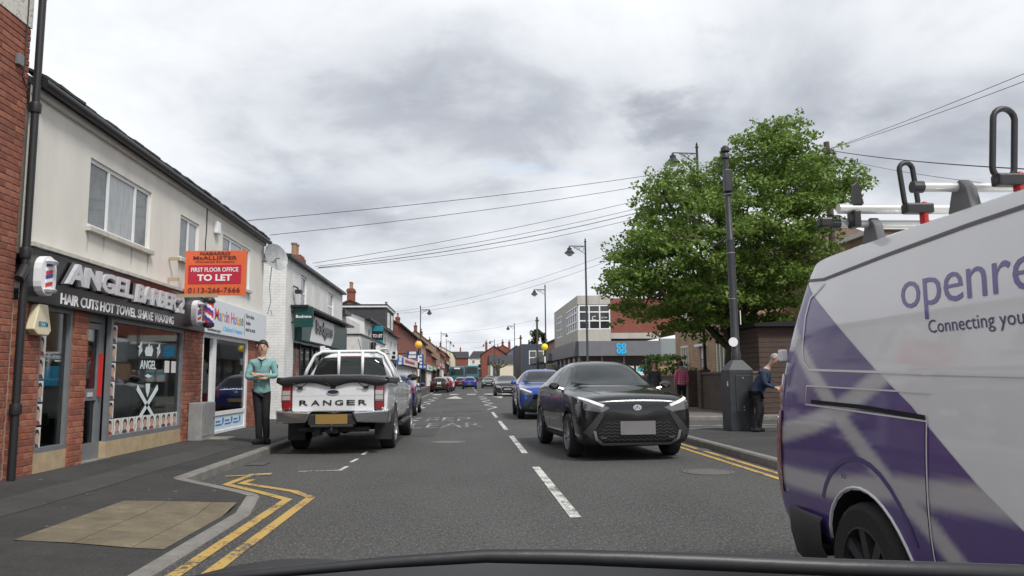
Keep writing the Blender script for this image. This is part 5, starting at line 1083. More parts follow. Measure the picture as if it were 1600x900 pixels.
def decal(name, bv, shape, axis, sgn, mt, parent, off=.004, grid=.07, vcol=None, thick=0):
    bm = bmesh.new()
    if isinstance(shape, tuple): vs_ = [bm.verts.new((x, y, 0)) for x, y in shape[0]]; [bm.faces.new([vs_[i] for i in f]) for f in shape[1]]
    else: bm.faces.new([bm.verts.new((x, y, 0)) for x, y in shape])
    bmesh.ops.triangulate(bm, faces=bm.faces)
    xs = [v.co.x for v in bm.verts]; ys_ = [v.co.y for v in bm.verts]
    for ax, lo, hi in ((0, min(xs), max(xs)), (1, min(ys_), max(ys_))):
        q = math.ceil(lo / grid) * grid + .0003
        while q < hi:
            co = (q, 0, 0) if ax == 0 else (0, q, 0); no = (1, 0, 0) if ax == 0 else (0, 1, 0)
            bmesh.ops.bisect_plane(bm, geom=list(bm.verts) + list(bm.edges) + list(bm.faces), plane_co=co, plane_no=no, dist=1e-5); q += grid
    dead = []; uv = {}
    for v in bm.verts:
        a, b = v.co.x, v.co.y
        if axis == 'side': o_, d_ = Vector((sgn * 3, a, b)), Vector((-sgn, 0, 0))
        elif axis == 'front': o_, d_ = Vector((a, sgn * 6, b)), Vector((0, -sgn, 0))
        else: o_, d_ = Vector((a, b, 5)), Vector((0, 0, -1))
        hit = bv.ray_cast(o_, d_)
        if hit[0] is None: dead.append(v); continue
        nn = hit[1] if hit[1].dot(d_) < 0 else -hit[1]
        v.co = hit[0] + nn * off; uv[v.index] = (a, b)
    bm.verts.index_update()
    if dead: bmesh.ops.delete(bm, geom=dead, context='VERTS')
    if vcol:
        L_ = bm.loops.layers.float_color.new('print')
        for f in bm.faces:
            for l in f.loops: l[L_] = (*vcol(l.vert.co), 1)
    for f in bm.faces:
        f.smooth = True
    # face outwards
    c = {'side': Vector((sgn, 0, 0)), 'front': Vector((0, sgn, 0)), 'top': Vector((0, 0, 1))}[axis]
    for f in bm.faces:
        f.normal_update()
        if f.normal.dot(c) < 0: f.normal_flip()
    me = bpy.data.meshes.new(name); bm.to_mesh(me); bm.free(); me.materials.append(mt)
    o = bpy.data.objects.new(name, me); C.objects.link(o); o.parent = parent; ORG[o.name] = Vector()
    return o
def mir(poly): return [(-x, y) for x, y in poly][::-1]
def line2d(pts, wd):
    v = [Vector(p) for p in pts]; L_, R_ = [], []
    for i, p in enumerate(v):
        t = (v[min(i + 1, len(v) - 1)] - v[max(i - 1, 0)]).normalized(); nn = Vector((-t.y, t.x)) * wd / 2; L_.append(tuple(p + nn)); R_.append(tuple(p - nn))
    n = len(v); return (L_ + R_, [(i, i + 1, n + i + 1, n + i) for i in range(n - 1)])
_wm = {}
def wheel(parent, x, y, r, wd, rim, spokes=5, style=0):
    s = 1 if x > 0 else -1; k = (r, wd, s, rim.name, spokes, style)
    if k not in _wm:
        t = MB(); h = wd / 2
        t.lathe([(r * .66, -h), (r * .9, -h), (r * .97, -h * .85), (r, -h * .6), (r, h * .6), (r * .97, h * .85), (r * .9, h), (r * .66, h)], (0, 0, 0), 28, 'x', cap=False)
        d = MB(); d.lathe([(r * .66, s * h * .3), (.02, s * h * .25)], (0, 0, 0), 28, 'x', cap=False); d.lathe([(r * .69, s * h * .98), (r * .63, s * h * 1.0), (r * .62, s * h * .3)], (0, 0, 0), 28, 'x', 1, cap=False)
        for q in range(spokes):
            for off in ((-.13, .13) if style else (0,)):
                a = 2 * pi * q / spokes + off * 1.1; a2 = 2 * pi * q / spokes + off * 2.2; w0, w1 = r * .07, r * (.05 if style else .085)
                def pt(rad_, an, side, xx): return (s * xx, rad_ * cos(an) - side * sin(an), rad_ * sin(an) + side * cos(an))
                xi, xo = h * .55, h * .9
                d.hexa([pt(r * .1, a, -w0, xi), pt(r * .1, a, w0, xi), pt(r * .64, a2, w1, xi), pt(r * .64, a2, -w1, xi), pt(r * .1, a, -w0, xo * .85), pt(r * .1, a, w0, xo * .85), pt(r * .64, a2, w1, xo), pt(r * .64, a2, -w1, xo)], 1)
        d.lathe([(.0, s * h * .9), (r * .16, s * h * .88), (r * .18, s * h * .5)], (0, 0, 0), 14, 'x', 1, cap=False)
        def mk(mb, nm, ms):
            me = bpy.data.meshes.new(nm); me.from_pydata(mb.v, [], mb.f); me.polygons.foreach_set('material_index', mb.m)
            b = bmesh.new(); b.from_mesh(me); bmesh.ops.recalc_face_normals(b, faces=b.faces); b.to_mesh(me); b.free()
            for q in ms: me.materials.append(q)
            me.polygons.foreach_set('use_smooth', [True] * len(me.polygons)); me.set_sharp_from_angle(angle=rad(35)); return me
        _wm[k] = (mk(t, 'wheel', [TYRE]), mk(d, 'rim', [WELL, rim]))
    a, b = _wm[k]
    o = bpy.data.objects.new('wheel', a); C.objects.link(o); o.parent = parent; o.location = (x, y, r); ORG[o.name] = Vector()
    p = bpy.data.objects.new('rim', b); C.objects.link(p); p.parent = o; p.rotation_euler = (.4 * y, 0, 0)
def mirror(parent, x, y, z, mt, sc_=1):
    for s in (-1, 1):
        m = MB(); w_, h_, d_ = .19 * sc_, .13 * sc_, .11 * sc_; xx = s * (x + w_ / 2 + .04)
        rows = []
        for t_, k in ((-1, .45), (-.8, .85), (-.2, 1), (.5, .95), (1, .6)): rows.append([(xx + w_ / 2 * k * cos(a), y + d_ / 2 * t_, z + h_ / 2 * k * sin(a)) for a in [2 * pi * q / 12 for q in range(12)]])
        m.grid(rows, closed=True); n = len(m.v); m.f += [tuple(range(12)), tuple(range(n - 12, n))]; m.m += [0, 0]
        m.tube([(s * (x - .05), y + .02, z - .07), (xx, y, z - .02)], .025, 6)
        obj('mirror', m, mt, parent, smooth=50)
def plate(parent, y, z, mt, s, w_=.52, h_=.11, x=0):
    m = MB(); m.box(x - w_ / 2, x + w_ / 2, min(y, y + s * .012), max(y, y + s * .012), z - h_ / 2, z + h_ / 2); return obj('number_plate', m, mt, parent)
def surf(bv, axis, sgn, a, b):
    o_, d_ = {'side': (Vector((sgn * 3, a, b)), Vector((-sgn, 0, 0))), 'front': (Vector((a, sgn * 6, b)), Vector((0, -sgn, 0))), 'top': (Vector((a, b, 5)), Vector((0, 0, -1)))}[axis]
    return bv.ray_cast(o_, d_)[0]
def ell(cx, cz, rx, rz, n=16): return [(cx + rx * cos(2 * pi * k / n), cz + rz * sin(2 * pi * k / n)) for k in range(n)]
def ring2d(cx, cz, rx, rz, k=.7, n=18):
    o_ = ell(cx, cz, rx, rz, n) + ell(cx, cz, rx * k, rz * k, n); return (o_, [(i, (i + 1) % n, n + (i + 1) % n, n + i) for i in range(n)])
SEAM = mat('panel_gap', (.006, .006, .006), .8)
# ---- angular coupe crossover (used twice)
CHR_ST = [(2.2, .36, .62, .70, .55, .66, .80, .56, .84, .02), (2.16, .26, .80, .85, .56, .82, .88, .68, .92, .03), (2.0, .21, .85, .90, .6, .85, .93, .70, .985, .03), (1.6, .2, .86, .905, .65, .875, .97, .72, 1.03, .03), (1.1, .2, .86, .905, .68, .88, 1.0, .73, 1.07, .03), (.86, .2, .86, .90, .66, .88, 1.01, .73, 1.09, .03), (.74, .2, .86, .90, .66, .875, 1.02, .70, 1.12, .035), (.1, .2, .86, .90, .66, .87, 1.05, .585, 1.475, .04), (-.1, .2, .86, .90, .66, .87, 1.05, .575, 1.51, .04), (-.6, .2, .86, .90, .66, .87, 1.07, .56, 1.52, .04), (-1.15, .2, .86, .905, .68, .875, 1.08, .54, 1.47, .04), (-1.65, .22, .86, .91, .70, .87, 1.07, .51, 1.33, .03), (-1.95, .28, .82, .87, .7, .82, 1.03, .52, 1.12, .02), (-2.1, .34, .74, .80, .7, .75, .97, .54, 1.03, .02), (-2.18, .42, .56, .64, .7, .6, .9, .46, .94, .02)]
def crossover(label, pm, rimm, plm, detail=True):
    t = thing('crossover_car', label, 'car', (0, 0, 0))
    body, bv = loft('body', CHR_ST, [pm, CLAD, WELL], t, [(1.27, .345, .39, .9), (-1.37, .345, .39, .9)], crease=(4,))
    F_ = lambda n, s, mt, **k: decal(n, bv, s, 'front', 1, mt, t, **k)
    ws = F_('windscreen', [(-.70, 1.135), (.70, 1.135), (.545, 1.465), (-.545, 1.465)], CARGL)
    decal('rear_window', bv, [(-.46, 1.15), (.46, 1.15), (.44, 1.36), (-.44, 1.36)], 'front', -1, CARGL, t)
    for s in (1, -1):
        decal('side_window', bv, [(.62, 1.11), (.12, 1.43), (-.3, 1.47), (-.38, 1.12)], 'side', s, CARGL, t)
        decal('side_window', bv, [(-.43, 1.12), (-.36, 1.47), (-.9, 1.44), (-1.28, 1.3), (-1.2, 1.16)], 'side', s, CARGL, t)
        for sm in ([(.72, .35), (.70, 1.08)], [(-.4, .35), (-.4, 1.1)], [(.72, .35), (-.9, .35)], [(-1.1, .75), (-1.15, 1.12)]): decal('panel_line', bv, line2d(sm, .012), 'side', s, SEAM, t, off=.003)
        decal('door_handle', bv, [(-.15, .93), (-.35, .94), (-.35, .97), (-.15, .96)], 'side', s, GLOSSB, t, off=.015)
        sx = lambda p: p if s > 0 else mir(p)
        decal('sill_cladding', bv, [(.86, .2), (-.96, .2), (-.96, .34), (.86, .34)], 'side', s, CLAD, t, off=.006)
        hl = F_('headlight', sx([(.42, .80), (.62, .87), (.84, .96), (.86, .88), (.80, .77), (.55, .73)]), HLIGHT, off=.006, grid=.05)
        decal('running_light', bv, sx([(.50, .845), (.83, .955), (.84, .925), (.53, .81)]), 'front', 1, DRL, hl, off=.010, grid=.05)
        F_('fog_lamp', sx([(.48, .345), (.57, .35), (.57, .375), (.48, .37)]), HLIGHT, off=.018)
        decal('tail_light', bv, sx([(.30, .97), (.72, 1.0), (.78, .93), (.6, .9), (.3, .92)]), 'front', -1, RLIGHT, t, off=.006)
        for yy in (1.27, -1.37):
            arc = [(yy + .42 * cos(a), .345 + .42 * sin(a)) for a in [pi * k / 14 for k in range(15)]]
            decal('arch_trim', bv, line2d(arc, .06), 'side', s, GLOSSB if detail else CLAD, t, off=.008)
            wheel(t, s * .79, yy, .345, .225, rimm, 5, 1)
    g = F_('upper_grille', [(-.44, .76), (.44, .76), (.50, .62), (-.50, .62)], GLOSSB)
    g = F_('lower_grille', [(-.50, .617), (.50, .617), (.68, .42), (.62, .30), (-.62, .30), (-.68, .42)], WELL)
    for i in range(6):
        z = .33 + i * .048; wv = [(-.6 + .05 * k, z + (.012 if k % 2 else -.012)) for k in range(25) if abs(-.6 + .05 * k) < .64 - max(0, (z - .42)) * .9]
        decal('grille_mesh', bv, line2d(wv, .012), 'front', 1, mat('grille_grey', (.04, .04, .043), .4), g, off=.012, grid=.2)
    F_('silver_trim', line2d([(.66, .46), (.63, .34), (.52, .265), (-.52, .265), (-.63, .34), (-.66, .46)], .04), mat('trim_silver', (.26, .26, .27), .35, metal=.5) if detail else CLAD, off=.012, grid=.05)
    for s in (1, -1): F_('bumper_blade', (lambda p: p if s > 0 else mir(p))([(.49, .735), (.58, .725), (.82, .44), (.72, .36)]), mat('satin_dark', (.03, .03, .033), .5), off=.007)
    F_('lower_lip', [(-.7, .2), (.7, .2), (.78, .24), (-.78, .24)], CLAD, off=.01)
    p = surf(bv, 'front', 1, .2, .5); plate(t, p.y + .012, .5, plm, 1, .54, .2 if detail else .12)
    q = surf(bv, 'front', 1, 0, .84)
    bd = F_('badge', ring2d(0, .80, .065, .042, .72), CHROME, off=.014, grid=.2); decal('badge_inner', bv, ring2d(0, .805, .03, .036, .6), 'front', 1, CHROME, bd, off=.015, grid=.2)
    decal('badge_bar', bv, ring2d(0, .815, .05, .018, .55), 'front', 1, CHROME, bd, off=.016, grid=.2)
    for s in (1, -1): decal('bonnet_crease', bv, line2d([(s * .5, 1.95), (s * .62, 1.4), (s * .66, .95)], .012), 'top', 1, SEAM, t, off=.002)
    decal('sunroof', bv, [(-.42, -.9), (.42, -.9), (.42, -.15), (-.42, -.15)], 'top', 1, CARGL, t, off=.003)
    mirror(t, .84, .62, 1.12, GLOSSB if detail else pm); 
    for s in (-.3, .25): obj('wiper', MB().tube([(s, .80, 1.125), (s + .45, .70, 1.17)], .009, 5), BLACKPL, t)
    m = MB(); m.box(-.05, .05, -1.3, -1.1, 1.5, 1.55); obj('aerial', m, GLOSSB, t, bev=.015)
    return t
BLACKP = paint('black_paint', (.009, .009, .011), .2, .2); BLACKP.node_tree.nodes['Principled BSDF'].inputs['Coat Weight'].default_value = .6
t = crossover('black crossover car facing the camera in the oncoming lane', BLACKP, ALLOY, PLATED); place(t, (2.42, 13.75, 0), rad(180 + 4.0))
t = crossover('blue crossover car half hidden behind the black one', paint('blue_paint', (.01, .06, .34), .4), DALLOY, PLATEW, False); place(t, (2.52, 25.6, 0), rad(180 - .5))
# ---- ordinary cars
HATCH = [(1.98, .34, .48, .56, .5, .52, .70, .44, .74, .02), (1.94, .24, .68, .74, .52, .70, .78, .58, .83, .03), (1.8, .2, .79, .83, .55, .80, .86, .66, .92, .03), (1.35, .19, .80, .85, .6, .82, .92, .67, .99, .03), (.95, .19, .81, .855, .6, .825, .95, .68, 1.03, .03), (.8, .19, .81, .855, .6, .82, .96, .66, 1.06, .03), (.12, .19, .81, .855, .6, .815, .99, .56, 1.41, .04), (-.1, .19, .81, .855, .6, .815, .99, .55, 1.44, .04), (-.7, .19, .81, .855, .62, .815, 1.0, .54, 1.44, .04), (-1.35, .2, .81, .855, .64, .81, 1.01, .52, 1.38, .03), (-1.6, .22, .80, .85, .66, .80, 1.01, .51, 1.30, .03), (-1.82, .26, .78, .83, .66, .78, .98, .55, 1.04, .02), (-1.93, .3, .72, .78, .66, .73, .94, .56, .98, .02), (-1.98, .38, .58, .64, .66, .6, .88, .48, .92, .02)]
def hatch(label, L_, W_, H_, pm, rimm, front=True, cat='car', detail=2, grille=1, badge=False, stripes=False, name='hatchback_car'):
    ky, kx, kz = L_ / 3.96, W_ / 1.71, H_ / 1.47; t = thing(name, label, cat, (0, 0, 0))
    st = [(y * ky, zb * kz, ws * kx, wm * kx, zm * kz, wsh * kx, zsh * kz, wr * kx, zr * kz, cr * kz) for (y, zb, ws, wm, zm, wsh, zsh, wr, zr, cr) in HATCH]
    rw = .31; ya, yb = 1.24 * ky, -1.25 * ky
    body, bv = loft('body', st, [pm, CLAD, WELL], t, [(ya, rw, rw + .045, .84 * kx), (yb, rw, rw + .045, .84 * kx)], crease=(4,), level=2 if detail > 1 else 1)
    S = lambda p: [(x * kx, z * kz) for x, z in p]; D = lambda p: [(y * ky, z * kz) for y, z in p]
    decal('windscreen', bv, S([(-.64, 1.07), (.64, 1.07), (.53, 1.385), (-.53, 1.385)]), 'front', 1, CARGL, t)
    decal('rear_window', bv, S([(-.55, 1.04), (.55, 1.04), (.47, 1.32), (-.47, 1.32)]), 'front', -1, CARGL, t)
    for s in (1, -1):
        sx = lambda p: S(p) if s > 0 else mir(S(p))
        decal('side_window', bv, D([(.66, 1.05), (.12, 1.36), (-.3, 1.385), (-.36, 1.04)]), 'side', s, CARGL, t)
        decal('side_window', bv, D([(-.42, 1.04), (-.36, 1.385), (-.95, 1.375), (-1.35, 1.28), (-1.3, 1.07)]), 'side', s, CARGL, t)
        if detail > 1:
            for sm in ([(.8, .34), (.78, 1.0)], [(-.39, .34), (-.39, 1.02)]): decal('panel_line', bv, line2d(D(sm), .012), 'side', s, SEAM, t, off=.003)
            decal('door_handle', bv, D([(-.12, .87), (-.3, .88), (-.3, .91), (-.12, .90)]), 'side', s, pm, t, off=.015)
        decal('headlight', bv, sx([(.40, .68), (.76, .80), (.77, .70), (.68, .62), (.45, .6)]), 'front', 1, WLIGHT, t, off=.006)
        decal('tail_light', bv, sx([(.56, .72), (.78, .78), (.79, 1.0), (.66, 1.06), (.6, .98)]), 'front', -1, RLIGHT, t, off=.006)
        decal('reverse_lamp', bv, sx([(.5, .3), (.7, .32), (.7, .37), (.5, .35)]), 'front', -1, RLIGHT, t, off=.008)
        for yy in (ya, yb): wheel(t, s * .75 * kx, yy, rw, .2, rimm, 5, 0)
    decal('upper_grille', bv, S([(-.36, .66), (.36, .66), (.32, .56), (-.32, .56)] if grille == 1 else [(-.34, .70), (.34, .70), (.44, .52), (.34, .32), (-.34, .32), (-.44, .52)]), 'front', 1, GLOSSB, t)
    decal('lower_grille', bv, S([(-.5, .42), (.5, .42), (.58, .26), (-.58, .26)]), 'front', 1, WELL, t, off=.003)
    if grille == 2:
        decal('grille_rim', bv, (lambda q: (q[0] + q[1], [(i, (i + 1) % 6, 6 + (i + 1) % 6, 6 + i) for i in range(6)]))((S([(-.34, .70), (.34, .70), (.44, .52), (.34, .32), (-.34, .32), (-.44, .52)]), S([(-.3, .67), (.3, .67), (.4, .52), (.3, .35), (-.3, .35), (-.4, .52)]))), 'front', 1, CHROME, t, off=.01)
        decal('bumper_trim', bv, line2d(S([(-.68, .3), (-.6, .23), (.6, .23), (.68, .3)]), .04), 'front', 1, SILV, t, off=.01)
    decal('rear_bumper_insert', bv, S([(-.6, .40), (.6, .40), (.55, .26), (-.55, .26)]), 'front', -1, CLAD, t, off=.005)
    p = surf(bv, 'front', 1, .15, .5 * kz); plate(t, p.y + .012, .5 * kz, PLATEW, 1)
    p = surf(bv, 'front', -1, .15, .6 * kz); plate(t, p.y - .012, .6 * kz, PLATEY, -1)
    q = decal('rear_badge', bv, ell(0, .87 * kz, .06, .035), 'front', -1, CHROME, t, off=.008, grid=.2)
    mirror(t, .80 * kx, .68 * ky, 1.04 * kz, pm, .95)
    if stripes:
        decal('roof_number', bv, lettering('M', .3, .22, (-.15, .78 * kz), .02), 'front', -1, LETW, t, off=.01)
    if detail > 1: decal('brake_lamp', bv, S([(-.18, 1.36), (.18, 1.36), (.18, 1.385), (-.18, 1.385)]), 'front', -1, RLIGHT, t, off=.01); obj('rear_wiper', MB().tube([(0, -1.80 * ky, 1.08 * kz), (.3, -1.77 * ky, 1.13 * kz)], .009, 5), BLACKPL, t)
    return t
DBLUE = paint('dark_blue_paint', (.012, .022, .13), .4)
t = hatch('dark blue hatchback parked just beyond the white pickup', 3.98, 1.73, 1.5, DBLUE, ALLOY); place(t, (-2.55, 28.3, 0), 0)
t = hatch('dark grey estate car coming towards the camera behind the blue one', 4.6, 1.86, 1.5, paint('graphite_paint', (.03, .028, .032), .4), ALLOY, grille=2); place(t, (2.95, 56.5, 0), rad(179))
t = hatch('black hatchback with white letter on its tailgate parked on the left', 3.85, 1.74, 1.44, paint('black_paint_b', (.016, .013, .015), .2), DALLOY, stripes=True); place(t, (-2.42, 73, 0), rad(-1))
t = hatch('small red car parked ahead of the black hatchback', 3.9, 1.72, 1.5, paint('red_paint', (.4, .012, .02), .2), ALLOY, detail=1); place(t, (-2.2, 79.2, 0), 0)
t = hatch('white car parked ahead of the small red car', 4.2, 1.76, 1.5, paint('white_paint_b', (.7, .7, .7), .0), ALLOY, detail=1); place(t, (-2.1, 86, 0), 0)
t = hatch('dark red car ahead on the left lane near the bus', 4.1, 1.76, 1.48, paint('dark_red_paint', (.09, .012, .02), .2), DALLOY, detail=1); place(t, (-.75, 106, hill(106)), 0)
t = hatch('bright blue hatchback driving away in our lane', 4.3, 1.82, 1.52, paint('mid_blue_paint', (.015, .05, .3), .3), ALLOY, detail=1); place(t, (.45, 97, 0), 0)
t = hatch('dark green grey car facing the camera far down the road', 4.4, 1.82, 1.45, paint('green_grey_paint', (.05, .065, .06), .3), ALLOY, detail=1); place(t, (3.0, 104, 0), rad(180))
t = hatch('dark car parked on the right below the cream building', 4.3, 1.8, 1.5, paint('charcoal_paint', (.03, .03, .034), .3), ALLOY, detail=1); place(t, (4.0, 128, hill(128)), rad(180))
t = hatch('silver car far up the hill on the left of the road', 4.3, 1.8, 1.5, paint('silver_paint', (.45, .46, .48), .5), ALLOY, detail=1); place(t, (1.0, 190, hill(190)), 0)
# ---- buses and far van
def boxveh(name, label, cat, L_, W_, H_, pm, wmat, rear=True):
    t = thing(name, label, cat, (0, 0, 0)); h = W_ / 2
    m = MB(); m.box(-h, h, -L_ / 2, L_ / 2, .3, H_); obj('body', m, pm, t, bev=.16)
    s = -1 if rear else 1; y = s * (L_ / 2 + .004)
    m = MB(); m.prism([(-h + .2, H_ * .48), (h - .2, H_ * .48), (h - .22, H_ * .82), (h - .5, H_ * .9), (-h + .5, H_ * .9), (-h + .22, H_ * .82)], lambda a, b, d: (a, y + s * d, b), 0, .02); obj('rear_window' if rear else 'windscreen', m, CARGL, t)
    for q in (-1, 1):
        m = MB(); m.box(q * h, q * (h + .02), -L_ / 2 + .6, L_ / 2 - .5, H_ * .48, H_ * .82); obj('side_window', m, CARGL, t)
        m = MB(); m.box(q * (h - .2) - .1, q * (h - .2) + .1, y - .02, y + .02, .8, 1.3); obj('tail_light' if rear else 'headlight', m, RLIGHT if rear else WLIGHT, t)
        for yy in (-L_ * .28, L_ * .3): wheel(t, q * (h - .16), yy, .45 if L_ > 7 else .34, .26, ALLOY)
    m = MB(); m.box(-h + .05, h - .05, y - .06, y + .06, .32, .75); obj('bumper', m, CLAD, t)
    plate(t, y + s * .08, .95, PLATEY if rear else PLATEW, s)
    return t
TEAL = paint('teal_paint', (.01, .15, .2), .1)
t = boxveh('single_deck_bus', 'teal single deck bus seen from behind at the left stop', 'bus', 11, 2.5, 3.0, TEAL, None); place(t, (-1.5, 138, hill(132)), 0)
m = MB(); m.box(-.5, .5, -5.56, -5.53, 2.55, 2.78); obj('destination_panel', m, LETW, t)
t = boxveh('single_deck_bus', 'second teal bus ahead beside the first bus', 'bus', 11, 2.5, 3.0, TEAL, None); place(t, (1.1, 150, hill(145)), 0)
t = boxveh('delivery_van', 'white van far up the hill coming down the road', 'van', 5.4, 2.0, 2.4, paint('white_paint_c', (.7, .7, .68), 0), None, False); place(t, (4.2, 212, hill(210)), rad(180))
# ---- white pickup
WP = paint('white_paint', (.68, .69, .71), .0, .3)
def pickup():
    t = thing('pickup_truck', 'white pickup truck parked at the left kerb with black bed cover', 'pickup truck', (0, 0, 0))
    st = [(2.66, .5, .6, .68, .75, .62, 1.0, .5, 1.04, .02), (2.6, .42, .78, .84, .75, .8, 1.04, .66, 1.1, .03), (2.4, .4, .86, .90, .8, .88, 1.08, .74, 1.15, .03), (1.77, .4, .87, .925, .85, .9, 1.12, .76, 1.2, .03), (1.05, .4, .87, .925, .8, .9, 1.16, .76, 1.25, .03), (.6, .4, .87, .92, .8, .90, 1.2, .8, 1.26, .01), (-.8, .4, .87, .92, .8, .90, 1.22, .8, 1.27, .01), (-.9, .42, .87, .92, .8, .9, 1.22, .82, 1.27, .01), (-1.45, .5, .88, .93, .85, .905, 1.22, .84, 1.27, .01), (-2.3, .55, .88, .925, .85, .905, 1.22, .84, 1.27, .01), (-2.58, .6, .88, .92, .85, .9, 1.22, .84, 1.27, .01), (-2.62, .64, .84, .9, .85, .88, 1.2, .82, 1.25, .01)]
    body, bv = loft('body', st, [WP, CLAD, WELL], t, [(1.77, .4, .46, .9), (-1.45, .4, .46, .9)], crease=(4, 5))
    cs = [(1.12, 1.1, .74, .78, 1.15, .76, 1.2, .62, 1.25, .02), (.98, 1.1, .8, .84, 1.16, .82, 1.22, .66, 1.3, .03), (.25, 1.1, .84, .86, 1.18, .85, 1.26, .62, 1.74, .05), (.05, 1.1, .84, .86, 1.18, .85, 1.26, .61, 1.765, .05), (-.6, 1.1, .84, .86, 1.18, .85, 1.26, .60, 1.76, .05), (-.84, 1.1, .84, .86, 1.18, .845, 1.26, .59, 1.72, .04), (-.98, 1.1, .82, .85, 1.18, .83, 1.25, .57, 1.66, .03), (-1.02, 1.1, .78, .8, 1.18, .78, 1.25, .54, 1.6, .02)]
    cab, cv = loft('cab', cs, [WP, WP, WELL], t, crease=(4,))
    decal('windscreen', cv, [(-.66, 1.3), (.66, 1.3), (.57, 1.7), (-.57, 1.7)], 'front', 1, CARGL, t)
    decal('rear_window', cv, [(-.7, 1.33), (.7, 1.33), (.575, 1.665), (-.575, 1.665)], 'front', -1, CARGL, t, off=.016, grid=.035)
    decal('brake_lamp', cv, [(-.2, 1.672), (.2, 1.672), (.2, 1.70), (-.2, 1.70)], 'front', -1, RLIGHT, t, off=.012)
    for s in (1, -1):
        decal('side_window', cv, [(.78, 1.31), (.22, 1.68), (-.12, 1.7), (-.15, 1.3)], 'side', s, CARGL, t); decal('side_window', cv, [(-.21, 1.3), (-.18, 1.7), (-.66, 1.68), (-.82, 1.58), (-.80, 1.31)], 'side', s, CARGL, t)
        for sm in ([(1.0, .55), (1.0, 1.2)], [(-.18, .52), (-.18, 1.2)], [(-.9, .6), (-.9, 1.22)]): decal('panel_line', bv, line2d(sm, .014), 'side', s, SEAM, t, off=.003)
        for yy in (.0, -.75): decal('door_handle', bv, [(yy, 1.06), (yy - .2, 1.06), (yy - .2, 1.1), (yy, 1.1)], 'side', s, GLOSSB, t, off=.02)
        for yy in (1.77, -1.45):
            wheel(t, s * .80, yy, .4, .26, ALLOY, 6, 0); arc = [(yy + .5 * cos(a), .4 + .5 * sin(a)) for a in [pi * k / 14 for k in range(15)]]; decal('arch_flare', bv, line2d(arc, .08), 'side', s, WP, t, off=.02)
        m = MB(); m.box(s * .76 - .15, s * .76 + .15, -2.0, -1.975, .2, .62); obj('mudflap', m, CLAD, t)
        m = MB(); m.box(*(sorted((s * .7, s * .86))), -2.72, -2.5, .76, 1.22); tl_ = obj('tail_light', m, RLIGHT, t, bev=.03)
        for z0, z1, mm in ((.92, .99, WLIGHT), (1.0, 1.075, WLIGHT), (.90, .912, CHROME)): m = MB(); m.box(*(sorted((s * .715, s * .845))), -2.728, -2.715, z0, z1); obj('lamp_lens', m, mm, tl_)
        m = MB(); m.hexa([(s * .42, -2.84, .54), (s * .93, -2.74, .52), (s * .94, -2.4, .52), (s * .42, -2.6, .54), (s * .34, -2.86, .72), (s * .95, -2.76, .75), (s * .96, -2.4, .75), (s * .34, -2.6, .72)]); obj('chrome_bumper', m, CHROME, t, bev=.03)
        m = MB(); m.tube([(s * .93, .95, .42), (s * .95, -.85, .42)], .05, 8); obj('side_step', m, CLAD, t)
    m = MB(); m.box(-.69, .69, -2.70, -2.55, .72, 1.225); tg = obj('tailgate', m, WP, t, bev=.02)
    m = MB(); m.box(-.66, .66, -2.703, -2.699, .985, .99); obj('tailgate_crease', m, SILV, tg)
    R_ = Fr((0, -2.70, 0), (1, 0, 0), (0, -1, 0)); x = -.56
    for c in 'RANGER': sign_text('letter', c, R_, x, .83, .003, GLOSSB, tg, wid=.14, hei=.085, bold=.012, ext=.01); x += .198
    bd = MB(); bd.prism(ell(0, 1.05, .11, .045), lambda a, b, d: R_.p(a, b, d), .002, .02); b_ = obj('oval_badge', bd, CHROME, tg); bd = MB(); bd.prism(ell(0, 1.05, .095, .035), lambda a, b, d: R_.p(a, b, d), .02, .024); obj('badge_face', bd, mat('badge_dark', (.01, .015, .03), .2), b_)
    m = MB(); m.box(-.4, .4, -2.8, -2.55, .50, .68); m.box(-.36, .36, -2.83, -2.6, .46, .51); obj('step_bumper', m, CLAD, t, bev=.015)
    plate(t, -2.81, .60, PLATEY, -1, .53, .16)
    m = MB(); m.tube([(-.6, -2.6, .42), (.6, -2.6, .42)], .045, 8); m.box(-.1, .1, -2.75, -2.5, .36, .44); m.tube([(0, -2.82, .4), (0, -2.82, .47)], .025, 8); m.lathe([(.0, -.03), (.025, -.02), (.03, 0), (.02, .025), (0, .03)], (0, -2.82, .49), 10, cap=False); m.box(-.3, -.2, -2.7, -2.55, .32, .5); obj('tow_bar', m, CLAD, t)
    obj('rear_axle', MB().tube([(-.75, -1.45, .4), (.75, -1.45, .4)], .06, 8), WELL, t); obj('axle_housing', MB().lathe([(.0, -.16), (.1, -.12), (.14, 0), (.1, .12), (0, .16)], (0, -1.45, .4), 10, 'x', cap=False), WELL, t)
    m = MB(); m.tube([(.5, -2.5, .38), (.5, -1.9, .42)], .035, 8); obj('exhaust', m, CHROME, t)
    # soft bed cover with a sagging hem
    rows = []; hem = [1.19, 1.13, 1.16, 1.2, 1.205, 1.19, 1.15, 1.12, 1.16, 1.2, 1.205, 1.19, 1.15, 1.13, 1.19]
    xs = [-.93 + 1.86 * k / 14 for k in range(15)]; rn = random.Random(2)
    for y_, z_, j in ((-.98, 1.3, 0), (-1.6, 1.335, .01), (-2.2, 1.345, .01), (-2.6, 1.34, .008), (-2.74, 1.325, .006), (-2.765, 1.28, .006)): rows.append([(x * (1 if z_ > 1.29 else 1.01), y_, z_ - .05 * abs(x / .93) ** 4 + rn.uniform(-j, j)) for x in xs])
    rows.append([(x, -2.75, h) for x, h in zip(xs, hem)])
    m = MB(); m.grid(rows)
    for s in (0, -1): pass
    cv_ = obj('bed_cover', m, mat('black_vinyl', (.014, .014, .016), .35, bump=.35, bscale=9), t, smooth=1)
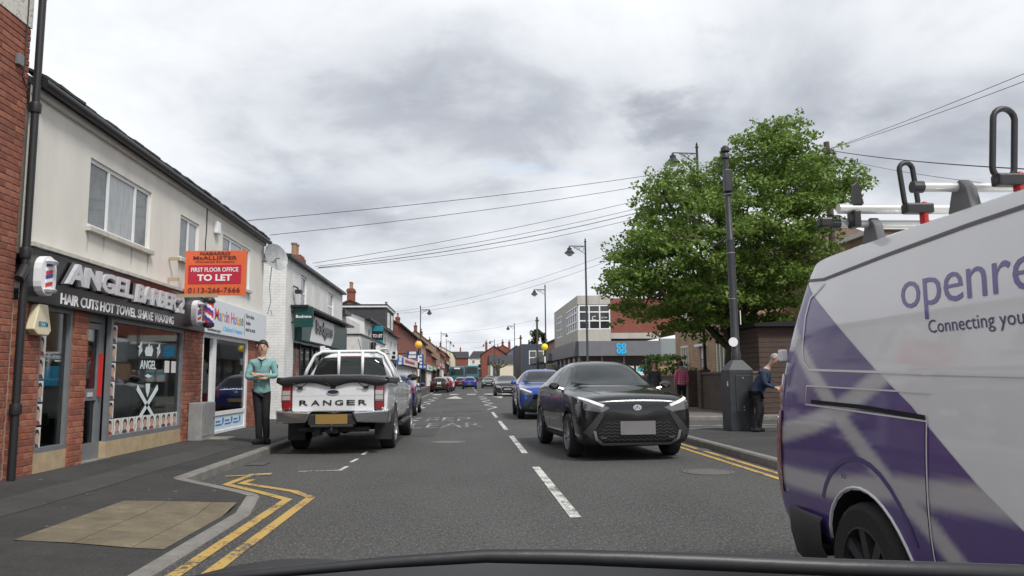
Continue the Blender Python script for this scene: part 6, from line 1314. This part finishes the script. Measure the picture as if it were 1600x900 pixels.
    md = cv_.modifiers.new('solid', 'SOLIDIFY'); md.thickness = .012; md2 = cv_.modifiers.new('sub', 'SUBSURF'); md2.levels = 1; md2.render_levels = 1
    for s in (1, -1):
        m = MB(); m.hexa([(s * .90, -.98, 1.2), (s * .955, -.98, 1.2), (s * .955, -2.74, 1.2), (s * .90, -2.74, 1.2), (s * .88, -.98, 1.3), (s * .94, -.98, 1.3), (s * .94, -2.76, 1.3), (s * .88, -2.76, 1.3)])
        obj('cover_edge', m, MT['black_vinyl'], t, bev=.02)
    for x in (-.55, 0, .55): m = MB(); m.tube([(x - .12, -2.765, 1.2), (x, -2.73, 1.12), (x + .12, -2.765, 1.2)], .008, 5); m.box(x - .04, x + .04, -2.735, -2.705, 1.1, 1.15); obj('cover_strap', m, BLACKPL, t)
    # white headboard frame and roof bars
    m = MB(); m.tube([(-.86, -1.08, 1.28), (-.80, -1.08, 1.45), (-.66, -1.06, 1.72), (-.52, -1.04, 1.79), (.52, -1.04, 1.79), (.66, -1.06, 1.72), (.80, -1.08, 1.45), (.86, -1.08, 1.28)], .032, 8)
    for x in (-.21, .24): m.tube([(x, -1.08, 1.28), (x, -1.05, 1.8)], .03, 8)
    obj('headboard_frame', m, WHITEPL, t, smooth=1)
    for s in (1, -1): m = MB(); m.tube([(s * .56, -.85, 1.85), (s * .58, -.2, 1.87), (s * .58, .15, 1.83)], .022, 8); m.box(s * .53 - .04, s * .53 + .04, -1.06, -.98, 1.78, 1.9); obj('roof_rail', m, WHITEPL, t)
    obj('beacon_lamp', MB().lathe([(.07, 1.80), (.07, 1.84), (.055, 1.85), (.06, 1.95), (.05, 1.99), (.0, 2.0)], (.38, -.6, 0), 12, cap=False), GLOSSB, t, smooth=40)
    obj('aerial', MB().tube([(.1, -.3, 1.8), (.08, -.6, 2.05)], .006, 5), BLACKPL, t)
    mirror(t, .88, .78, 1.3, GLOSSB, 1.25)
    hl = decal('headlight', bv, [(.5, .95), (.82, .98), (.84, 1.06), (.55, 1.05)], 'front', 1, WLIGHT, t); decal('headlight', bv, mir([(.5, .95), (.82, .98), (.84, 1.06), (.55, 1.05)]), 'front', 1, WLIGHT, t)
    decal('grille', bv, [(-.45, .75), (.45, .75), (.5, 1.02), (-.5, 1.02)], 'front', 1, GLOSSB, t)
    return t
t = pickup(); place(t, (-2.2, 16.0, 0), rad(-1.0))
# ---- telecom van beside the camera
VANW = paint('van_grey_white', (.76, .77, .78), .0, .35)
def printmat(name):
    m = bpy.data.materials.new(name); m.use_nodes = True; nt = m.node_tree; b = nt.nodes['Principled BSDF']; at = nt.nodes.new('ShaderNodeAttribute'); at.attribute_name = 'print'; nt.links.new(at.outputs['Color'], b.inputs['Base Color']); b.inputs['Roughness'].default_value = .35; b.inputs['Coat Weight'].default_value = .8; b.inputs['Coat Roughness'].default_value = .06
    MT[name] = m; return m
PRINT = printmat('purple_vinyl_print'); PURP = mat('purple_print', (.11, .065, .29), .35, coat=.6)
def segd(p, pts):
    best = 9
    for a, b in zip(pts, pts[1:]):
        a, b = Vector(a), Vector(b); d = b - a; t_ = max(0, min(1, (p - a).dot(d) / d.length_squared)); best = min(best, (p - a - d * t_).length)
    return best
VB = [([(-2.5, 1.9), (-2.22, 1.58), (-1.96, 1.25), (-1.53, .96), (-1.14, .72), (-.82, .56), (-.6, .4), (-.4, .25)], .066), ([(-2.7, .84), (-2.48, .87), (-1.93, .98), (-1.51, 1.11), (-1.15, 1.27)], .07), ([(-2.7, .63), (-2.3, .62), (-1.81, .63), (-1.14, .71), (-.65, .74), (-.2, .77)], .075)]
def vcol(co):
    p = Vector((co.y, co.z)); k = 0
    for pts, wd in VB:
        d = segd(p, pts); k = max(k, 1 - sst(wd * .45, wd * 1.15, d))
    a, b = Vector((.098, .06, .225)), Vector((.52, .52, .52)); return a.lerp(b, k * .9)
def adj(y, z):       # points measured on a flat side moved onto the tumblehome side
    xs = 1.83 + max(0, z - 1.3) * .25; k = xs / 2.03
    return (2.0 - (2.52 - y) * k, 1.25 + (z - 1.25) * k)
VB = [([adj(*q) for q in pts], wd * .92) for pts, wd in VB]
def van():
    t = thing('telecom_van', 'white and purple telecom van with roof rack passing close on the right', 'van', (0, 0, 0))
    st = [(-2.62, .42, .84, .90, .8, .86, 1.36, .70, 1.78, .05), (-2.61, .38, .90, .95, .8, .91, 1.38, .77, 1.83, .06), (-2.54, .32, .92, .965, .8, .925, 1.4, .81, 1.895, .07), (-2.3, .3, .92, .965, .8, .925, 1.4, .82, 1.905, .075), (-1.8, .3, .92, .965, .78, .925, 1.4, .82, 1.905, .075), (-1.0, .3, .92, .965, .78, .925, 1.4, .82, 1.91, .075), (.3, .3, .92, .965, .78, .925, 1.4, .82, 1.91, .075), (.9, .3, .92, .965, .78, .92, 1.35, .80, 1.89, .07), (1.15, .3, .92, .965, .78, .92, 1.3, .78, 1.80, .06), (1.75, .3, .92, .965, .76, .92, 1.12, .76, 1.22, .05), (1.95, .3, .91, .955, .74, .9, 1.05, .74, 1.14, .04), (2.3, .3, .86, .92, .7, .84, .95, .68, 1.03, .03), (2.44, .34, .74, .8, .66, .72, .84, .56, .9, .02), (2.48, .42, .55, .6, .66, .52, .78, .4, .82, .02)]
    body, bv = loft('body', st, [VANW, CLAD, WELL], t, [(-1.58, .33, .385, .93), (1.55, .33, .385, .93)], level=3, crease=(5,), lean=lambda y, z: (max(0, z - .55) ** 1.4) * .20 * sst(-1.3, -2.4, y))
    A_ = lambda s: ([adj(*q) for q in s[0]], s[1]) if isinstance(s, tuple) else [adj(*q) for q in s]
    S = lambda n, s, mt, **k: decal(n, bv, A_(s), 'side', 1, mt, t, **k)
    WY = -1.58
    pu = [(-2.7, .42), (-2.05, .42), *[(WY + .402 * cos(a), .33 + .402 * sin(a)) for a in [pi * (.95 - .9 * k / 14) for k in range(15)]], (-1.17, .32), (-.2, .32)] + [adj(*q) for q in ((-.02, .52), (-.25, .67), (-.5, .81), (-.95, 1.11), (-1.27, 1.28), (-1.82, 1.71), (-1.96, 1.84), (-2.1, 1.9), (-2.5, 1.5), (-2.7, 1.0))]
    decal('purple_print', bv, pu, 'side', 1, PRINT, t, off=.003, grid=.025, vcol=vcol)
    highlight_trim = mat('bright_edge', (.72, .72, .73), .3, coat=.5)  # pale strip paints the recess groove's highlight; seam, track and arch lip share it
    gr = [(-.02, 1.86), (-.49, 1.835), (-1.01, 1.80), (-1.67, 1.765), (-1.86, 1.70), (-1.95, 1.6), (-2.06, 1.4), (-2.07, 1.33), (-2.0, 1.285), (-.8, 1.255), (.2, 1.235)]
    S('panel_bead', line2d(gr[3:], .012), highlight_trim, off=.007, grid=.05); S('roof_seam', line2d([(-2.0, 1.82), (-1.67, 1.79), (-1.01, 1.822), (-.4, 1.845), (.4, 1.86)], .014), mat('seam_grey', (.14, .14, .15), .6), off=.006, grid=.05)
    S('track_cover', line2d([(-2.04, 1.19), (-2.05, 1.08), (-.82, 1.045), (-.8, 1.17), (-2.04, 1.19)], .008), highlight_trim, off=.006, grid=.05)
    S('track_slot', line2d([(-1.97, 1.098), (-1.4, 1.088), (-.83, 1.06)], .022), WELL, off=.008, grid=.05)
    S('door_seam', line2d([(-.82, 1.04), (-.84, .7), (-.86, .33)], .010), highlight_trim, off=.007, grid=.05); S('door_gap', line2d([(-.83, 1.04), (-.85, .7), (-.87, .33)], .008), SEAM, off=.0065, grid=.05)
    arc = [(WY + .46 * cos(a), .36 + .50 * sin(a)) for a in [pi * (.12 + .7 * k / 12) for k in range(13)]]
    decal('arch_swage', bv, line2d(arc, .025), 'side', 1, mat('swage_purple', (.055, .036, .19), .3, coat=.8), t, off=.006, grid=.05)
    pts = [(surf(bv, 'side', 1, WY + .43 * cos(a), .33 + .43 * sin(a)), a) for a in [pi * (.06 + .86 * k / 16) for k in range(17)]]; obj('arch_lip', MB().tube([(p.x + .001, WY + .395 * cos(a), .33 + .395 * sin(a)) for p, a in pts if p], .008, 6), highlight_trim, t, smooth=1)
    lw = S('lettering', lettering('openreach', 1.27, .24, (-.93, 1.495), -.004, .12, .95), PURP, off=.0025, grid=.06)
    S('lettering', lettering('Connecting you to your network', 1.25, .075, (-.76, 1.415), .0, .1), mat('dark_purple_print', (.06, .05, .14), .4), off=.0025, grid=.06)
    S('small_print', lettering('3.2', .05, .02, (-1.63, .70)), SEAM, off=.006, grid=.06)
    # black rear bumper wrapping the corner
    m = MB(); ring = []
    for z, k, b in ((.20, .90, .10), (.26, .955, .03), (.38, .985, .0), (.50, .99, .0), (.525, .975, .01)):
        xo, yb = .968 * k + .012, -2.66 + b
        ring.append([(xo, -1.97, z if z > .27 else z + .06), (xo, -2.2, z), (xo - .03, -2.42, z), (xo - .12, yb + .03, z), (.5, yb, z), (0, yb - .01, z), (-.5, yb, z), (-xo + .12, yb + .03, z), (-xo + .03, -2.42, z), (-xo, -2.2, z), (-xo, -1.97, z if z > .27 else z + .06)])
    m.grid(ring); obj('rear_bumper', m, mat('grey_bumper', (.028, .029, .031), .6, bump=.15, bscale=150), t, smooth=50)
    for s in (1, -1):
        decal('tail_light', bv, [(-2.47, .58), (-2.62, .58), (-2.62, 1.26), (-2.42, 1.26), (-2.44, .9)], 'side', s, RLIGHT, t, off=.012)
        m = MB(); m.box(*(sorted((s * .74, s * .90))), -2.59, -2.5, .6, 1.2); obj('tail_lamp_housing', m, RLIGHT, t, bev=.02)
    m = MB(); m.box(.90, .945, -2.47, -2.42, 1.335, 1.405); obj('hinge', m, WHITEPL, t, bev=.01)
    for s in (1, -1):
        for yy in (-1.58, 1.55): wheel(t, s * .84, yy, .33, .22, mat('steel_wheel', (.07, .07, .075), .4, metal=.5), 8, 0)
    decal('windscreen', bv, [(-.72, 1.22), (.72, 1.22), (.72, 1.76), (-.72, 1.76)], 'front', 1, CARGL, t)
    for s in (1, -1): decal('cab_window', bv, [(1.45, 1.15), (1.0, 1.7), (.45, 1.74), (.45, 1.15)], 'side', s, CARGL, t)
    mirror(t, .96, 1.4, 1.2, BLACKPL, 1.4)
    # roof rack: local y = 2.52 - world Y, local x = 2.96 - world X
    ALU = mat('anodised_tube', (.55, .55, .53), .35, metal=.4); GRB = mat('grey_casting', (.12, .12, .125), .6)
    for y_, z_ in ((-1.80, 2.03), (-1.07, 2.04), (.5, 2.04)):
        cbx = obj('crossbar', MB().tube([(.88, y_, z_), (-.88, y_, z_)], .021, 12), ALU, t, smooth=40)
        for s in (1, -1):
            m = MB(); m.prism([(y_ - .08, z_ - .12), (y_ + .09, z_ - .12), (y_ + .06, z_ - .01), (y_ + .02, z_ + .03), (y_ - .03, z_ + .015)], lambda a, b, d: (s * d, a, b), .66, .71); obj('foot', m, GRB, cbx, bev=.008)
        obj('end_cap', MB().lathe([(.026, .86), (.026, .905)], (0, y_, z_), 12, 'x'), BLACKPL, cbx)
    m = MB(); m.tube([(.88, -1.76, 2.10), (.3, -1.76, 2.10)], .026, 12); obj('ladder_roller', m, ALU, t, smooth=40)
    m = MB(); m.box(.78, .82, -1.80, -1.72, 2.0, 2.09); obj('roller_bracket', m, BLACKPL, t, bev=.01); m = MB(); m.box(.90, .97, -1.83, -1.77, 2.01, 2.06); obj('roller_stop', m, BLACKPL, t, bev=.01)
    RED = mat('red_clamp', (.42, .02, .02), .45)
    for x_, y_, z_, hh, ww, lean_ in ((.62, -1.55, 2.06, .19, .034, .015), (.60, -.93, 2.04, .25, .046, -.02)):
        pts = []
        for k in range(10): a = pi * k / 9; pts.append((x_ + lean_ + ww * cos(a), y_, z_ + hh + ww * sin(a)))
        for k in range(10): a = pi + pi * k / 9; pts.append((x_ + ww * cos(a), y_, z_ + ww + ww * sin(a)))
        hp = obj('ladder_hoop', MB().tube(pts, .0125, 8, closed=True), BLACKPL, t, smooth=1)
        m = MB(); m.box(x_ - .10, x_ + .04, y_ - .03, y_ + .03, z_ - .03, z_ + .02); obj('hoop_base', m, BLACKPL, hp, bev=.01)
        m = MB(); m.box(x_ - .075, x_ - .045, y_ - .025, y_ + .025, z_ - .09, z_ + .03); obj('red_lever', m, RED, hp, bev=.015)
    m = MB(); m.prism([(.76, 2.12), (.81, 2.12), (.80, 2.22), (.78, 2.24)], lambda a, b, d: (a, d, b), -1.77, -1.73); obj('stop_fin', m, BLACKPL, t)
    m = MB(); m.box(.25, .30, -1.09, -1.05, 2.065, 2.12); m.box(.17, .22, -1.09, -1.05, 2.065, 2.12); obj('stop_pegs', m, BLACKPL, t)
    return t
t = van(); place(t, (2.79, 2.0, 0), rad(180))
# ---- the camera's own car: bonnet and wipers at the bottom of the view
oc = thing('own_car', 'black bonnet and wipers of the car the photo is taken from', 'car', (0, 0, 0))
rows = []
for y_, z_, w_ in ((.62, .99, .78), (.9, .98, .78), (1.3, .936, .78), (1.6, .894, .77), (1.8, .852, .74), (1.95, .76, .70), (2.02, .62, .66)):
    rows.append([(x, y_ - .10 * (x / .75) ** 2, z_ - .05 * abs(x / .75) ** 2.5 + (.022 * max(0, 1 - ((abs(x) - .40) / .16) ** 2))) for x in [w_ * (k / 10 - 1) for k in range(21)]])
m = MB(); m.grid(rows); b_ = obj('bonnet', m, mat('bonnet_black', (.008, .008, .009), .45, spec=.15, var=.3, scale=6), oc, smooth=1); md = b_.modifiers.new('sub', 'SUBSURF'); md.levels = 1; md.render_levels = 2
m = MB(); m.grid([[(x, .5, .93), (x, .66, .915)] for x in (-.8, -.4, 0, .4, .8)]); obj('scuttle', m, CLAD, oc)
def wiper(pts, r):
    obj('wiper_arm', MB().tube(pts, r, 6), BLACKPL, oc, smooth=1)
wiper([(.62, .78, 1.02), (.546, .75, 1.055), (.353, .75, 1.066), (.228, .75, 1.074), (.104, .75, 1.081), (.019, .75, 1.084), (-.077, .75, 1.080), (-.183, .75, 1.073), (-.34, .75, 1.062)], [.011, .010, .009, .009, .008, .007, .006, .005, .004])
wiper([(-.1, .76, 1.05), (-.3, .77, 1.052), (-.6, .78, 1.04)], [.006, .006, .006])
m = MB(); m.grid([[(x, .56, 1.01), (x, .64, 1.0)] for x in (-.8, -.4, 0, .4, .8)]); obj('cowl_panel', m, CLAD, oc)
# ------------------------------------------------------------------ people
def skin_mesh(name, verts, edges, radii, mt, parent, sub=2):
    me = bpy.data.meshes.new('sk'); me.from_pydata(verts, edges, []); o = bpy.data.objects.new('sk', me); C.objects.link(o)
    md = o.modifiers.new('k', 'SKIN'); md.use_smooth_shade = True
    for i, r in enumerate(radii):
        d = me.skin_vertices[0].data[i]; d.radius = (r, r) if not isinstance(r, tuple) else r
    me.skin_vertices[0].data[0].use_root = True
    s = o.modifiers.new('s', 'SUBSURF'); s.levels = sub; s.render_levels = sub
    fin = ev_mesh(o); fin.name = name; bpy.data.objects.remove(o)
    fin.materials.clear(); fin.materials.append(mt); fin.polygons.foreach_set('use_smooth', [True] * len(fin.polygons))
    p = bpy.data.objects.new(name, fin); C.objects.link(p); p.parent = parent; ORG[p.name] = Vector(); return p
def chain(V, E, Rr, start, pts):
    i = start
    for (p, r) in pts: V.append(p); Rr.append(r); E.append((i, len(V) - 1)); i = len(V) - 1
    return i
def person(label, loc, rz, k, pose, top, legs, shoe, hair, hairlen=0, bulk=1., extra=None):
    t = thing('person', label, 'person', (0, 0, 0)); lean = pose.get('lean', 0); hd = pose.get('head', 0)
    def sp(z, dy=0): return (0, -lean * max(0, z - .95) + dy, z)
    V = [(0, 0, .95)]; E = []; Rr = [.08 * bulk]
    ch = chain(V, E, Rr, 0, [(sp(1.1), .10 * bulk), (sp(1.28), .115 * bulk), (sp(1.42), .10)])
    nk = chain(V, E, Rr, ch, [(sp(1.50), .054), (sp(1.56, -.01 - hd * .4), .062), (sp(1.62, -.02 - hd * .7), .088), (sp(1.70, -.015 - hd), .088), (sp(1.765, -.005 - hd), .055)])
    head = V[nk - 1]
    for s, key in ((1, 'R'), (-1, 'L')):
        sh, el, wr, hn = pose['arm' + key]
        w_ = chain(V, E, Rr, ch, [(sh, .062), (el, .042), (wr, .028), (hn, .03)])
        d = (Vector(hn) - Vector(wr)).normalized(); sd = d.orthogonal().normalized(); up = d.cross(sd)
        for q, (o_, ln) in enumerate(((-.026, .07), (-.009, .082), (.009, .078), (.026, .06))):
            b = Vector(hn) + d * .03 + sd * o_; chain(V, E, Rr, w_, [(tuple(b), .009), (tuple(b + d * ln * .5 + up * .012), .0085), (tuple(b + d * ln * .85 + up * .035), .007)])
        b = Vector(hn) - d * .01 + sd * .035; chain(V, E, Rr, w_, [(tuple(b), .011), (tuple(b + d * .03 + sd * .018 + up * .015), .009), (tuple(b + d * .055 + sd * .015 + up * .025), .007)])
    for key in 'RL':
        hp, kn, an, toe = pose['leg' + key]; chain(V, E, Rr, 0, [(hp, .07 * bulk), (kn, .05), (an, .03), ((an[0], an[1], an[2] - .03), .02)])
    skin_mesh('body', V, E, Rr, SKIN, t)
    # clothes follow the same skeleton, a little larger
    V = [(0, 0, .83)]; E = []; Rr = [(.185 * bulk, .14 * bulk)]
    c2 = chain(V, E, Rr, 0, [((0, 0, .92), (.182 * bulk, .14 * bulk)), (sp(1.1), (.155 * bulk, .135 * bulk)), (sp(1.28), .152 * bulk), (sp(1.42), .122)]); chain(V, E, Rr, c2, [(sp(1.49), .07)])
    for key in 'RL':
        sh, el, wr, hn = pose['arm' + key]; sl = pose.get('sleeve', 1.)
        wq = tuple(Vector(el).lerp(Vector(wr), .92 * sl)); chain(V, E, Rr, c2, [(sh, .078 * bulk ** .5), (el, .058), (wq, .044)])
    skin_mesh('top', V, E, Rr, top, t)
    V = [(0, 0, .98)]; E = []; Rr = [.135 * bulk]
    for key in 'RL':
        hp, kn, an, toe = pose['leg' + key]; chain(V, E, Rr, 0, [(hp, .102 * bulk), (kn, .072), ((an[0], an[1], an[2] + .05), .06), ((an[0], an[1], an[2] - .03), .055)])
    skin_mesh('trousers', V, E, Rr, legs, t)
    for key in 'RL':
        hp, kn, an, toe = pose['leg' + key]; a, b = Vector(an), Vector(toe)
        skin_mesh('shoe', [(a.x, a.y, .045), tuple(a.lerp(b, .55) * 1) if 0 else (a.lerp(b, .5).x, a.lerp(b, .5).y, .045), (b.x, b.y, .035), (a.x - (b.x - a.x) * .35, a.y - (b.y - a.y) * .35, .05)], [(0, 1), (1, 2), (0, 3)], [.062, .058, .045, .055], shoe, t)
    hx, hy, hz = head
    rn = random.Random(int(loc[1] * 10)); rows = []
    for i in range(9):
        ph = pi * .02 + (pi * .62) * i / 8; row = []
        for j in range(20):
            th = 2 * pi * j / 20; front = max(0, -sin(th)); p_ = min(ph, pi * (.62 - .27 * front)); r_ = .105 - .012 * front + rn.uniform(-.004, .006)
            z_ = hz + .005 + .112 * cos(p_) - (hairlen * (i / 8) ** 2 * (1 - front))
            row.append((hx + .092 / .105 * r_ * sin(p_) * cos(th), hy + .008 + r_ * 1.02 * sin(p_) * sin(th), z_))
        rows.append(row)
    m = MB(); m.grid(rows, closed=True); m.f.append(tuple(range(20))); m.m.append(0); obj('hair', m, hair, t, smooth=1)
    m = MB()
    for s in (1, -1):
        m.lathe([(0, -.012), (.009, -.006), (.011, 0), (.009, .006), (0, .012)], (hx + s * .034, hy - .083, hz + .0), 8, cap=False)
    obj('eyes', m, HAIR, t); m = MB()
    m.tube([(hx, hy - .083, hz + .01), (hx, hy - .103, hz - .03), (hx, hy - .083, hz - .04)], [.008, .014, .008], 6); obj('nose', m, SKIN, t, smooth=1)
    obj('mouth', MB().tube([(hx - .025, hy - .078, hz - .068), (hx, hy - .086, hz - .066), (hx + .025, hy - .078, hz - .068)], .006, 5), mat('lips', (.35, .12, .1), .5), t)
    m = MB()
    for s in (1, -1): m.tube([(hx + s * .086, hy, hz - .03), (hx + s * .096, hy + .008, hz), (hx + s * .088, hy + .008, hz + .03)], [.01, .016, .01], 6)
    obj('ears', m, SKIN, t, smooth=1)
    if extra: extra(t)
    t.scale = (k, k, k); place(t, loc, rz); return t
TEALJ = mat('teal_jumper', (.19, .36, .36), .9, var=.2, scale=9, bump=.9, bscale=14); BLACKC = mat('black_cloth', (.010, .010, .013), .85, var=.4, scale=8, bump=.8, bscale=12)
def man_extra(t):
    m = MB(); m.tube([(-.065, -.075, 1.50), (0, -.118, 1.46), (.065, -.075, 1.50)], .014, 6); obj('collar', m, mat('pale_collar', (.5, .55, .52), .8), t)
    m = MB(); m.tube([(-.03, -.128, 1.455), (0, -.139, 1.44), (.03, -.128, 1.455)], .009, 5); m.tube([(0, -.138, 1.45), (0, -.155, 1.33)], .006, 5); obj('zip', m, BLACKC, t)
    m = MB(); m.lathe([(.0, 0), (.035, 0), (.035, .008), (0, .008)], (.258, -.02, 1.34), 12, 'x', cap=False); obj('sleeve_badge', m, BLACKC, t)
person('person in teal jumper and black trousers standing with arms crossed outside the shops', (-3.66, 14.15, .135), rad(8), 1.02,
       dict(armR=((.175, 0, 1.41), (.245, -.05, 1.16), (.02, -.215, 1.19), (-.07, -.225, 1.2)), armL=((-.175, 0, 1.41), (-.245, -.05, 1.15), (-.03, -.19, 1.13), (.06, -.2, 1.135)),
            legR=((.075, 0, .86), (.085, -.03, .48), (.10, .02, .09), (.16, -.10, .04)), legL=((-.075, 0, .86), (-.035, -.02, .48), (-.02, -.04, .09), (-.10, -.17, .04))), TEALJ, BLACKC, BLACKC, HAIR, 0, .92, man_extra)
def plaid():
    m = bpy.data.materials.new('pink_plaid'); m.use_nodes = True; nt = m.node_tree; b = nt.nodes['Principled BSDF']; N = nt.nodes.new; L = nt.links.new; tc = N('ShaderNodeTexCoord'); sp = N('ShaderNodeSeparateXYZ'); L(tc.outputs['Object'], sp.inputs[0])
    def st(o_):
        a = N('ShaderNodeMath'); a.operation = 'MULTIPLY'; a.inputs[1].default_value = 11; L(o_, a.inputs[0]); f = N('ShaderNodeMath'); f.operation = 'FRACT'; L(a.outputs[0], f.inputs[0]); g = N('ShaderNodeMath'); g.operation = 'GREATER_THAN'; g.inputs[1].default_value = .6; L(f.outputs[0], g.inputs[0]); return g.outputs[0]
    ad = N('ShaderNodeMath'); L(st(sp.outputs[0]), ad.inputs[0]); L(st(sp.outputs[2]), ad.inputs[1]); d = N('ShaderNodeMath'); d.operation = 'MULTIPLY'; d.inputs[1].default_value = .5; L(ad.outputs[0], d.inputs[0])
    r = N('ShaderNodeValToRGB'); r.color_ramp.elements[0].color = (.85, .24, .36, 1); r.color_ramp.elements[1].color = (.42, .07, .16, 1); L(d.outputs[0], r.inputs[0]); L(r.outputs[0], b.inputs['Base Color']); b.inputs['Roughness'].default_value = .85; return m
hang = lambda x, y=0.: (((.165 * x, 0, 1.40), (.235 * x, .02, 1.13), (.25 * x, -.02 + y, .90), (.25 * x, -.04 + y, .82)))
walk = dict(armR=hang(1), armL=hang(-1), legR=((.085, 0, .86), (.085, -.06, .48), (.08, -.1, .09), (.085, -.24, .04)), legL=((-.085, 0, .86), (-.085, .02, .48), (-.08, .14, .11), (-.085, .02, .04)), sleeve=.75)
BRH = mat('brown_hair', (.05, .03, .02), .6, var=.3, scale=18)
person('person in pink checked shirt walking away past the low brown wall', (7.9, 28.0, .12), rad(180), .96, walk, plaid(), BLACKC, BLACKC, BRH, .06, 1.08)
person('person in dark grey jacket behind the mirror of the black car', (6.35, 25.8, .12), rad(10), .93, dict(walk, sleeve=1.), mat('charcoal_jacket', (.045, .045, .055), .85, var=.3, scale=12), BLACKC, BLACKC, mat('auburn_hair', (.09, .035, .02), .6), .12, 1.1)
person('person in navy coat stooping over a wheeled shopping trolley by the black cabinet', (5.98, 15.62, .12), rad(55), .88, dict(lean=.52, head=.05,
       armR=((.17, -.2, 1.36), (.24, -.26, 1.1), (.14, -.46, 1.02), (.12, -.52, .99)), armL=((-.17, -.2, 1.36), (-.24, -.25, 1.1), (-.12, -.46, 1.02), (-.1, -.52, .99)),
       legR=((.085, 0, .86), (.09, -.06, .48), (.09, .0, .09), (.1, -.13, .04)), legL=((-.085, 0, .86), (-.085, -.04, .48), (-.08, .08, .09), (-.085, -.05, .04))), mat('navy_coat', (.02, .032, .065), .8, var=.4, scale=10, bump=.3, bscale=20), BLACKC, BLACKC, mat('grey_hair', (.3, .29, .28), .7), 0, 1.18)
tr_ = thing('shopping_trolley', 'red wheeled shopping trolley pushed by the person in navy', 'trolley', (6.7, 15.4, .12)); REDC = mat('red_bag_cloth', (.4, .04, .03), .75, var=.2, scale=9)
m = MB()
for s in (-.11, .11): m.tube([(6.62 + s * .6, 15.25 + s, 1.08), (6.72 + s * .6, 15.2 + s, .9), (6.92 + s * .6, 15.1 + s, .25)], .012, 6)
m.tube([(6.554, 15.14, 1.09), (6.686, 15.36, 1.09)], .014, 6); m.tube([(6.78, 14.95, .22), (7.0, 15.3, .22)], .01, 6); obj('frame', m, mat('trolley_orange', (.5, .15, .05), .4), tr_)
m = MB(); m.hexa([(6.86, 15.0, .3), (7.05, 14.9, .3), (7.15, 15.12, .3), (6.96, 15.22, .3), (6.76, 15.02, .92), (7.0, 14.9, .92), (7.1, 15.14, .92), (6.86, 15.26, .92)]); obj('bag', m, REDC, tr_, bev=.04)
for c in ((6.78, 14.95), (7.0, 15.3), (6.56, 15.08), (6.72, 15.4)):
    m = MB(); m.lathe([(.045, -.012), (.085, -.015), (.085, .015), (.045, .012)], (c[0], c[1], .205), 16, 'x'); w_ = obj('wheel', m, mat('pale_tyre', (.45, .43, .4), .7), tr_); 
    obj('hub', MB().lathe([(.03, -.02), (.03, .02)], (c[0], c[1], .205), 10, 'x'), BLACKPL, w_)
m = MB(); m.tube([(6.56, 15.08, .205), (6.72, 15.4, .205)], .01, 6); m.tube([(6.64, 15.24, .205), (6.66, 15.2, .98)], .01, 6); obj('front_frame', m, GREYFR, tr_)
tr_.location.x -= .2
def bag_extra(t):
    m = MB(); m.box(-.38, -.2, -.12, .12, .35, .75); obj('bag', m, BLACKC, t, bev=.03)
person('person in white top carrying a dark bag on the far left pavement', (-4.1, 60.5, .17), rad(20), .96, dict(walk, sleeve=.3), mat('white_top', (.55, .52, .5), .8), BLACKC, BLACKC, BRH, .1, 1., bag_extra)
person('person in dark clothes outside the far left shops', (-4.4, 66, .17), rad(160), 1.0, walk, mat('dark_top', (.03, .03, .045), .8), BLACKC, BLACKC, HAIR, 0, 1.)
